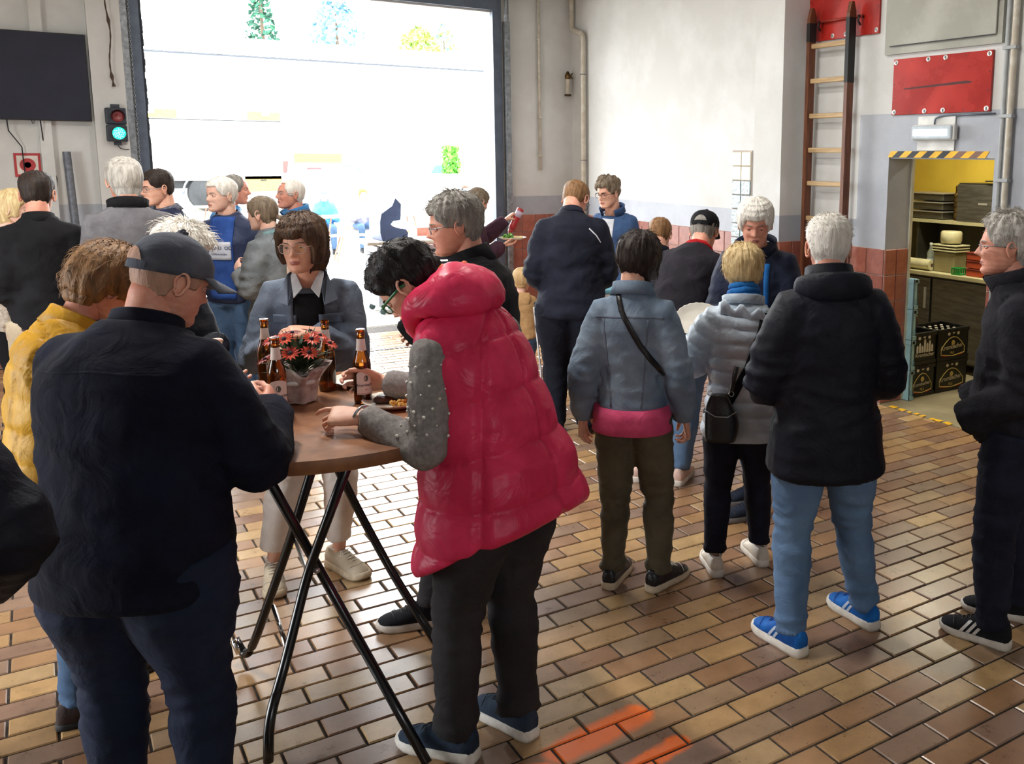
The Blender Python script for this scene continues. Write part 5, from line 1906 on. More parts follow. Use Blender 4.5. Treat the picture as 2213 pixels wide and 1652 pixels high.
# ---------------------------------------------------------------- the figure
TORSO = [  # s/h, half width/h, half depth/h, forward shift/h
    (-0.16, 0.098, 0.076, 0.000), (-0.06, 0.095, 0.073, 0.000), (-0.01, 0.092, 0.071, 0.000), (0.05, 0.085, 0.067, 0.003), (0.10, 0.081, 0.064, 0.004),
    (0.17, 0.085, 0.067, 0.002), (0.23, 0.090, 0.066, -0.004), (0.268, 0.087, 0.059, -0.008), (0.295, 0.069, 0.049, -0.008), (0.318, 0.048, 0.040, -0.003), (0.345, 0.036, 0.036, 0.004)]


class Fig:
    pass


def person(label, loc, face, h=1.72, gw=1.0, gd=1.0, belly=0.0, lean=0, curve=6, sidelean=0, head=(0, 0, 0), hk=1.0, arms=None, feet=None, hips=(0, 0, 0),
           shoulder=1.0, top=None, legs=None, shoes=None, hair=None, skin=None, nose=1.0, smile=0.0, eyes='open', detail=1.0, seed=0, hands=None, brows=None, group=None, nohands=False, armr=1.0, neckf=0.0, over=None):
    """a standing figure; local frame x right, y forward, z up; face = compass bearing (0 looks away along +y, 90 looks to +x)"""
    F = Fig()
    F.h, F.seed, F.detail = h, seed, detail
    vs = {1.0: 0.0125, 0.6: 0.02, 0.3: 0.032}[detail]
    tc = top.get('thick', 0.016)
    # spine
    N = 40
    P0 = V((hips[0], hips[1], 0.515 * h + hips[2]))
    pos, dirs = [P0], []
    ds = 0.36 * h / N
    sl = rad(sidelean)
    for i in range(N + 1):
        t = i / N
        a = rad(lean + curve * (t * t * (3 - 2 * t)))
        d = V((math.sin(sl) * math.cos(a), math.sin(a), math.cos(a) * math.cos(sl))).normalized()
        dirs.append(d)
        pos.append(pos[-1] + d * ds)

    def spine(s):
        if s <= 0:
            d = (dirs[0] + V((0, 0, 1.4))).normalized()
            return P0 + d * s, d
        u = min(s / ds, N - 0.001)
        i = int(u)
        return pos[i].lerp(pos[i + 1], u - i), dirs[i]

    def sec(s, wmul=1.0, add=0.0, dmul=1.0, n=26):
        c, d = spine(s * h)
        w, dp, sh_ = interp(TORSO, s)
        ux = V((math.cos(sl), 0, -math.sin(sl)))
        ux = (ux - d * ux.dot(d)).normalized()
        uy = d.cross(ux)
        bl = belly * gauss(s - 0.06, 0.07) if s < 0.2 else 0
        top_t = min(1, max(0, (s - 0.25) / 0.06))
        gwe = gw * (1 - top_t) + (1 + (gw - 1) * 0.5) * shoulder * top_t
        return ellipse(c + uy * (sh_ * h + bl * 0.5), ux, uy, (w * h * gwe * wmul + add), (dp * h * gd * dmul + add + bl * 0.5), n)

    F.spine, F.sec = spine, sec
    _sp = [spine(-0.16 * h + 0.5 * h * i / 50)[0] for i in range(51)]
    F.cy = lambda z: min(_sp, key=lambda q: abs(q.z - z)).y
    # shoulders
    cS, dS = spine(0.280 * h)
    ux = V((math.cos(sl), 0, -math.sin(sl)))
    uy = dS.cross(ux).normalized()
    # arms
    l1, l2 = 0.172 * h, 0.152 * h
    arms = arms or {}
    F.arm = {}
    for sd, sg in (('L', -1), ('R', 1)):
        S = cS + ux * sg * 0.082 * h * shoulder * (1 + (gw - 1) * 0.45) + uy * (-0.012 * h) - dS * 0.012 * h
        sp = arms.get(sd)
        if sp is None:
            sp = ((sg * 0.122 * h * (1 + (gw - 1) * 0.6) + cS.x * 0.6, cS.y * 0.5 + 0.03 * h, S.z - 0.315 * h), (sg * 0.5, -1, 0))
        T, hint = V(sp[0]), V((sp[1][0] * 0.42, sp[1][1] - 0.35, sp[1][2] - 0.35))
        dv = T - S
        D = min(dv.length, (l1 + l2) * 0.992)
        dn = dv.normalized()
        T = S + dn * D
        a = (l1 * l1 - l2 * l2 + D * D) / (2 * D)
        hh = math.sqrt(max(1e-6, l1 * l1 - a * a))
        pr = hint - dn * hint.dot(dn)
        pr = pr.normalized()
        E_ = S + dn * a + pr * hh
        F.arm[sd] = (S, E_, T)
    # legs
    feet = feet or [(-0.10, 0.0, -10), (0.10, 0.0, 10)]
    F.leg = []
    for i, sg in enumerate((-1, 1)):
        fx, fy, ta = feet[i]
        H0 = P0 + V((sg * 0.052 * h * (1 + (gw - 1) * 0.6), 0, -0.02 * h))
        A = V((fx, fy, 0.075))
        bend = legs.get('bend', (0.02, 0.02))[i]
        Kn = H0.lerp(A, 0.50) + V((math.sin(rad(ta)) * bend, 0.012 + bend, 0))
        F.leg.append((H0, Kn, A, ta))
    # head
    cN, dN = spine(0.338 * h)
    k = 0.1345 * h / 0.225 * hk
    nd = (dN + V((0, neckf, 0.7))).normalized()
    piv = cN + nd * (0.010 * h + 0.030 * k) + V((0, 0.012, 0))
    M = (Matrix.Translation(piv) @ Matrix.Rotation(-rad(head[0]), 4, 'Z') @ Matrix.Rotation(-rad(head[1]), 4, 'X') @ Matrix.Rotation(rad(head[2]), 4, 'Y')
         @ Matrix.Scale(k, 4) @ Matrix.Translation(V((0, 0.030, -0.032))))
    F.M, F.k = M, k
    # ---- body: one mesh
    core = MB()
    core.loft([sec(s, 0.80, 0, 0.8, 18) for s in (-0.05, 0, 0.05, 0.1, 0.17, 0.23, 0.275, 0.303, 0.322, 0.345)])
    for sd in 'LR':
        S, E_, T = F.arm[sd]
        core.tube([S, S.lerp(E_, 0.5), E_, E_.lerp(T, 0.5), T], [0.030 * h, 0.027 * h, 0.023 * h, 0.022 * h, 0.016 * h], 10)
    for H0, Kn, A, ta in F.leg:
        core.tube([H0, H0.lerp(Kn, 0.5), Kn, Kn.lerp(A, 0.4), A], [0.045 * h, 0.040 * h, 0.029 * h, 0.028 * h, 0.018 * h], 10)
    core.tube([cN - dN * 0.05 * h, cN, piv + (M.to_3x3() @ V((0, 0.0, 0.03)))], [0.040 * h, 0.034 * h, 0.031 * h], 14)
    cme = vox(core, 0.022 if detail >= 0.6 else 0.04, 1)
    body = MB()
    body.add(get_co(cme).tolist(), [tuple(p.vertices) for p in cme.polygons])
    bpy.data.meshes.remove(cme)
    # a smooth neck over the fused core
    body.tube([cN - dN * 0.03 * h, cN.lerp(piv, 0.5), piv + (M.to_3x3() @ V((0, -0.006, 0.035))), piv + (M.to_3x3() @ V((0, -0.008, 0.06)))],
              [0.040 * h, 0.0345 * h, 0.0325 * h, 0.030 * h], 20)
    head_mesh(body, M, nose, smile, detail, eyes)
    hands = hands or {}
    if not nohands:
        for sd in 'LR':
            hs = hands.get(sd, {})
            if hs is None:
                continue
            S, E_, T = F.arm[sd]
            d = V(hs['dir']) if 'dir' in hs else (T - E_)
            bk = V(hs['back']) if 'back' in hs else V((1 if sd == 'R' else -1, 0.2, 0.2))
            key = (hs.get('curl', 28), hs.get('thumb', 0.2), hs.get('curls'), detail >= 0.6)
            if (key, sd) not in _HANDS:
                _HANDS[(key, sd)] = hand_mesh(Matrix.Identity(4), key[0], sd == 'R', key[1], size=0.0042 if detail >= 0.6 else 0.007, curls=key[2])
            hm = _HANDS[(key, sd)]
            hf = hand_frame(T, d, bk) @ Matrix.Scale(h / 1.75 * hs.get('scale', 1.0), 4)
            body.add([hf @ V(p) for p in hm.v], hm.f, 0)
            F.__dict__['hand' + sd] = hf
    o = body.build('person', [skin or SKIN['mid'], MATS['lips'], MATS['eye_white'], MATS['eye_iris']], None, smooth=True, fix=False)
    o.location = loc if len(loc) == 3 else (loc[0], loc[1], 0)
    o.rotation_euler = (0, 0, -rad(face))
    tag(o, label, 'person', group)
    F.o = o
    # ---- trousers
    if legs:
        tr = MB()
        tl, wd = legs.get('thick', 0.012), legs.get('wide', 1.0)
        tr.loft([sec(s, 0.90 * legs.get('hipw', 1.0), tl, 0.92 * legs.get('hipd', 1.0), 22) for s in (-0.045, -0.02, 0.02, 0.06, 0.09)])
        for H0, Kn, A, ta in F.leg:
            e = legs.get('end', 0.06) + 0.028
            An = V((A.x, A.y - 0.008, e))
            tr.tube([H0 + V((0, 0, 0.02 * h)), H0.lerp(Kn, 0.35), H0.lerp(Kn, 0.75), Kn, Kn.lerp(An, 0.3), Kn.lerp(An, 0.7), An],
                    [(0.056 * h * (1 + (gw - 1) * 0.7)) * wd + tl, 0.053 * h * wd * (1 + (gw - 1) * 0.7) + tl, 0.043 * h * wd + tl, 0.037 * h * wd + tl, 0.037 * h * wd + tl, 0.030 * h * wd + tl, legs.get('hem', 0.028) * h * wd + tl], 16)
        me = vox(tr, vs * 1.1, 2)
        co, no = get_co(me), get_no(me)
        am = legs.get('fold', 0.007)
        for i in range(len(co)):
            p = co[i]
            kn = gauss(p[2] - 0.27 * h, 0.10) + gauss(p[2] - 0.09, 0.06) * 1.5 + gauss(p[2] - 0.47 * h, 0.07) * 0.9 + 0.3
            n_ = fold_noise(p, seed, 6, 6, 17)
            co[i] += no[i] * (am * kn * (0.9 - 2.2 * (abs(n_) + 0.02) ** 0.75) * 0.8 + am * 0.5 * fold_noise(p, seed + 3, 9, 9, 5) + am * 0.3 * kn * fold_noise(p, seed + 13, 15, 15, 38))
        set_co(me, co)
        F.trousers = link('trousers', me, legs['mat'], o, smooth=True)
        F.trouser_me = me
    # ---- shoes
    if shoes:
        for H0, Kn, A, ta in F.leg:
            Ms = Matrix.Translation((A.x, A.y, 0)) @ Matrix.Rotation(-rad(ta), 4, 'Z')
            shoe(o, Ms, shoes, 0.165 * h)
    # ---- upper garments
    def garment(top):
        tc = top.get('thick', 0.016)
        hem = top.get('hem', -0.06)
        ss = [hem, hem + 0.012] + [s for s in (-0.03, 0.01, 0.05, 0.10, 0.15, 0.19, 0.23, 0.26, 0.283, 0.303, 0.322) if s > hem + 0.02] + [0.338]
        ss = [s for s in ss if s <= top.get('neckline', 0.4)]
        fl = top.get('flare', 0.0)
        jk = MB()
        rings = []
        for s in ss:
            q = 1 + fl * max(0, (0.10 - s) / 0.16) + top.get('chest', 0) * gauss(s - 0.2, 0.06)
            if s == hem:
                q *= 0.965
            if top.get('yoke'):
                q *= 1 - top['yoke'] * min(1, max(0, (s - 0.10) / 0.12))
            if top.get('blouson') and s < hem + 0.05:
                q *= 0.93
            rg_ = sec(s, q * top.get('w', 1.0), tc, q * top.get('d', 1.0))
            if top.get('hemtilt') and s < 0.14:
                c_ = sum(rg_, V((0, 0, 0))) / len(rg_)
                rg_ = [p_ - V((0, 0, top['hemtilt'] * (0.14 - s) / (0.14 - hem) * (p_.y - c_.y) / 0.2)) for p_ in rg_]
            rings.append(rg_)
        jk.loft(rings)
        if top.get('sleeveless'):
            for sd in 'LR':
                S = F.arm[sd][0]
                jk.ball(S - ux * (-1 if sd == 'L' else 1) * 0.035 * h + dS * 0.012 * h, 0.036 * h + tc * 0.5, sub=3)
        ar = top.get('arm', 1.0) * armr
        end = top.get('sleeve', 0.97)
        if not top.get('sleeveless'):
            for sd in 'LR':
                S, E_, T = F.arm[sd]
                W_ = E_.lerp(T, end)
                ux2 = ux * (-1 if sd == 'L' else 1)
                pts = [S - ux2 * 0.03 * h, S, S.lerp(E_, 0.3), S.lerp(E_, 0.65)] + bez(S.lerp(E_, 0.88), E_, E_.lerp(W_, 0.12), 4) + [E_.lerp(W_, 0.4), E_.lerp(W_, 0.75), W_]
                r0 = [0.036, 0.036, 0.0355, 0.033, 0.0305, 0.0305, 0.0305, 0.0305, 0.030, 0.028, 0.0255, 0.0225 * top.get('cuff', 1)]
                jk.tube(pts, [r * h * ar + tc * 0.8 for r in r0], 16)
                jk.ball(S - dS * 0.008 * h, 0.037 * h * ar + tc * 0.6, sub=2)
        me = vox(jk, vs * top.get('res', 1.0), top.get('smooth', 3))
        co, no = get_co(me), get_no(me)
        sp_pts = np.array([spine(-0.16 * h + 0.5 * h * i / 60)[0][:] for i in range(61)])
        s_val = np.array([-0.16 * h + 0.5 * h * i / 60 for i in range(61)])
        idx = ((co[:, None, :] - sp_pts[None]) ** 2).sum(2).argmin(1) if len(co) < 60000 else np.zeros(len(co), int)
        sp_dir = np.gradient(sp_pts, axis=0)
        sp_dir /= np.linalg.norm(sp_dir, axis=1)[:, None]
        sv = s_val[idx] + ((co - sp_pts[idx]) * sp_dir[idx]).sum(1)
        # which points belong to a sleeve, and how far down it
        arm_t = np.full(len(co), -1.0)
        if not top.get('sleeveless'):
            for sd in 'LR':
                S, E_, T = [np.array(q[:]) for q in F.arm[sd]]
                for A_, B_, o_ in ((S, E_, 0.0), (E_, T, l1)):
                    ab = B_ - A_
                    t = np.clip(((co - A_) @ ab) / (ab @ ab), 0, 1)
                    dist = np.linalg.norm(co - (A_ + t[:, None] * ab), axis=1)
                    torso_d = np.linalg.norm(co - sp_pts[idx], axis=1)
                    m = (dist < 0.058 * h * ar + tc) & (np.abs(co[:, 0] - cS.x) > 0.07 * h) & (dist < torso_d * 0.75)
                    arm_t[m] = o_ + t[m] * np.linalg.norm(ab)
        am = top.get('fold', 0.008)
        qd = top.get('quilt')
        for i in range(len(co)):
            p = co[i]
            if arm_t[i] >= 0:
                kn = gauss(arm_t[i] - l1, 0.09) * 0.8 + gauss(arm_t[i] - (l1 + l2), 0.07) * 0.7 + 0.4
                n_ = fold_noise(p, seed + 5, 7, 7, 15)
            else:
                kn = 0.55 + 0.6 * gauss(sv[i] - 0.08 * h, 0.1) + 0.4 * gauss(sv[i] - 0.27 * h, 0.05)
                n_ = fold_noise(p, seed + 9, 5, 5, 11)
            dsp = am * kn * (0.9 - 2.2 * (abs(n_) + 0.02) ** 0.75) + am * 0.6 * fold_noise(p, seed + 2, 4, 4, 4) + am * 0.22 * kn * fold_noise(p, seed + 21, 14, 14, 26)
            if qd:
                if arm_t[i] >= 0:
                    ph = arm_t[i] / qd['pitch']
                else:
                    ph = (sv[i] + qd.get('wave', 0.0) * math.sin(p[0] * 9)) / qd['pitch']
                c_ = abs(math.sin(math.pi * ph))
                dsp += qd['amp'] * (c_ ** qd.get('pow', 0.5) - 0.75)
                if qd.get('vert') and arm_t[i] < 0:
                    an = math.atan2(p[0], p[1])
                    c2 = abs(math.sin(an * qd['vert'] / 2 + qd.get('vph', 0) + 0.5 * (int(ph + 50) % 2) * qd.get('stag', 0)))
                    dsp += qd['amp'] * 0.8 * (min(1, c2 * 3.0) ** 0.6 - 1)
            co[i] += no[i] * dsp
        set_co(me, co)
        F.top = link(top.get('name', 'jacket'), me, top['mat'], o, smooth=True)
        F.top_me = me
        F.bvh = BVHTree.FromPolygons([tuple(c) for c in co], [tuple(p.vertices) for p in me.polygons])
        # ---- collar
        cl = top.get('collar')
        if cl:
            cm = MB()
            hgt, r1, r2 = cl.get('h', 0.05), cl.get('r', 0.047) * h, cl.get('r2', 0.044) * h
            gap = cl.get('gap', 0.0)
            nn = 28
            oc, odr = spine(0.322 * h)
            odr = (odr + V((0, 0.25 + neckf * 0.5, 0.35))).normalized()
            uxx = (ux - odr * ux.dot(odr)).normalized()
            uyy = odr.cross(uxx)
            rr = []
            for (z, r, tt) in ((-0.012, r1 * 1.08, 0), (hgt * 0.5, (r1 + r2) / 2, 0), (hgt, r2, 0), (hgt + 0.004, r2 - 0.006, 0), (hgt * 0.5, (r1 + r2) / 2 - 0.011, 0), (-0.012, r1 - 0.008, 0)):
                ring = []
                for j in range(nn + 1):
                    a = -math.pi / 2 + math.pi + gap / 2 + (2 * math.pi - gap) * j / nn
                    wv = 1 + 0.02 * noise.noise(V((a * 2, z * 20, seed)))
                    lf = cl.get('open', 0.0) * max(0, math.sin(a)) * z
                    ring.append(oc + uxx * math.cos(a) * r * wv * 1.04 + uyy * (math.sin(a) * r * wv * 1.05 + lf) + odr * (z - cl.get('dip', 0.012) * max(0, math.sin(a)) ** 2))
                rr.append(ring)
            vsx = [p for r_ in rr for p in r_]
            m_ = nn + 1
            fs = []
            for i in range(len(rr)):
                i2 = (i + 1) % len(rr)
                for j in range(nn):
                    fs.append((i * m_ + j, i * m_ + j + 1, i2 * m_ + j + 1, i2 * m_ + j))
            cm.add(vsx, fs)
            F.collar = cm.build('collar', cl.get('mat', top['mat']), o, smooth=True)
        return F.top

    garment(top)
    if over:
        F.under, F.under_bvh = F.top, F.bvh
        garment(over)
    if hair:
        hm = hair_mesh(M, hair, seed, detail)
        F.hair = hm.build('hair', hair['mat'], o, smooth=True)
    if brows and detail >= 0.6:
        for s in (-1, 1):
            bmx = MB()
            pts = []
            for j in range(6):
                x = s * (0.014 + j * 0.0068)
                z = 0.1285 + 0.004 * math.sin(j / 5 * math.pi * 0.8)
                y = head_pt(math.asin(min(0.99, abs(x) / 0.0745)), z).y + face_push(x, z)
                pts.append(M @ V((x, y + 0.001, z)))
            bmx.tube(pts, [0.0018 * k, 0.003 * k, 0.003 * k, 0.0026 * k, 0.002 * k, 0.001 * k], 5)
            bmx.build('eyebrow', brows, o)
    return F


def glasses(F, m, lens=None, wide=0.024, tall=0.018, rim=0.0013, rimless=False, armm=None, y=0.098, temple=0.0018):
    """spectacles on the nose: rims, bridge, temples; lenses as sub-part"""
    M = F.M
    mb = MB()
    k = F.k
    for s in (-1, 1):
        rg = [M @ V((s * 0.032 + wide * math.copysign(abs(math.cos(a)) ** 0.75, math.cos(a)), y - 0.004 * abs(s * 0.032 + wide * math.cos(a)) / 0.05, 0.110 + tall * math.copysign(abs(math.sin(a)) ** 0.75, math.sin(a)))) for a in [2 * math.pi * j / 20 for j in range(20)]]
        mb.tube(rg, rim * k, 5, closed=True)
    mb.tube([M @ V((-0.009, y, 0.113)), M @ V((0, y + 0.003, 0.116)), M @ V((0.009, y, 0.113))], rim * 1.2 * k, 5)
    g = mb.build('glasses', m, F.o, smooth=True)
    for s in (-1, 1):
        tb = MB()
        tb.tube([M @ V((s * 0.056, y - 0.005, 0.116)), M @ V((s * 0.074, y - 0.03, 0.117)), M @ V((s * 0.081, 0.0, 0.118)), M @ V((s * 0.082, -0.018, 0.112))], temple * k, 6)
        tb.build('temple_arm', armm or m, g, smooth=True)
    for s in (-1, 1):
        lm = MB()
        rg = [M @ V((s * 0.032 + wide * 0.97 * math.copysign(abs(math.cos(a)) ** 0.75, math.cos(a)), y - 0.004 * abs(s * 0.032 + wide * math.cos(a)) / 0.05, 0.110 + tall * 0.97 * math.copysign(abs(math.sin(a)) ** 0.75, math.sin(a)))) for a in [2 * math.pi * j / 20 for j in range(20)]]
        lm.add(rg, [tuple(range(20))])
        lm.build('lens', lens or MATS['lens'], g)
    return g


def drape(F, name, m, grid, off=0.004, parent=None, thick=0.004, smooth=True, inside=True):
    """a strip or panel laid on the garment: grid of (origin, direction) rays; each hit is lifted by off"""
    rows = []
    for row in grid:
        rr = []
        for (p, d) in row:
            d = V(d).normalized()
            p = V(p)
            if inside:
                p.y = F.cy(p.z)
                d = -d
            hit, nrm, idx, dist = F.bvh.ray_cast(p, d)
            if inside:
                d = -d
            rr.append(None if hit is None else (hit - d * off, hit - d * (off - thick - 0.004)))
        if all(q is None for q in rr):
            continue
        good = [j for j, q in enumerate(rr) if q is not None]
        rr = [q if q is not None else rr[min(good, key=lambda g: abs(g - j))] for j, q in enumerate(rr)]
        rows.append(rr)
    if len(rows) < 2:
        return None
    mid = np.median([[q[0].y for q in r] for r in rows])
    keep = []
    for r in rows:
        y_ = np.median([q[0].y for q in r])
        if abs(y_ - (np.median([q[0].y for q in keep[-1]]) if keep else mid)) < 0.07:
            keep.append(r)
    rows = keep
    if len(rows) < 2:
        return None
    mb = MB()
    nr, nc = len(rows), len(rows[0])
    vs = [q[0] for r in rows for q in r] + [q[1] for r in rows for q in r]
    n = nr * nc
    fs = []
    for i in range(nr - 1):
        for j in range(nc - 1):
            a, b, c, d = i * nc + j, i * nc + j + 1, (i + 1) * nc + j + 1, (i + 1) * nc + j
            fs += [(a, b, c, d), (n + d, n + c, n + b, n + a)]
    for i in range(nr - 1):
        for j in (0, nc - 1):
            a, d = i * nc + j, (i + 1) * nc + j
            fs.append((a, d, n + d, n + a))
    for j in range(nc - 1):
        for i in (0, nr - 1):
            a, b = i * nc + j, i * nc + j + 1
            fs.append((a, b, n + b, n + a))
    mb.add(vs, fs)
    return mb.build(name, m, parent or F.o, smooth=smooth)


def panel_grid(x0, x1, z0, z1, front=True, nx=8, nz=14, left=None, right=None, y=0.9, cx=0.0):
    """rays along y onto front or back of a garment for the rectangle x0..x1, z0..z1; left/right(z) give edges that vary"""
    g = []
    for i in range(nz + 1):
        z = z0 + (z1 - z0) * i / nz
        a = left(z) if left else x0
        b = right(z) if right else x1
        g.append([((a + (b - a) * j / nx, y if front else -y, z), (0, -1 if front else 1, 0)) for j in range(nx + 1)])
    return g


def strap(F, name, m, pts, width=0.03, front=False, off=0.004, n=14):
    """band on the garment through local (x,z) points seen from front or back"""
    P = []
    for (a, b) in zip(pts, pts[1:]):
        for i in range(n):
            t = i / n
            P.append((a[0] + (b[0] - a[0]) * t, a[1] + (b[1] - a[1]) * t))
    P.append(pts[-1])
    g = []
    for i, (x, z) in enumerate(P):
        q = P[min(i + 1, len(P) - 1)]
        p = P[max(i - 1, 0)]
        dx, dz = q[0] - p[0], q[1] - p[1]
        l = math.hypot(dx, dz) or 1
        nx, nz = -dz / l * width / 2, dx / l * width / 2
        y = 0.9 if front else -0.9
        g.append([((x + nx * u, y, z + nz * u), (0, -1 if front else 1, 0)) for u in (-1, -0.33, 0.33, 1)])
    return drape(F, name, m, g, off)


# ---------------------------------------------------------------- skin, hair, cloth
SKIN = {
    'mid': mat('skin_mid', rgb(222, 174, 150), 0.5, rgb(208, 152, 128), 18, 0.6, bump=0.05, bscale=220, sss=0.12),
    'ruddy': mat('skin_ruddy', rgb(222, 164, 140), 0.5, rgb(204, 134, 112), 16, 0.7, bump=0.06, bscale=200, sss=0.12),
    'pale': mat('skin_pale', rgb(230, 192, 172), 0.5, rgb(218, 170, 150), 18, 0.6, bump=0.05, bscale=220, sss=0.12),
}
mat('lips', rgb(170, 100, 92), 0.4)
mat('eye_white', rgb(225, 220, 214), 0.2)
mat('eye_iris', rgb(60, 56, 54), 0.15)


def _lens():
    m = bpy.data.materials.new('lens')
    m.use_nodes = True
    nt = m.node_tree
    tr = nt.nodes.new('ShaderNodeBsdfTransparent')
    gl = nt.nodes.new('ShaderNodeBsdfGlossy')
    gl.inputs['Roughness'].default_value = 0.03
    mx = nt.nodes.new('ShaderNodeMixShader')
    mx.inputs[0].default_value = 0.12
    nt.links.new(tr.outputs[0], mx.inputs[1])
    nt.links.new(gl.outputs[0], mx.inputs[2])
    nt.links.new(mx.outputs[0], nt.nodes['Material Output'].inputs[0])
    MATS['lens'] = m


_lens()


def hairmat(name, c, c2, rough=0.55):
    return mat(name, c, rough, c2, 55, 0.9, bump=0.35, bscale=160, stretch=(1, 1, 0.18), spec=0.3)


HAIR = {
    'white': hairmat('white_hair', rgb(240, 236, 228), rgb(196, 190, 180)),
    'grey': hairmat('grey_hair', rgb(164, 160, 152), rgb(98, 94, 88)),
    'silver': hairmat('silver_hair', rgb(206, 202, 194), rgb(136, 130, 122)),
    'brown': hairmat('brown_hair', rgb(92, 66, 46), rgb(48, 34, 26)),
    'fawn': hairmat('fawn_hair', rgb(150, 112, 74), rgb(92, 66, 44)),
    'dark': hairmat('dark_hair', rgb(58, 46, 40), rgb(28, 22, 20)),
    'black': hairmat('black_hair', rgb(34, 28, 28), rgb(14, 12, 12)),
    'blonde': hairmat('blonde_hair', rgb(238, 216, 166), rgb(176, 146, 98)),
    'ash': hairmat('ash_hair', rgb(140, 124, 104), rgb(84, 72, 60)),
    'sand': hairmat('sandy_hair', rgb(214, 184, 138), rgb(176, 144, 100)),
}


def cloth(name, c, c2=None, rough=0.85, scale=6, amount=0.5, bump=0.25, bscale=260, **kw):
    return mat(name, c, rough, c2, scale, amount, bump=bump, bscale=bscale, bdist=0.004, spec=0.25, **{'wrinkle': 0.35, **kw})

# ================================================================== people: the crowd
def wl(loc, face, p):
    """world point -> local point of a figure"""
    a = rad(face)
    dx, dy = p[0] - loc[0], p[1] - loc[1]
    return (dx * math.cos(a) - dy * math.sin(a), dx * math.sin(a) + dy * math.cos(a), p[2] if len(p) > 2 else 0)


def wd(face, d):
    a = rad(face)
    return (d[0] * math.cos(a) - d[1] * math.sin(a), d[0] * math.sin(a) + d[1] * math.cos(a), d[2])


def wfeet(loc, face, L, R):
    out = []
    for X, Y, az in (L, R):
        q = wl(loc, face, (X, Y))
        out.append((q[0], q[1], az - face))
    return out


NAVY = cloth('navy_fleece', rgb(20, 24, 42), rgb(13, 16, 29), 0.95, 5)
NAVY2 = cloth('dark_navy_shell', rgb(19, 23, 36), rgb(12, 15, 25), 0.6, 4)
BLACKC = cloth('black_cloth', rgb(22, 22, 26), rgb(14, 14, 17))
CHAR = cloth('charcoal_fleece', rgb(40, 40, 47), rgb(28, 28, 33), 0.95, 14, bump=0.5, bscale=180)
GREYF = cloth('grey_fleece', rgb(118, 116, 120), rgb(96, 94, 98), 0.95)
DENIM = cloth('worn_blue_denim', rgb(134, 150, 166), rgb(82, 100, 122), 0.85, 5, 0.9, bump=0.4, bscale=320)
DENIMG = cloth('grey_denim', rgb(116, 126, 142), rgb(80, 90, 106), 0.85, 5, 0.9, bump=0.4, bscale=320)
DENIMB = cloth('mid_blue_denim_shirt', rgb(70, 98, 140), rgb(46, 68, 104), 0.85, 5, 0.8, bump=0.4, bscale=320)
JEANL = cloth('light_blue_jeans', rgb(110, 140, 176), rgb(76, 104, 140), 0.85, 4, 0.9, bump=0.35, bscale=320)
JEAND = cloth('dark_blue_jeans', rgb(34, 44, 68), rgb(22, 30, 48), 0.85, 4, 0.8, bump=0.35, bscale=320)
JEANM = cloth('washed_blue_jeans', rgb(78, 104, 136), rgb(54, 76, 104), 0.85, 4, 0.8, bump=0.35, bscale=320)
JEANK = cloth('black_washed_jeans', rgb(54, 52, 54), rgb(38, 36, 38), 0.85, 4, 0.8, bump=0.35, bscale=320)
OLIVE = cloth('olive_trousers', rgb(94, 88, 70), rgb(70, 64, 50), 0.6, 4, 0.6, bump=0.15)
BEIGE = cloth('beige_trousers', rgb(188, 172, 148), rgb(166, 150, 126))
OFFW = cloth('off_white_trousers', rgb(240, 234, 228), rgb(224, 216, 210), 0.85, 4)
YELLOWP = cloth('mustard_padded_shell', rgb(206, 158, 44), rgb(176, 130, 32), 0.5, 5)
PINKV = cloth('pink_padded_shell', rgb(224, 56, 98), rgb(200, 42, 80), 0.38, 5, bump=0.12, bscale=40)
SILVER = cloth('silver_blue_padded_shell', rgb(192, 206, 220), rgb(166, 180, 194), 0.4, 5, bump=0.12, bscale=40)
GREYKNIT = cloth('grey_melange_knit', rgb(146, 142, 140), rgb(116, 112, 110), 0.95, 60, 0.8)
PINKS = cloth('pink_jersey', rgb(214, 84, 124), rgb(190, 66, 104))
TANF = cloth('tan_fleece', rgb(196, 160, 116), rgb(172, 136, 94), 0.95, 12, bump=0.6, bscale=150)
PLUM = cloth('plum_sweater', rgb(78, 48, 62), rgb(56, 34, 46), 0.95)
LGREYV = cloth('light_grey_vest', rgb(160, 160, 162), rgb(138, 138, 140))
COATG = cloth('grey_green_coat', rgb(126, 132, 136), rgb(100, 106, 110), 0.7)
CREAMC = cloth('cream_cloth', rgb(212, 190, 172), rgb(190, 168, 150))
BLUES = cloth('blue_scarf_cloth', rgb(44, 122, 196), rgb(30, 92, 160))
TEAL = cloth('teal_scarf_cloth', rgb(126, 158, 160), rgb(96, 130, 134))
WHITES = cloth('white_shirt_cloth', rgb(226, 228, 234), rgb(200, 204, 212))
REDC = cloth('red_scarf_cloth', rgb(196, 34, 40), rgb(160, 22, 30))
GREYCAP = cloth('washed_grey_cap', rgb(100, 104, 114), rgb(76, 80, 90), 0.9)
BLUEJ = cloth('bright_blue_jacket', rgb(70, 140, 196), rgb(50, 110, 166), 0.6)
LEATHER = mat('black_leather', rgb(28, 28, 30), 0.35, bump=0.2, bscale=90)
WSOLE = mat('white_rubber', rgb(226, 222, 214), 0.6, rgb(206, 200, 190), 20)
TSOLE = mat('cream_rubber', rgb(206, 190, 164), 0.6, rgb(180, 162, 136), 20)
BSOLE = mat('black_rubber', rgb(26, 26, 28), 0.7)
SH_BLACK = dict(upper=cloth('black_shoe_cloth', rgb(28, 30, 36)), sole=BSOLE, laces=BLACK)
SH_BLKTAN = dict(upper=LEATHER, sole=TSOLE, laces=WSOLE, bow=True, collar=BLACKC, flare=0.05)
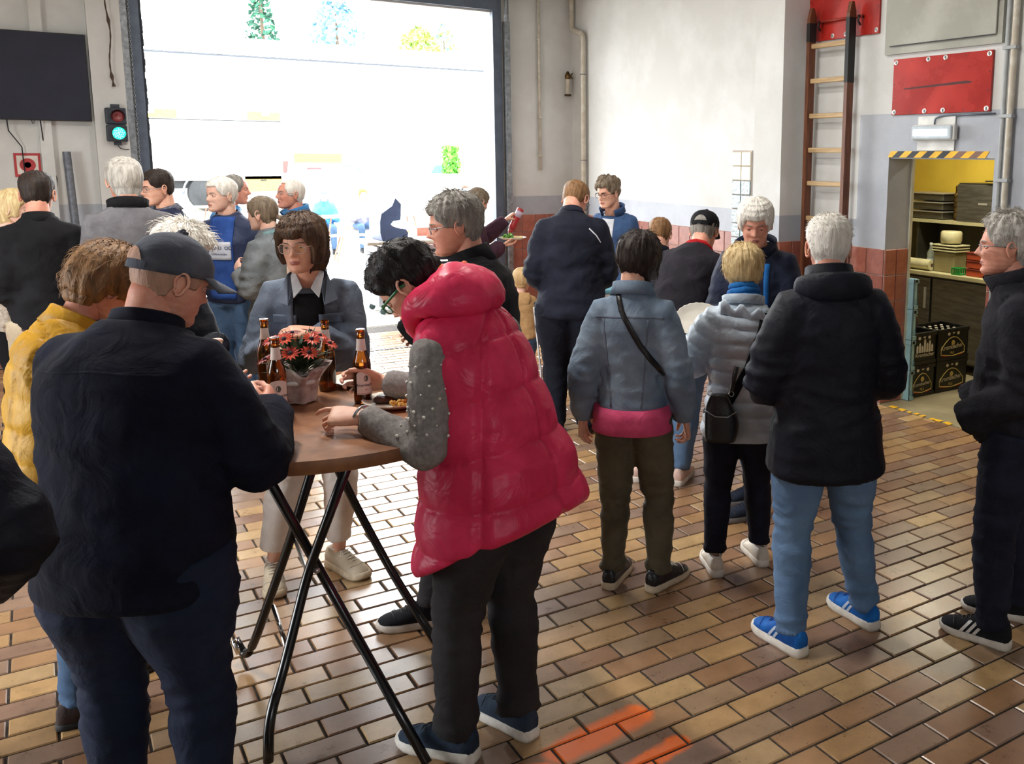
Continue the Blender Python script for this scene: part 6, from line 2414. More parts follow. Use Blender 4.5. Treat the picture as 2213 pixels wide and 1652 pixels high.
SH_CREAM = dict(upper=cloth('cream_mesh', rgb(204, 192, 172), rgb(176, 162, 140)), sole=TSOLE, laces=WSOLE, bow=True, collar=OFFW, flare=0.06, sole_h=0.034)
SH_BLUE = dict(upper=cloth('bright_blue_mesh', rgb(28, 116, 204), rgb(16, 84, 164), 0.6, bump=0.4, bscale=400), sole=WSOLE, laces=mat('blue_lace', rgb(30, 70, 150), 0.7), stripes=mat('pale_blue_stripe', rgb(190, 206, 226), 0.5), nstripes=2, collar=NAVY, flare=0.05, sole_h=0.034)
SH_NAVYS = dict(upper=cloth('slate_knit', rgb(52, 66, 84), rgb(36, 48, 64)), sole=WSOLE, laces=mat('slate_lace', rgb(40, 50, 64), 0.8), collar=NAVY, sole_h=0.032, flare=0.04)
SH_ADI = dict(upper=cloth('dark_suede', rgb(34, 36, 42), rgb(24, 26, 30)), sole=WSOLE, laces=BLACK, stripes=mat('white_stripe', rgb(232, 232, 232), 0.5), collar=BLACKC, sole_h=0.03)
SH_WHITE = dict(upper=mat('white_leather', rgb(226, 218, 206), 0.5, rgb(204, 196, 182), 10), sole=WSOLE, laces=WSOLE, bow=True, collar=WSOLE, sole_h=0.034, flare=0.04)
SH_DKSLV = dict(upper=cloth('navy_trainer', rgb(36, 44, 60)), sole=mat('grey_layer_rubber', rgb(120, 118, 116), 0.6), laces=BLACK, collar=BLACKC, sole_h=0.03)
SH_PINK = dict(upper=mat('white_pink_leather', rgb(228, 196, 184), 0.5), sole=WSOLE, laces=WSOLE, sole_h=0.032)
SH_LOAF = dict(upper=mat('dark_brown_suede', rgb(58, 44, 40), 0.9, bump=0.3), sole=BSOLE, low=True, sole_h=0.02)
GOLD = mat('brass_button', rgb(206, 170, 110), 0.3, metal=0.9)
STEELG = mat('silver_wire', rgb(170, 172, 176), 0.3, metal=0.8)
GREENG = mat('green_acetate', rgb(52, 120, 72), 0.35)
CLEARG = mat('clear_rose_acetate', rgb(214, 178, 168), 0.3)
PURPG = mat('dark_violet_acetate', rgb(70, 54, 78), 0.3)


def cap_on(F, m, brim=True, strap=True, back_hole=True, bm=None):
    """baseball cap: six-panel crown, button, peak and strap"""
    M = F.M
    mb = MB()
    nphi, nv = 48, 16
    vs = []
    for i in range(nv + 1):
        v = i / nv
        for k in range(nphi):
            phi = 2 * math.pi * k / nphi
            zb = 0.128 + 0.012 * math.cos(phi)
            z = zb + (0.247 - zb) * math.cos(v * math.pi / 2) ** 0.9
            p = head_pt(phi, min(0.2249, z - 0.018 * (1 - v)), 0.0)
            d = V((p.x, p.y + 0.008, 0)).normalized()
            seam = -0.0012 * (abs(math.sin(3 * phi)) < 0.09)
            lump = 0.0022 * noise.noise(V((phi * 3, v * 5, F.seed)))
            p = V((p.x, p.y, z)) + d * (0.009 + 0.004 * math.sin(v * math.pi) + seam + lump)
            vs.append(M @ p)
    for k in range(nphi):
        phi = 2 * math.pi * k / nphi
        p = head_pt(phi, 0.13, -0.002)
        vs.append(M @ V((p.x, p.y, 0.129 + 0.012 * math.cos(phi))))
    fs = []
    for i in range(nv + 1):
        for k in range(nphi):
            # opening above the strap at the back
            dg = abs(k - nphi / 2)
            if back_hole and dg < 4.5 - 0.9 * (nv - i - 1) and 1 < nv - i < 6 and False:
                continue
            k2 = (k + 1) % nphi
            fs.append((i * nphi + k, i * nphi + k2, (i + 1) * nphi + k2, (i + 1) * nphi + k))
    mb.add(vs, fs)
    c = mb.build('cap', m, F.o, smooth=True)
    b2 = MB().ball((0, 0, 0), 0.007 * F.k, sub=2)
    MB().add([M @ V((0, -0.008, 0.247)) + V(p) for p in b2.v], b2.f).build('button', m, c, smooth=True)
    if brim:
        br = MB()
        rings = []
        for i in range(9):
            u = i / 8
            row = []
            for j in range(21):
                a = -1.12 + 2.24 * j / 20
                base = head_pt(a, 0.142, 0.008)
                ext = 0.082 * u * (math.cos(a * 0.95) ** 0.75)
                row.append(M @ V((base.x * (1 + 0.05 * u), base.y + ext, 0.148 - 0.016 * u - 0.020 * (a * a) * (0.3 + u * 0.5))))
            rings.append(row)
        top_ = [p for r_ in rings for p in r_]
        dn = (M.to_3x3() @ V((0, 0, -0.003)))
        n = len(top_)
        f2 = []
        for i in range(8):
            for j in range(20):
                a_, b_, c_, d_ = i * 21 + j, i * 21 + j + 1, (i + 1) * 21 + j + 1, (i + 1) * 21 + j
                f2 += [(a_, b_, c_, d_), (n + d_, n + c_, n + b_, n + a_)]
        for j in range(20):
            f2.append((8 * 21 + j, 8 * 21 + j + 1, n + 8 * 21 + j + 1, n + 8 * 21 + j))
        br.add(top_ + [p + dn for p in top_], f2)
        br.build('peak', m, c, smooth=True)
    if strap:
        st = MB()
        up, lo = [], []
        for j in range(13):
            a = math.pi - 0.55 + 1.1 * j / 12
            p = head_pt(a, 0.14, 0.0135)
            up.append(M @ V((p.x, p.y, 0.139)))
            lo.append(M @ V((p.x, p.y, 0.117)))
        st.add(up + lo, [(j, j + 1, 13 + j + 1, 13 + j) for j in range(12)])
        st.build('adjuster_strap', bm or m, c)
        if back_hole:
            # crescent of scalp / hair showing in the gap over the strap
            g = MB()
            cu = []
            for j in range(13):
                t = j / 12
                a = math.pi - 0.42 + 0.84 * t
                hgt = 0.034 * math.sin(math.pi * t) ** 0.7
                row = []
                for q in (0, 0.5, 1):
                    z = 0.140 + hgt * q
                    p = head_pt(a, min(z - 0.004, 0.22), 0.0150)
                    row.append(M @ V((p.x, p.y, z)))
                cu.append(row)
            g.add([p for r_ in cu for p in r_], [(j * 3 + q, (j + 1) * 3 + q, (j + 1) * 3 + q + 1, j * 3 + q + 1) for j in range(12) for q in range(2)])
            g.build('back_gap', F.hair.data.materials[0] if hasattr(F, 'hair') else m, c, smooth=True)
    return c


def scarf(F, m, rows=3, r=0.05, h0=0.31, name='scarf', thick=0.018, tilt=0.2):
    c, d = F.spine(h0 * F.h)
    d = (d + V((0, tilt, 0.3))).normalized()
    ux = V((1, 0, 0))
    ux = (ux - d * ux.dot(d)).normalized()
    uy = d.cross(ux)
    mb = MB()
    for i in range(rows):
        rg = []
        for j in range(26):
            a = 2 * math.pi * j / 26
            rr = r * F.h * (1.06 - 0.08 * i) * (1 + 0.05 * noise.noise(V((a * 2, i * 3, F.seed))))
            rg.append(c + ux * math.cos(a) * rr + uy * math.sin(a) * rr * 1.05 + d * (0.022 * i + 0.008 * math.sin(a + i) + 0.006 * noise.noise(V((a * 3, i, 5)))))
        mb.tube(rg, [thick * (1 + 0.25 * noise.noise(V((j * 0.9, i * 2.0, F.seed)))) for j in range(26)], 8, closed=True)
    return mb.build(name, m, F.o, smooth=True)


def button_dots(F, name, m, pts, r=0.008, front=True, parent=None):
    mb = MB()
    for (x, z) in pts:
        hit, n, i, d = F.bvh.ray_cast(V((x, 0.9 if front else -0.9, z)), V((0, -1 if front else 1, 0)))
        if hit:
            ax = n.to_track_quat('Z', 'Y').to_matrix()
            mb.lathe([(r, 0), (r, 0.003), (r * 0.7, 0.0045), (0.0005, 0.0045)], 12, hit, axis=ax)
    return mb.build(name, m, parent or F.o, smooth=False)


HS = dict
# ---------------------------------------------------------------- man with the grey cap, at the bistro table
loc, fa = (0.14, 2.78), 40
F = person('large man in navy fleece jacket and grey cap, seen from behind at the round table', loc, fa, 1.77, gw=1.42, gd=1.35, belly=0.02, lean=6, curve=14, head=(30, 22, 0),
           arms={'R': (wl(loc, fa, (0.53, 2.93, 1.19)), (1.6, 0.2, -0.9)), 'L': (wl(loc, fa, (0.36, 3.20, 1.19)), (-1.4, 0, -0.6))},
           feet=wfeet(loc, fa, (0.06, 2.84, 20), (0.27, 2.70, 55)),
           top=dict(mat=NAVY, hem=-0.07, thick=0.032, fold=0.007, arm=1.22, flare=0.0, blouson=True, collar=dict(h=0.055, r=0.056, r2=0.050)),
           legs=dict(mat=JEAND, wide=1.12, fold=0.009, hipw=0.9, hipd=0.88), shoes=SH_BLACK, hair=dict(mat=hairmat('grey_stubble', rgb(186, 144, 122), rgb(150, 116, 98)), top=0.004, side=0.004, back=0.004, front=0.19, nape=0.055, strands=60, slen=0.012, rough=0.001), skin=SKIN['ruddy'],
           seed=2, brows=HAIR['ash'], nose=1.1, hands={'R': HS(curl=40), 'L': HS(curl=40)})
cap_on(F, GREYCAP)
strap(F, 'yoke_seam', NAVY, [(-0.20, 1.40), (0, 1.415), (0.20, 1.40)], 0.006, False, 0.0005)

# ---------------------------------------------------------------- pink quilted vest
loc, fa = (1.17, 2.74), -24
F = person('person bending over the table in a pink quilted vest and grey pearl-studded sweater', loc, fa, 1.76, gw=1.24, gd=1.24, lean=5, curve=24, head=(-26, 46, 0), hk=1.02, neckf=1.0, sidelean=-5,
           arms={'L': (wl(loc, fa, (0.79, 2.84, 1.155)), wd(fa, (-0.2, -0.9, -1))), 'R': (wl(loc, fa, (0.96, 3.18, 1.17)), (0.6, 0.2, -1))},
           feet=wfeet(loc, fa, (1.00, 2.70, -37), (1.23, 2.71, -16)), hips=(0.0, -0.03, 0.0),
           top=dict(name='sweater', mat=GREYKNIT, hem=0.0, thick=0.006, w=0.9, d=0.9, fold=0.006, arm=1.0),
           over=dict(name='vest', mat=PINKV, sleeveless=True, hem=-0.105, thick=0.046, flare=0.16, fold=0.003, d=1.08, w=1.05, smooth=3, res=0.75, yoke=0.24, hemtilt=0.095, quilt=dict(pitch=0.15, amp=0.022, vert=6, vph=0.3, pow=0.35)),
           legs=dict(mat=JEANK, wide=1.08, fold=0.009, end=0.05, hem=0.033), shoes=SH_NAVYS,
           hair=dict(mat=HAIR['black'], top=0.03, side=0.010, back=0.012, front=0.165, nape=0.05, ear=0.115, curl=1.2, rough=0.006, strands=420, lift=0.5, slen=0.03), skin=SKIN['mid'], seed=4, brows=HAIR['black'],
           hands={'L': HS(dir=wd(fa, (-0.75, 0.45, 0.05)), back=wd(fa, (-0.3, -0.35, 0.9)), curls=(18, 62, 66, 66), thumb=0.8), 'R': HS(curl=45)}, eyes='down')
PF = F
glasses(F, GREENG, wide=0.025, tall=0.017, rim=0.0022, temple=0.0045)
# hood of the vest: a folded-down padded roll
c, d = F.spine(0.325 * F.h)
ux = V((1, 0, 0))
uy = d.cross(ux).normalized()
hd = MB()
up_ = V((0, 0.25, 1)).normalized()
uy = up_.cross(ux).normalized()
rings = []
for j in range(40):
    a = 2 * math.pi * j / 40
    back = max(0.0, -math.sin(a))
    fr_ = max(0.0, math.sin(a))
    rr = 0.098 + 0.012 * back
    cen = c + ux * math.cos(a) * rr * 1.1 + uy * (math.sin(a) * rr + 0.015) + up_ * (0.055 + 0.02 * back - 0.085 * fr_ ** 1.5)
    w = 0.036 + 0.034 * back
    t = (ux * math.cos(a) + uy * math.sin(a)).normalized()
    ring = []
    for k in range(16):
        b = 2 * math.pi * k / 16
        puff = 1 + 0.16 * abs(math.sin(2.5 * a + 0.4)) ** 0.6 + 0.12 * noise.noise(V((a * 3, b * 1.5, 2)))
        ring.append(cen + t * math.cos(b) * w * puff * (1 + 0.25 * back) + up_ * (math.sin(b) * w * puff * 1.1 - 0.5 * math.cos(b) * w * back))
    rings.append(ring)
hd.loft(rings + [rings[0]], caps=False)
hd.build('hood', PINKV, F.o, smooth=True)
lin_ = MB()
pts = []
for j in range(15):
    a = math.pi + 0.9 + (math.pi - 1.8) * j / 14
    pts.append(c + ux * math.cos(a) * 0.085 + uy * (math.sin(a) * 0.085 + 0.01) + up_ * (0.145 + 0.008 * math.sin(j * 1.2)))
lin_.tube(pts, 0.014, 8)
lin_.build('hood_lining', mat('orange_lining', rgb(232, 92, 30), 0.6), F.o, smooth=True)
pl = MB()
co = get_co(F.under.data)
no = get_no(F.under.data)
S, E_, T = [np.array(q[:]) for q in F.arm['L']]
ab = E_ - S
t = ((co - S) @ ab) / (ab @ ab)
dist = np.linalg.norm(co - (S + np.clip(t, 0, 1)[:, None] * ab), axis=1)
sel = [i for i in range(len(co)) if 0.12 < t[i] < 0.82 and dist[i] < 0.095]
random.Random(3).shuffle(sel)
kept = []
for i in sel:
    if all(np.linalg.norm(co[i] - co[j]) > 0.034 for j in kept):
        kept.append(i)
for i in kept[:70]:
    pl.ball(co[i] + no[i] * 0.002, random.Random(i).choice((0.0035, 0.005, 0.006)), sub=1)
o = pl.build('pearls', mat('pearl', rgb(226, 222, 214), 0.2, spec=0.8), F.under, smooth=True)
o['kind'] = 'stuff'
# cuff bracelet
S, E_, T = F.arm['L']
ax = (T - E_).normalized()
q = ax.orthogonal().normalized()
q2 = ax.cross(q)
br = MB()
br.tube([T + ax * 0.012 + (q * math.cos(t) + q2 * math.sin(t)) * 0.031 for t in [2 * math.pi * j / 20 for j in range(20)]], 0.0045, 8, closed=True)
br.build('bracelet', STEELG, F.o, smooth=True)

# ---------------------------------------------------------------- woman in grey denim jacket behind the table
loc, fa = (0.98, 4.27), 200
F = person('brown-haired woman in grey denim jacket and white trousers behind the round table', loc, fa, 1.70, gw=1.02, lean=2, curve=6, head=(18, 4, 2),
           arms={'L': ((-0.04, 0.27, 1.22), (-1.4, -0.3, -0.5)), 'R': ((0.12, 0.27, 1.16), (1.4, -0.3, -0.5))},
           feet=wfeet(loc, fa, (1.06, 4.33, 160), (0.77, 4.36, 190)),
           top=dict(mat=DENIMG, hem=-0.03, thick=0.020, fold=0.009, arm=1.12, neckline=0.31),
           legs=dict(mat=OFFW, wide=0.98, end=0.13, fold=0.006), shoes=SH_CREAM,
           hair=dict(mat=HAIR['brown'], top=0.028, side=0.030, back=0.032, front=0.145, temple=0.11, ear=0.035, nape=-0.02, hang=0.09, fw=30, fringe=0.02, strands=420, lift=0.35, inward=0.2, rough=0.005), skin=SKIN['mid'], seed=5, brows=HAIR['brown'],
           hands={'L': HS(curl=45, dir=(0.8, 0.35, 0.1), back=(0, 0.5, 0.8)), 'R': HS(curl=40, dir=(-0.6, 0.6, 0.2), back=(0, 0.4, 0.8))}, smile=0.3)
glasses(F, CLEARG, wide=0.025, tall=0.021, rim=0.0012)
z0, z1 = 0.98, 1.365
drape(F, 'black_sweater', BLACKC, panel_grid(0, 0, z0, z1, True, 8, 16, lambda z: -0.075 + 0.02 * (z - z0), lambda z: 0.06 - 0.01 * (z - z0)), 0.006)
for sg in (-1, 1):
    cm = MB()
    cc, cd = F.spine(0.325 * F.h)
    A = cc + V((sg * 0.060, 0.0, 0.02))
    pts = [cc + V((sg * 0.062, -0.02, 0.035)), cc + V((sg * 0.068, 0.055, 0.012)), cc + V((sg * 0.052, 0.115, -0.075)), cc + V((sg * 0.018, 0.098, -0.035)), cc + V((sg * 0.050, 0.045, 0.03))]
    n_ = V((sg * 0.3, 0.9, 0.3)).normalized() * 0.006
    cm.add([p for p in pts] + [p - n_ for p in pts], [(0, 1, 2, 3, 4), (9, 8, 7, 6, 5)] + [(k, (k + 1) % 5, 5 + (k + 1) % 5, 5 + k) for k in range(5)])
    cm.build('shirt_collar', WHITES, F.o)
    lp = MB()
    pts = [cc + V((sg * 0.072, -0.055, 0.03)), cc + V((sg * 0.082, 0.04, 0.02)), cc + V((sg * 0.128, 0.112, -0.085)), cc + V((sg * 0.075, 0.128, -0.105)), cc + V((sg * 0.058, 0.075, -0.03)), cc + V((sg * 0.058, -0.03, 0.035))]
    n_ = V((sg * 0.4, 0.8, 0.4)).normalized() * 0.008
    lp.add([p for p in pts] + [p - n_ for p in pts], [(0, 1, 2, 3, 4, 5), (11, 10, 9, 8, 7, 6)] + [(k, (k + 1) % 6, 6 + (k + 1) % 6, 6 + k) for k in range(6)])
    lp.build('jacket_collar', DENIMG, F.o)
    x0 = sg * 0.095
    pf = drape(F, 'pocket_flap', DENIMG, panel_grid(x0 - 0.05, x0 + 0.05, 1.235, 1.275, True, 6, 4), 0.008)
    drape(F, 'jacket_placket', DENIMG, panel_grid(0, 0, 0.98, 1.33, True, 2, 16, lambda z, s=sg: (-0.098 if s < 0 else 0.058), lambda z, s=sg: (-0.075 if s < 0 else 0.085)), 0.010)
button_dots(F, 'jacket_button', GOLD, [(-0.09, 1.20), (0.075, 1.04)], 0.009)

# ---------------------------------------------------------------- grey-haired man with glasses behind the pink vest
loc, fa = (1.57, 3.66), -52
F = person('grey-haired man with wire glasses and black jacket, eating, behind the pink vest', loc, fa, 1.81, gw=1.15, lean=2, curve=12, head=(-20, 8, 0),
           arms={'L': (wl(loc, fa, (1.25, 3.80, 1.29)), (-0.4, -0.6, -1)), 'R': ((0.18, 0.30, 1.15), (1, -0.3, -0.6))},
           feet=wfeet(loc, fa, (1.24, 3.58, -70), (1.52, 3.66, -50)),
           top=dict(mat=BLACKC, hem=-0.06, thick=0.022, fold=0.009, arm=1.2, collar=dict(h=0.06, r=0.052, r2=0.048, gap=0.7)),
           legs=dict(mat=JEANK, wide=1.1), shoes=dict(SH_BLACK, sole=WSOLE),
           hair=dict(mat=HAIR['grey'], top=0.024, side=0.013, back=0.017, front=0.16, nape=0.04, ear=0.112, strands=480, lift=0.55, slen=0.035, rough=0.005), skin=SKIN['ruddy'], seed=6, brows=HAIR['grey'], nose=1.2,
           hands={'L': HS(curl=50, dir=(0.45, 0.25, 0.85), back=(-0.8, 0.4, 0.2), thumb=0.8), 'R': HS(curl=35)})
glasses(F, STEELG, wide=0.024, tall=0.017)

# ---------------------------------------------------------------- mustard jacket
loc, fa = (-0.02, 3.66), 78
F = person('person with tousled fawn hair in a mustard quilted jacket, bent over the table', loc, fa, 1.65, gw=1.12, gd=1.1, lean=3, curve=16, head=(-8, 34, 0), hk=1.08,
           arms={'R': (wl(loc, fa, (0.42, 3.34, 1.16)), (0.6, -0.4, -0.8)), 'L': (wl(loc, fa, (0.40, 3.72, 1.16)), (-0.8, -0.4, -0.6))},
           feet=wfeet(loc, fa, (0.08, 3.80, 70), (-0.01, 3.58, 95)),
           top=dict(mat=YELLOWP, hem=-0.08, thick=0.030, fold=0.005, arm=1.15, quilt=dict(pitch=0.10, amp=0.014, vert=7, stag=1.0, pow=0.4), collar=dict(h=0.05, r=0.058, r2=0.055)),
           legs=dict(mat=JEANM, wide=1.1, fold=0.008), shoes=SH_LOAF,
           hair=dict(mat=HAIR['fawn'], top=0.044, side=0.036, back=0.042, front=0.15, nape=0.03, ear=0.095, strands=520, lift=0.5, slen=0.04, rough=0.006, flow=0.8), skin=SKIN['ruddy'], seed=8, brows=HAIR['fawn'], nose=1.0, neckf=0.4)
scarf(F, cloth('dark_blue_inner_collar', rgb(44, 58, 100), rgb(30, 40, 74)), 2, 0.046, 0.325, 'inner_collar', 0.014)

# ---------------------------------------------------------------- white-haired woman behind the cap
loc, fa = (0.38, 4.42), 150
F = person('white-haired woman with dark-rimmed glasses standing behind the grey cap', loc, fa, 1.68, lean=4, curve=12, head=(-30, 16, 0),
           arms={'L': ((0.02, 0.38, 1.20), (-1, -0.2, -0.6)), 'R': ((0.16, 0.30, 1.15), (1, -0.3, -0.6))},
           top=dict(mat=NAVY2, hem=-0.08, thick=0.022, collar=dict(h=0.05, r=0.05)), legs=dict(mat=JEAND), shoes=SH_BLACK,
           hair=dict(mat=HAIR['white'], top=0.036, side=0.024, back=0.026, front=0.155, nape=0.03, ear=0.085, strands=640, lift=0.6, slen=0.05, rough=0.006), skin=SKIN['pale'], seed=9, brows=HAIR['grey'],
           hands={'L': HS(curl=45, dir=(0.6, 0.6, 0.2), back=(0, -0.2, 1)), 'R': HS(curl=40)})
glasses(F, BLACK, wide=0.024, tall=0.016, rim=0.0018)

# ---------------------------------------------------------------- person cut by the left edge
loc, fa = (-0.42, 2.30), 12
F = person('person in dark navy shell jacket cut off by the left edge of the picture', loc, fa, 1.86, gw=1.2, gd=1.2, lean=4, curve=10, head=(0, 10, 0),
           arms={'R': ((0.22, 0.22, 1.02), (2.2, -0.6, 0.3)), 'L': ((-0.2, 0.25, 1.0), (-1, -0.4, -0.5))},
           top=dict(mat=NAVY2, hem=-0.06, thick=0.032, flare=0.1, collar=dict(h=0.05, r=0.052)), legs=dict(mat=BLACKC, wide=1.15), shoes=SH_BLACK,
           hair=dict(mat=HAIR['dark'], nape=0.02), seed=10, nohands=True)
strap(F, 'reflective_piping', mat('grey_piping', rgb(150, 150, 150), 0.4), [(0.05, 1.22), (0.15, 1.20), (0.20, 1.15)], 0.007, False, 0.003)

# ---------------------------------------------------------------- denim jacket woman, back view
loc, fa = (2.14, 3.42), 40
F = person('dark-haired woman in blue denim jacket, olive trousers and crossbody strap, seen from behind', loc, fa, 1.635, gw=0.94, lean=-2, curve=6, head=(22, 8, 4),
           arms={'L': ((-0.235, 0.04, 0.79), (-1, -0.5, 0)), 'R': ((0.235, 0.05, 0.79), (1, -0.5, 0))},
           feet=wfeet(loc, fa, (2.08, 3.49, 50), (2.24, 3.34, 72)),
           top=dict(mat=DENIM, hem=-0.015, thick=0.018, fold=0.008, arm=1.02, collar=dict(h=0.045, r=0.056, r2=0.054, gap=1.2)),
           legs=dict(mat=OLIVE, wide=0.97, fold=0.010, end=0.045, hipw=0.96, hipd=0.95), shoes=SH_BLKTAN,
           hair=dict(mat=HAIR['dark'], top=0.022, side=0.022, back=0.026, front=0.14, temple=0.10, ear=0.03, nape=-0.075, hang=0.085, strands=420, lift=0.2, slen=0.05, inward=1.4, rough=0.005), skin=SKIN['mid'], seed=12, brows=HAIR['dark'],
           hands={'L': HS(curl=20), 'R': HS(curl=45)})
glasses(F, PURPG, wide=0.027, tall=0.020, rim=0.003, temple=0.003)
sh = MB()
sh.loft([F.sec(s, 1.08, 0.022 + 0.004 * (i % 2), 1.10, 40) for i, s in enumerate((-0.052, -0.050, -0.03, -0.01, 0.02))])
sh.build('pink_shirt', PINKS, F.o, smooth=True)
strap(F, 'yoke_seam', DENIMG, [(-0.15, 1.275), (0, 1.285), (0.15, 1.275)], 0.008, False, 0.002)
for x in (-0.105, 0.075):
    strap(F, 'back_seam', DENIMG, [(x * 1.1, 1.27), (x * 0.75, 0.88)], 0.008, False, 0.002)
strap(F, 'waistband', DENIM, [(-0.16, 0.845), (0, 0.838), (0.16, 0.845)], 0.035, False, 0.006)
strap(F, 'crossbody_strap', LEATHER, [(-0.055, 1.375), (-0.035, 1.31), (0.05, 1.16), (0.15, 1.02)], 0.022, False, 0.006)

# ---------------------------------------------------------------- silver puffer jacket
loc, fa = (2.65, 3.28), 40
F = person('short-haired blonde woman in silver-blue quilted jacket with blue scarf, seen from behind', loc, fa, 1.55, gw=1.02, lean=0, curve=8, head=(-8, 10, 0), hk=1.05,
           arms={'L': (wl(loc, fa, (2.66, 3.53, 1.13)), (-1, -0.35, -0.3)), 'R': ((0.14, 0.30, 1.02), (1, -0.3, -0.3))},
           feet=wfeet(loc, fa, (2.55, 3.33, 25), (2.80, 3.30, 20)),
           top=dict(mat=SILVER, hem=-0.085, thick=0.026, flare=0.06, fold=0.006, arm=1.18, res=0.75, quilt=dict(pitch=0.064, amp=0.016, wave=0.006, pow=0.4), collar=dict(h=0.03, r=0.06, r2=0.062)),
           legs=dict(mat=cloth('blue_black_trousers', rgb(32, 36, 52), rgb(22, 24, 36)), wide=0.95, fold=0.005, end=0.075), shoes=SH_WHITE,
           hair=dict(mat=HAIR['blonde'], top=0.026, side=0.022, back=0.024, front=0.15, temple=0.12, ear=0.085, nape=0.022, strands=480, lift=0.35, slen=0.04, rough=0.006, inward=0.6), skin=SKIN['pale'], seed=14,
           hands={'L': HS(curl=40), 'R': HS(curl=40)})
scarf(F, BLUES, 4, 0.043, 0.326, 'scarf', 0.018)
hb = MB()
c, d = F.spine(0.30 * F.h)
rings = []
for j in range(15):
    t = j / 14
    x = -0.10 + 0.24 * t
    rings.append(ellipse(c + V((x, -0.085 - 0.02 * math.sin(math.pi * t), 0.015 - 0.05 * t + 0.012 * math.sin(t * 20))), V((0, -0.5, 0.85)), V((0, 0.85, 0.5)), 0.045 + 0.01 * math.sin(t * 19), 0.018, 12))
hb.loft(rings)
hb.build('hood', SILVER, F.o, smooth=True)
strap(F, 'bag_strap', cloth('black_webbing', rgb(24, 24, 27)), [(0.10, 1.27), (0.09, 1.20), (0.03, 1.02), (-0.07, 0.83)], 0.038, False, 0.008)
SILF = F

# ---------------------------------------------------------------- dark coat, light jeans, blue trainers
loc, fa = (2.56, 2.62), 26
F = person('white-haired man in long dark navy coat, light jeans and bright blue trainers, seen from behind', loc, fa, 1.74, gw=1.12, gd=1.1, lean=-1, curve=8, head=(12, 6, 0),
           arms={'L': ((-0.15, 0.26, 1.0), (-1.3, -0.3, -0.1)), 'R': ((0.15, 0.26, 1.02), (1.3, -0.3, -0.1))},
           feet=wfeet(loc, fa, (2.38, 2.60, 0), (2.785, 2.59, 6)),
           top=dict(mat=NAVY2, hem=-0.105, thick=0.034, flare=0.10, fold=0.009, arm=1.25, collar=dict(h=0.085, r=0.058, r2=0.052)),
           legs=dict(mat=JEANL, wide=1.05, fold=0.010, end=0.05), shoes=SH_BLUE,
           hair=dict(mat=HAIR['white'], top=0.020, side=0.010, back=0.012, front=0.17, nape=0.045, ear=0.12, strands=500, lift=0.5, slen=0.016, up=0.3, rough=0.002), skin=SKIN['ruddy'], seed=16)
hd = MB()
c, d = F.spine(0.30 * F.h)
rings = []
for j in range(21):
    a = math.pi + 0.15 + (math.pi - 0.3) * j / 20
    cen = c + V((math.cos(a) * 0.135, math.sin(a) * 0.105 - 0.015, 0.045 + 0.03 * math.sin(a) * -0.4))
    t = V((math.cos(a), math.sin(a), 0))
    w = 0.03 + 0.012 * math.sin(math.pi * j / 20)
    rings.append([cen + t * math.cos(b) * w * 0.9 + V((0, 0, 1)) * math.sin(b) * w * 1.5 for b in [2 * math.pi * k / 12 for k in range(12)]])
hd.loft(rings)
hd.build('hood', NAVY2, F.o, smooth=True)

# ---------------------------------------------------------------- smiling man at the right edge
loc, fa = (3.22, 2.22), -36
F = person('smiling grey-haired man with glasses and charcoal fleece at the right edge, hands in pockets', loc, fa, 1.75, gw=1.06, gd=1.08, belly=0.02, lean=-1, curve=8, head=(-4, 0, 0),
           arms={'L': ((-0.13, 0.20, 0.93), (-0.9, -1, 0.1)), 'R': ((0.13, 0.20, 0.93), (0.9, -1, 0.1))},
           feet=wfeet(loc, fa, (3.10, 2.18, -15), (3.36, 2.26, -30)),
           top=dict(mat=CHAR, hem=-0.03, thick=0.026, fold=0.012, arm=1.18, collar=dict(h=0.075, r=0.052, r2=0.056, gap=0.5, open=0.3)),
           legs=dict(mat=cloth('ink_jeans', rgb(34, 40, 58), rgb(24, 28, 42)), wide=1.08, fold=0.010, end=0.05), shoes=SH_ADI,
           hair=dict(mat=HAIR['silver'], top=0.026, side=0.012, back=0.018, front=0.178, fw=30, nape=0.04, ear=0.115, strands=420, lift=0.45, slen=0.03, up=0.08, rough=0.006, curl=0.9), skin=SKIN['ruddy'], seed=18, brows=HAIR['grey'], smile=0.9, nose=1.25,
           nohands=True)
glasses(F, STEELG, wide=0.023, tall=0.015, rim=0.001)

# ---------------------------------------------------------------- white-haired woman facing the camera
loc, fa = (3.28, 3.93), 236
F = person('white-haired woman in navy jacket and patterned scarf, facing the camera and looking down', loc, fa, 1.755, gw=1.06, lean=2, curve=10, head=(-16, 16, 0),
           arms={'L': ((-0.12, 0.30, 1.05), (-1, -0.3, -0.4)), 'R': ((0.14, 0.30, 1.05), (1, -0.3, -0.4))},
           feet=wfeet(loc, fa, (3.14, 3.74, -75 + 360), (3.28, 3.92, -70 + 360)),
           top=dict(mat=cloth('navy_parka', rgb(34, 42, 66), rgb(24, 30, 50), 0.6), hem=-0.09, thick=0.026, flare=0.06, arm=1.15, collar=dict(h=0.05, r=0.060, r2=0.064, gap=1.4, open=0.4)),
           legs=dict(mat=JEANM, wide=1.0, end=0.12), shoes=SH_DKSLV,
           hair=dict(mat=HAIR['white'], top=0.026, side=0.020, back=0.022, front=0.152, temple=0.12, ear=0.085, nape=0.03, fw=30, fringe=0.014, strands=160, lift=0.15, slen=0.04, rough=0.003), skin=SKIN['ruddy'], seed=20, brows=HAIR['grey'], eyes='down',
           hands={'L': HS(curl=40), 'R': HS(curl=40)})
scarf(F, mat('blue_white_patterned_scarf', rgb(170, 176, 190), 0.9, rgb(50, 58, 86), 60, 0.9), 2, 0.045, 0.318)
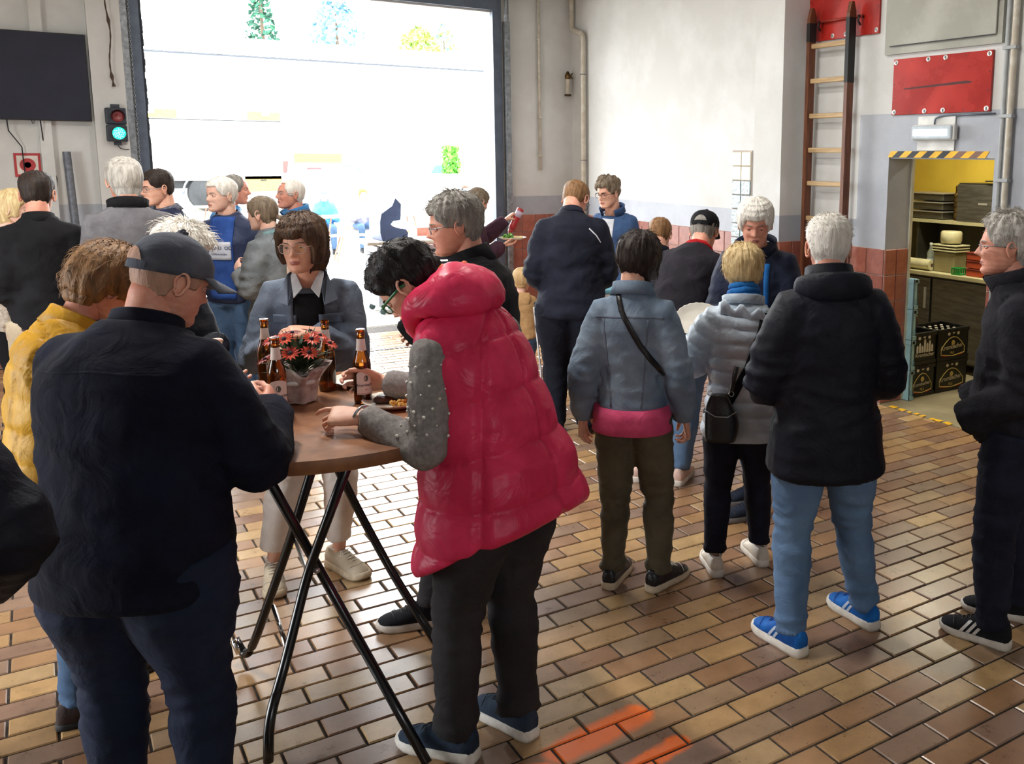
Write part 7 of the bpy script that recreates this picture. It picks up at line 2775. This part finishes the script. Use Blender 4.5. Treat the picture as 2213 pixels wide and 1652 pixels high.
drape(F, 'blue_zip_facing', BLUES, panel_grid(0, 0, 1.15, 1.40, True, 2, 10, lambda z: -0.10, lambda z: -0.075), 0.006)

# ---------------------------------------------------------------- man with black cap bending forward
loc, fa = (3.09, 4.46), 60
F = person('man in black cap and dark blazer with red scarf bending towards the serving table', loc, fa, 1.76, gw=1.1, lean=20, curve=30, head=(-8, 26, 0), detail=0.6,
           arms={'L': ((-0.15, 0.45, 1.0), (-1, -0.2, -0.4)), 'R': ((0.15, 0.45, 1.0), (1, -0.2, -0.4))},
           feet=wfeet(loc, fa, (2.93, 4.62, 40), (3.11, 4.42, 50)),
           top=dict(mat=cloth('aubergine_black_blazer', rgb(36, 32, 42), rgb(24, 22, 30), 0.8), hem=-0.10, thick=0.022, collar=dict(h=0.03, r=0.05)), legs=dict(mat=JEANL, wide=1.1), shoes=SH_PINK,
           hair=dict(mat=HAIR['grey'], top=0.006, side=0.008, back=0.008, front=0.18, strands=60, slen=0.02), skin=SKIN['ruddy'], seed=22)
cap_on(F, BLACKC, brim=True)
scarf(F, REDC, 2, 0.044, 0.325)

# ---------------------------------------------------------------- brown cropped head beyond
loc, fa = (3.40, 5.10), 30
F = person('person with cropped brown hair half hidden behind the dark-haired woman', loc, fa, 1.58, lean=6, curve=16, head=(14, 20, 0), detail=0.6,
           top=dict(mat=NAVY, hem=-0.05, collar=dict(h=0.04)), legs=dict(mat=JEAND), shoes=SH_BLACK,
           hair=dict(mat=HAIR['fawn'], top=0.010, side=0.008, back=0.009, front=0.17, nape=0.045, strands=200, slen=0.012), seed=23)

# ---------------------------------------------------------------- big man in navy tracksuit
loc, fa = (3.04, 5.66), 28
F = person('large man in navy tracksuit with white side stripes, head bent, seen from behind', loc, fa, 1.85, gw=1.28, gd=1.25, belly=0.04, lean=4, curve=18, head=(22, 38, 0), neckf=0.7, detail=0.6,
           arms={'L': ((-0.20, 0.28, 1.08), (-0.8, -0.5, -0.2)), 'R': ((0.18, 0.32, 1.08), (0.8, -0.4, -0.3))},
           feet=wfeet(loc, fa, (2.97, 5.78, 10), (3.12, 5.62, 40)),
           top=dict(mat=cloth('navy_track_top', rgb(27, 31, 46), rgb(19, 22, 35), 0.8), hem=-0.055, thick=0.024, arm=1.25, fold=0.012, collar=dict(h=0.05, r=0.054)), legs=dict(mat=cloth('navy_track_trousers', rgb(22, 26, 40), rgb(16, 19, 30)), wide=1.15, end=0.03), shoes=SH_BLACK,
           hair=dict(mat=HAIR['fawn'], top=0.010, side=0.007, back=0.008, front=0.17, nape=0.05, strands=120, slen=0.012), skin=SKIN['ruddy'], seed=24)
glasses(F, BLACK, rim=0.0016)
sb = MB()
H0, Kn, A, ta = F.leg[0]
for q in (-0.014, 0.014):
    pts = []
    for i in range(20):
        u = i / 19
        cc = H0.lerp(Kn, u * 2) if u < 0.5 else Kn.lerp(V((A.x, A.y, 0.05)), u * 2 - 1)
        rr = (0.060 - 0.022 * min(1, u * 1.8)) * F.h * 1.22 + 0.016
        pts.append(cc + V((-rr, q - 0.02, 0)))
    sb.tube(pts, 0.006, 5)
sb.build('white_side_stripe', WHITES, F.o)
strap(F, 'shoulder_piping', WHITES, [(0.12, 1.47), (0.17, 1.42), (0.20, 1.37)], 0.008, False, 0.003)

# ---------------------------------------------------------------- woman with short curly hair in denim shirt
loc, fa = (4.14, 6.92), 238
F = person('woman with short curly hair, glasses and blue denim shirt over a white top', loc, fa, 1.78, gw=1.02, lean=0, curve=8, head=(14, 10, 0), detail=0.6,
           top=dict(mat=DENIMB, hem=-0.05, thick=0.02, neckline=0.32, collar=dict(h=0.045, r=0.056, r2=0.06, gap=1.3, open=0.5)), legs=dict(mat=JEAND), shoes=SH_BLACK,
           hair=dict(mat=HAIR['ash'], top=0.030, side=0.010, back=0.012, front=0.165, ear=0.11, nape=0.05, curl=1.6, rough=0.007, strands=200), skin=SKIN['mid'], seed=26, brows=HAIR['dark'])
glasses(F, BLACK, wide=0.025, tall=0.02, rim=0.0015)
drape(F, 'white_top', WHITES, panel_grid(0, 0, 1.25, 1.48, True, 6, 8, lambda z: -0.06 - 0.05 * (z - 1.48), lambda z: 0.06 + 0.05 * (z - 1.48)), 0.005)

# ---------------------------------------------------------------- child in tan jacket
loc, fa = (3.29, 7.02), 30
F = person('toddler with blond hair in a tan hooded fleece jacket, seen from behind', loc, fa, 0.96, gw=1.25, gd=1.3, curve=4, head=(10, 0, 0), hk=1.52, detail=0.6,
           arms={'R': ((0.15, 0.18, 0.56), (1, -0.6, -0.3)), 'L': ((-0.15, 0.15, 0.52), (-1, -0.6, -0.3))},
           feet=[(-0.06, 0, -8), (0.06, 0, 8)],
           top=dict(mat=TANF, hem=-0.06, thick=0.018, arm=1.15, flare=0.05), legs=dict(mat=JEANM, wide=1.15, end=0.04), shoes=SH_BLACK,
           hair=dict(mat=HAIR['sand'], top=0.012, side=0.010, back=0.010, front=0.16, nape=0.05, strands=120, slen=0.02), skin=SKIN['pale'], seed=28)
hd = MB()
c, d = F.spine(0.30 * F.h)
rings = []
for j in range(13):
    t = j / 12
    rings.append(ellipse(c + V((0, -0.075 - 0.012 * math.sin(math.pi * t), 0.05 - 0.17 * t)), V((1, 0, 0)), V((0, 1, 0)), max(0.004, 0.085 * math.sin(math.pi * (0.32 + 0.68 * t)) ** 0.8), max(0.003, 0.022 * math.sin(math.pi * (0.1 + 0.88 * t))), 16))
hd.loft(rings)
hd.build('hood', TANF, F.o, smooth=True)

# ---------------------------------------------------------------- girl with the ketchup bottle
loc, fa = (3.16, 7.82), 84
KET = (3.70, 8.00, 1.345)
F = person('girl in plum sweater and light grey vest squeezing a ketchup bottle over her plate', loc, fa, 1.68, gw=0.95, lean=0, curve=8, head=(-6, 20, 0), detail=0.6,
           arms={'L': (wl(loc, fa, (3.61, 8.01, 1.36)), (-0.6, -0.2, -0.8)), 'R': (wl(loc, fa, (3.45, 7.76, 1.15)), (0.7, -0.3, -0.8))},
           top=dict(name='sweater', mat=PLUM, hem=-0.02, thick=0.016, arm=1.25, collar=dict(h=0.05, r=0.052, mat=PLUM)),
           over=dict(name='vest', mat=LGREYV, sleeveless=True, hem=-0.06, thick=0.03, fold=0.005), legs=dict(mat=JEANM), shoes=SH_BLACK,
           hair=dict(mat=HAIR['ash'], top=0.014, side=0.010, back=0.014, front=0.17, ear=0.10, nape=0.04, strands=120), skin=SKIN['mid'], seed=30, brows=HAIR['brown'],
           hands={'L': HS(curl=55, dir=wd(fa, (0.5, 0.1, 0.35)), back=wd(fa, (-0.2, 0.2, 0.9)), thumb=1.0), 'R': HS(curl=30, dir=wd(fa, (0.9, -0.2, 0.1)), back=wd(fa, (0.1, 0, -1)), thumb=0.5)})
PLATE2 = (3.58, 7.80, 1.195)

# ---------------------------------------------------------------- people by the left wall and the door
loc, fa = (0.0, 6.80), 2
F = person('dark-haired man in black zip jacket and beige trousers, seen from behind by the screen', loc, fa, 1.83, gw=1.05, lean=0, curve=6, head=(6, 4, 0), detail=0.6,
           arms={'R': ((0.15, 0.25, 1.10), (0.5, -0.6, -0.2)), 'L': ((-0.16, 0.25, 1.05), (-0.5, -0.6, -0.2))},
           top=dict(mat=BLACKC, hem=-0.035, thick=0.026, arm=1.2, blouson=True, fold=0.012, collar=dict(h=0.05, r=0.052)), legs=dict(mat=BEIGE, wide=1.05), shoes=SH_BLACK,
           hair=dict(mat=HAIR['dark'], top=0.020, side=0.006, back=0.008, front=0.17, ear=0.12, nape=0.05, strands=160, slen=0.015), skin=SKIN['ruddy'], seed=32)
glasses(F, BLACK)
strap(F, 'rib_hem', mat('dark_red_rib', rgb(74, 52, 56), 0.9), [(-0.17, 0.885), (0, 0.88), (0.17, 0.885)], 0.03, False, 0.004)

loc, fa = (-0.20, 7.70), 110
F = person('blonde person in a lace top at the far left, partly behind the black jacket', loc, fa, 1.70, lean=0, head=(0, 5, 0), detail=0.6, top=dict(mat=mat('lace_cloth', rgb(206, 194, 180), 0.9, rgb(150, 138, 126), 40, 0.8), hem=-0.08, flare=0.1), legs=dict(mat=BLACKC), shoes=SH_BLACK,
           hair=dict(mat=HAIR['blonde'], top=0.02, side=0.016, back=0.018, front=0.15, nape=0.0, ear=0.06), skin=SKIN['pale'], seed=33)

loc, fa = (0.46, 6.55), 4
F = person('tall grey-haired man in grey fleece with black collar, seen from behind', loc, fa, 1.93, gw=1.08, lean=0, curve=10, head=(-14, 4, 0), detail=0.6,
           arms={'L': ((-0.14, 0.26, 1.15), (-0.5, -0.6, -0.2)), 'R': ((0.14, 0.26, 1.15), (0.5, -0.6, -0.2))},
           top=dict(mat=GREYF, hem=-0.05, thick=0.022, arm=1.15, collar=dict(h=0.05, r=0.054, r2=0.058, mat=BLACKC)), legs=dict(mat=JEAND), shoes=SH_BLACK,
           hair=dict(mat=HAIR['silver'], top=0.014, side=0.014, back=0.018, front=0.165, nape=0.015, ear=0.09, strands=200, lift=0.2), skin=SKIN['ruddy'], seed=34)

loc, fa = (0.82, 7.75), 262
F = person('dark-haired man with glasses in navy college jacket, turned to the left beside the door', loc, fa, 1.83, gw=1.0, head=(-8, 4, 0), detail=0.6,
           top=dict(mat=cloth('navy_college_jacket', rgb(48, 54, 80), rgb(36, 40, 62)), hem=-0.03, collar=dict(h=0.035, r=0.052, mat=mat('striped_rib', rgb(120, 120, 132), 0.9, rgb(40, 44, 64), 60, 0.9))), legs=dict(mat=JEAND), shoes=SH_BLACK,
           hair=dict(mat=HAIR['dark'], top=0.018, side=0.006, back=0.008, front=0.168, nape=0.05, ear=0.12, strands=120, slen=0.014), skin=SKIN['mid'], seed=36, brows=HAIR['black'])
glasses(F, STEELG, wide=0.024, tall=0.017)

loc, fa = (1.17, 7.46), 222
F = person('white-haired man in navy padded jacket open over a blue lettered shirt', loc, fa, 1.78, gw=1.04, head=(24, 0, 0), detail=0.6,
           arms={'R': ((0.20, 0.16, 0.98), (1, -0.6, 0)), 'L': ((-0.26, 0.05, 0.9), (-1, -0.5, 0))},
           top=dict(mat=cloth('navy_padded', rgb(56, 66, 96), rgb(42, 50, 76), 0.6), hem=-0.03, thick=0.024, arm=1.2, quilt=dict(pitch=0.075, amp=0.006), collar=dict(h=0.04, r=0.056, gap=1.2)), legs=dict(mat=JEANM), shoes=SH_BLACK,
           hair=dict(mat=HAIR['white'], top=0.016, side=0.010, back=0.012, front=0.168, nape=0.045, ear=0.11, strands=160), skin=SKIN['pale'], seed=38, brows=HAIR['grey'])
SHB = cloth('royal_blue_shirt', rgb(52, 88, 160), rgb(40, 70, 134))
drape(F, 'blue_shirt', SHB, panel_grid(0, 0, 0.90, 1.50, True, 8, 18, lambda z: -0.10 + 0.02 * (z - 1), lambda z: 0.10 - 0.02 * (z - 1)), 0.010)
pt = drape(F, 'printed_panel', cloth('white_print', rgb(206, 210, 220), rgb(190, 196, 208)), panel_grid(-0.085, 0.085, 1.19, 1.32, True, 8, 6), 0.0165, thick=0.002)
lt = MB()
for s_, sz, z in (('GRAND  OD', 0.034, 1.265), ('COPENHAGEN', 0.018, 1.225)):
    vs_, fs_ = text_polys(s_, sz, 0.01)
    wdt = max(p[0] for p in vs_)
    out = []
    for (x, y) in vs_:
        hit, n_, _i, _d = F.bvh.ray_cast(V((-(x - wdt / 2), 0.9, z + y)), V((0, -1, 0)))
        out.append((hit if hit else V((x, 0.1, z))) + V((0, 0.0195, 0)))
    lt.add(out, fs_)
lt.build('lettering', mat('navy_ink', rgb(60, 70, 110), 0.8), pt, fix=False)

loc, fa = (1.27, 8.30), 100
F = person('balding man in bright blue jacket, in profile behind the white-haired man', loc, fa, 1.79, gw=1.05, head=(0, 2, 0), detail=0.6, nose=1.3,
           top=dict(mat=BLUEJ, hem=-0.05, thick=0.026, quilt=dict(pitch=0.08, amp=0.006), collar=dict(h=0.05)), legs=dict(mat=JEANL), shoes=SH_BLACK,
           hair=dict(mat=HAIR['grey'], top=0.004, side=0.006, back=0.006, front=0.195, strands=30, slen=0.01), skin=SKIN['ruddy'], seed=40)

loc, fa = (1.34, 6.86), -32
F = person('woman with a low ponytail in grey coat with teal scarf and cream shawl', loc, fa, 1.665, head=(-20, 6, 0), detail=0.6,
           arms={'L': ((-0.10, 0.22, 1.14), (-1, -0.4, -0.2)), 'R': ((0.14, 0.22, 1.1), (1, -0.4, -0.2))},
           top=dict(mat=COATG, hem=-0.155, thick=0.022, flare=0.16, arm=1.15, fold=0.013, collar=dict(h=0.04)), legs=dict(mat=JEANM), shoes=SH_BLACK,
           hair=dict(mat=HAIR['ash'], top=0.014, side=0.010, back=0.016, front=0.165, nape=0.035, ear=0.095, strands=120, slen=0.02), skin=SKIN['pale'], seed=42)
pn = MB()
tail = [F.M @ V(p) for p in ((0, -0.10, 0.085), (0.005, -0.135, 0.07), (0.01, -0.145, 0.03), (0.006, -0.135, -0.02), (0.0, -0.125, -0.05))]
pn.tube(tail, [0.016, 0.022, 0.020, 0.013, 0.003], 10)
pn.build('ponytail', HAIR['ash'], F.o, smooth=True)
scarf(F, TEAL, 3, 0.050, 0.30, 'scarf', 0.022)
drape(F, 'shawl', CREAMC, panel_grid(0, 0, 0.75, 1.40, False, 8, 16, lambda z: -0.02, lambda z: 0.27 - 0.05 * abs(z - 1.1)), 0.012)

loc, fa = (1.75, 7.85), 268
F = person('laughing white-haired man with glasses in dark jacket with light blue collar', loc, fa, 1.76, gw=1.05, head=(-6, -4, 0), detail=0.6, smile=0.9, nose=1.15,
           top=dict(mat=cloth('slate_quilted', rgb(70, 76, 92), rgb(54, 60, 74)), hem=-0.05, quilt=dict(pitch=0.07, amp=0.006), collar=dict(h=0.06, r=0.056, r2=0.06, mat=BLUEJ, gap=0.9, open=0.3)), legs=dict(mat=JEAND), shoes=SH_BLACK,
           hair=dict(mat=HAIR['white'], top=0.006, side=0.008, back=0.010, front=0.188, nape=0.045, strands=80, slen=0.015), skin=SKIN['ruddy'], seed=44, brows=HAIR['grey'])
glasses(F, CLEARG, wide=0.025, tall=0.017)
# ================================================================== things people hold or wear, seated guests
# ---- shoulder bag of the woman in the silver jacket
t = empty('shoulder_bag', (2.46, 3.19, 0.70), rad(-40))
t.scale = (0.68, 0.68, 0.72)
tag(t, 'black leather shoulder bag hanging at the hip of the silver jacket', 'bag')
rings = []
for i in range(13):
    u = i / 12
    z = 0.30 * u
    w = 0.115 * (0.55 + 0.45 * math.sin(math.pi * min(1, 0.25 + 0.6 * u))) * (1 - 0.35 * u ** 3)
    rings.append(ellipse(Vector((0.01 * math.sin(u * 5), 0, z)), Vector((1, 0, 0)), Vector((0, 1, 0)), w, 0.045 * (1 - 0.5 * u ** 2) + 0.006, 20))
MB().loft(rings).build('bag_body', LEATHER, t, smooth=True)
MB().tube([(-0.105, -0.02, 0.20), (-0.03, -0.055, 0.17), (0.05, -0.056, 0.17), (0.11, -0.02, 0.20)], 0.004, 6).build('zip', STEELG, t, smooth=True)
for s in (-1, 1):
    MB().tube([(s * 0.07 + 0.016 * math.cos(a), 0, 0.305 + 0.016 * math.sin(a)) for a in [2 * math.pi * j / 12 for j in range(12)]], 0.003, 6, closed=True).build('ring', STEELG, t)
MB().tube([(0.07, 0, 0.32), (0.085, 0.03, 0.40), (0.10, 0.045, 0.47)], [0.012, 0.016, 0.016], 8).build('strap_end', LEATHER, t, smooth=True)

# ---- plate held by the woman in the silver jacket
t = plate((2.58, 3.52, 1.18), 0.12, 'white paper plate held tilted between the denim and silver jackets', (rad(28), rad(-18)))

# ---- ketchup bottle and the girl's plate
t = empty('ketchup_bottle', KET)
tag(t, 'red ketchup bottle held upside down over a plate', 'bottle')
axk = (Matrix.Rotation(rad(150), 3, 'Y') @ Matrix.Rotation(rad(0), 3, 'X'))
axk = Matrix.Rotation(rad(28), 3, 'Y') @ Matrix.Rotation(rad(180), 3, 'X')
KRED = mat('ketchup_red', rgb(166, 40, 46), 0.35)
MB().lathe([(0.030, -0.13), (0.034, -0.12), (0.034, -0.02), (0.030, 0.0), (0.033, 0.03), (0.032, 0.07), (0.022, 0.09)], 20, axis=axk).build('bottle_body', KRED, t, smooth=True)
MB().lathe([(0.0345, -0.10), (0.0348, -0.04)], 20, axis=axk).build('label', mat('ketchup_label', rgb(196, 180, 200), 0.5), t, smooth=True)
MB().lathe([(0.024, 0.088), (0.024, 0.11), (0.012, 0.125), (0.005, 0.14)], 16, axis=axk).build('nozzle_cap', KRED, t, smooth='auto')
t = plate(PLATE2, 0.125, 'white paper plate with salad in the girl\'s hand', (rad(0), rad(0)))
lf = MB()
r_ = random.Random(9)
for k in range(26):
    a, rr = r_.uniform(0, 6.28), r_.uniform(0, 0.055)
    c = Vector((rr * math.cos(a) - 0.03, rr * math.sin(a), r_.uniform(0.008, 0.05)))
    e = Vector((r_.uniform(-1, 1), r_.uniform(-1, 1), r_.uniform(0, 1))).normalized() * 0.024
    f = e.orthogonal().normalized() * 0.018
    lf.add([c - e, c + f, c + e, c - f], [(0, 1, 2, 3)])
o = lf.build('lettuce', mat('lettuce_green', rgb(128, 176, 62), 0.6, rgb(86, 140, 44), 20), None, fix=False)
o.location = PLATE2
tag(o, 'green lettuce leaves on the girl\'s plate', 'salad', kind='stuff')
nd_ = MB()
for k in range(60):
    a, rr = r_.uniform(0, 6.28), r_.uniform(0, 0.045)
    nd_.ball((rr * math.cos(a) + 0.045, rr * math.sin(a), r_.uniform(0.008, 0.024)), r_.uniform(0.005, 0.009), sub=1)
o = nd_.build('potato_salad', mat('potato_salad', rgb(226, 208, 160), 0.5, rgb(200, 178, 126), 20))
o.location = PLATE2
tag(o, 'pale potato salad heaped on the girl\'s plate', 'salad', kind='stuff')

# ---- guests at the beer tables in the bright yard
def guest(label, loc, fa, h, m, hairm, seed, cap=None, sit=True, **kw):
    F = person(label, (loc[0], loc[1], -0.42 if False else 0), fa, h, detail=0.3, top=dict(mat=m, hem=-0.05, thick=0.03, quilt=kw.get('quilt'), collar=dict(h=0.04)), legs=dict(mat=JEANM, wide=1.1), shoes=SH_BLACK,
               hair=dict(mat=hairm, nape=kw.get('nape', 0.02), strands=40), seed=seed, nohands=True)
    if cap:
        cap_on(F, cap, strap=False, back_hole=False)
    return F


def seated(label, x, y, fa, m, hairm, seed, cap=None, quilt=None, nape=0.02):
    """a seated guest: upper body upright, thighs along the bench, shins down"""
    h = 1.68
    F = person(label, (x, y, -0.40), fa, h, detail=0.3, lean=6, curve=14, head=(0, 6, 0),
               arms={'L': ((-0.15, 0.38, 1.12), (-1, -0.3, -0.5)), 'R': ((0.15, 0.38, 1.12), (1, -0.3, -0.5))},
               top=dict(mat=m, hem=-0.03, thick=0.03, quilt=quilt, collar=dict(h=0.05)), legs=None or dict(mat=JEANM, wide=0.01, thick=0.001, bend=(0, 0)),
               hair=dict(mat=hairm, nape=nape, strands=40), seed=seed, nohands=True)
    for ch in list(F.o.children):
        if ch.name.startswith('trousers'):
            bpy.data.objects.remove(ch)
    mb = MB()
    for s in (-1, 1):
        mb.tube([(s * 0.09, -0.03, 0.90), (s * 0.12, 0.40, 0.90), (s * 0.12, 0.44, 0.84), (s * 0.12, 0.43, 0.46)], [0.095, 0.075, 0.07, 0.055], 12)
    mb.loft([F.sec(s, 0.9, 0.01, 0.9, 18) for s in (-0.02, 0.02, 0.06)])
    me = vox(mb, 0.03, 1)
    link('trousers', me, JEANM, F.o, smooth=True)
    for s in (-1, 1):
        shoe(F.o, Matrix.Translation((s * 0.12, 0.43, 0.40)), SH_BLACK, 0.27)
    # drop the standing legs of the fused body below the seat
    co = get_co(F.o.data)
    low = co[:, 2] < 0.80
    co[low, 2] = 0.80 + (co[low, 2] - 0.80) * 0.02
    set_co(F.o.data, co)
    if cap:
        cap_on(F, cap, strap=False, back_hole=False)
    return F


seated('red-haired woman in grey quilted jacket sitting at the beer table in the yard', 5.42, 19.05, 200 - 20, cloth('grey_lilac_padded', rgb(150, 152, 172), rgb(120, 122, 142)), hairmat('red_hair', rgb(196, 120, 60), rgb(150, 80, 40)), 61, quilt=dict(pitch=0.09, amp=0.012), nape=-0.02)
seated('person in bright blue jacket and turquoise cap sitting left of the red-haired woman', 4.72, 19.10, 190, BLUEJ, HAIR['grey'], 62, cap=cloth('turquoise_cap', rgb(90, 180, 200), rgb(70, 150, 176)))
seated('person in pale blue cap sitting beyond the grill', 8.0, 20.0, 190, cloth('mauve_top', rgb(190, 150, 160), rgb(160, 124, 136)), HAIR['brown'], 63, cap=cloth('pale_blue_cap', rgb(150, 196, 226), rgb(120, 170, 206)))
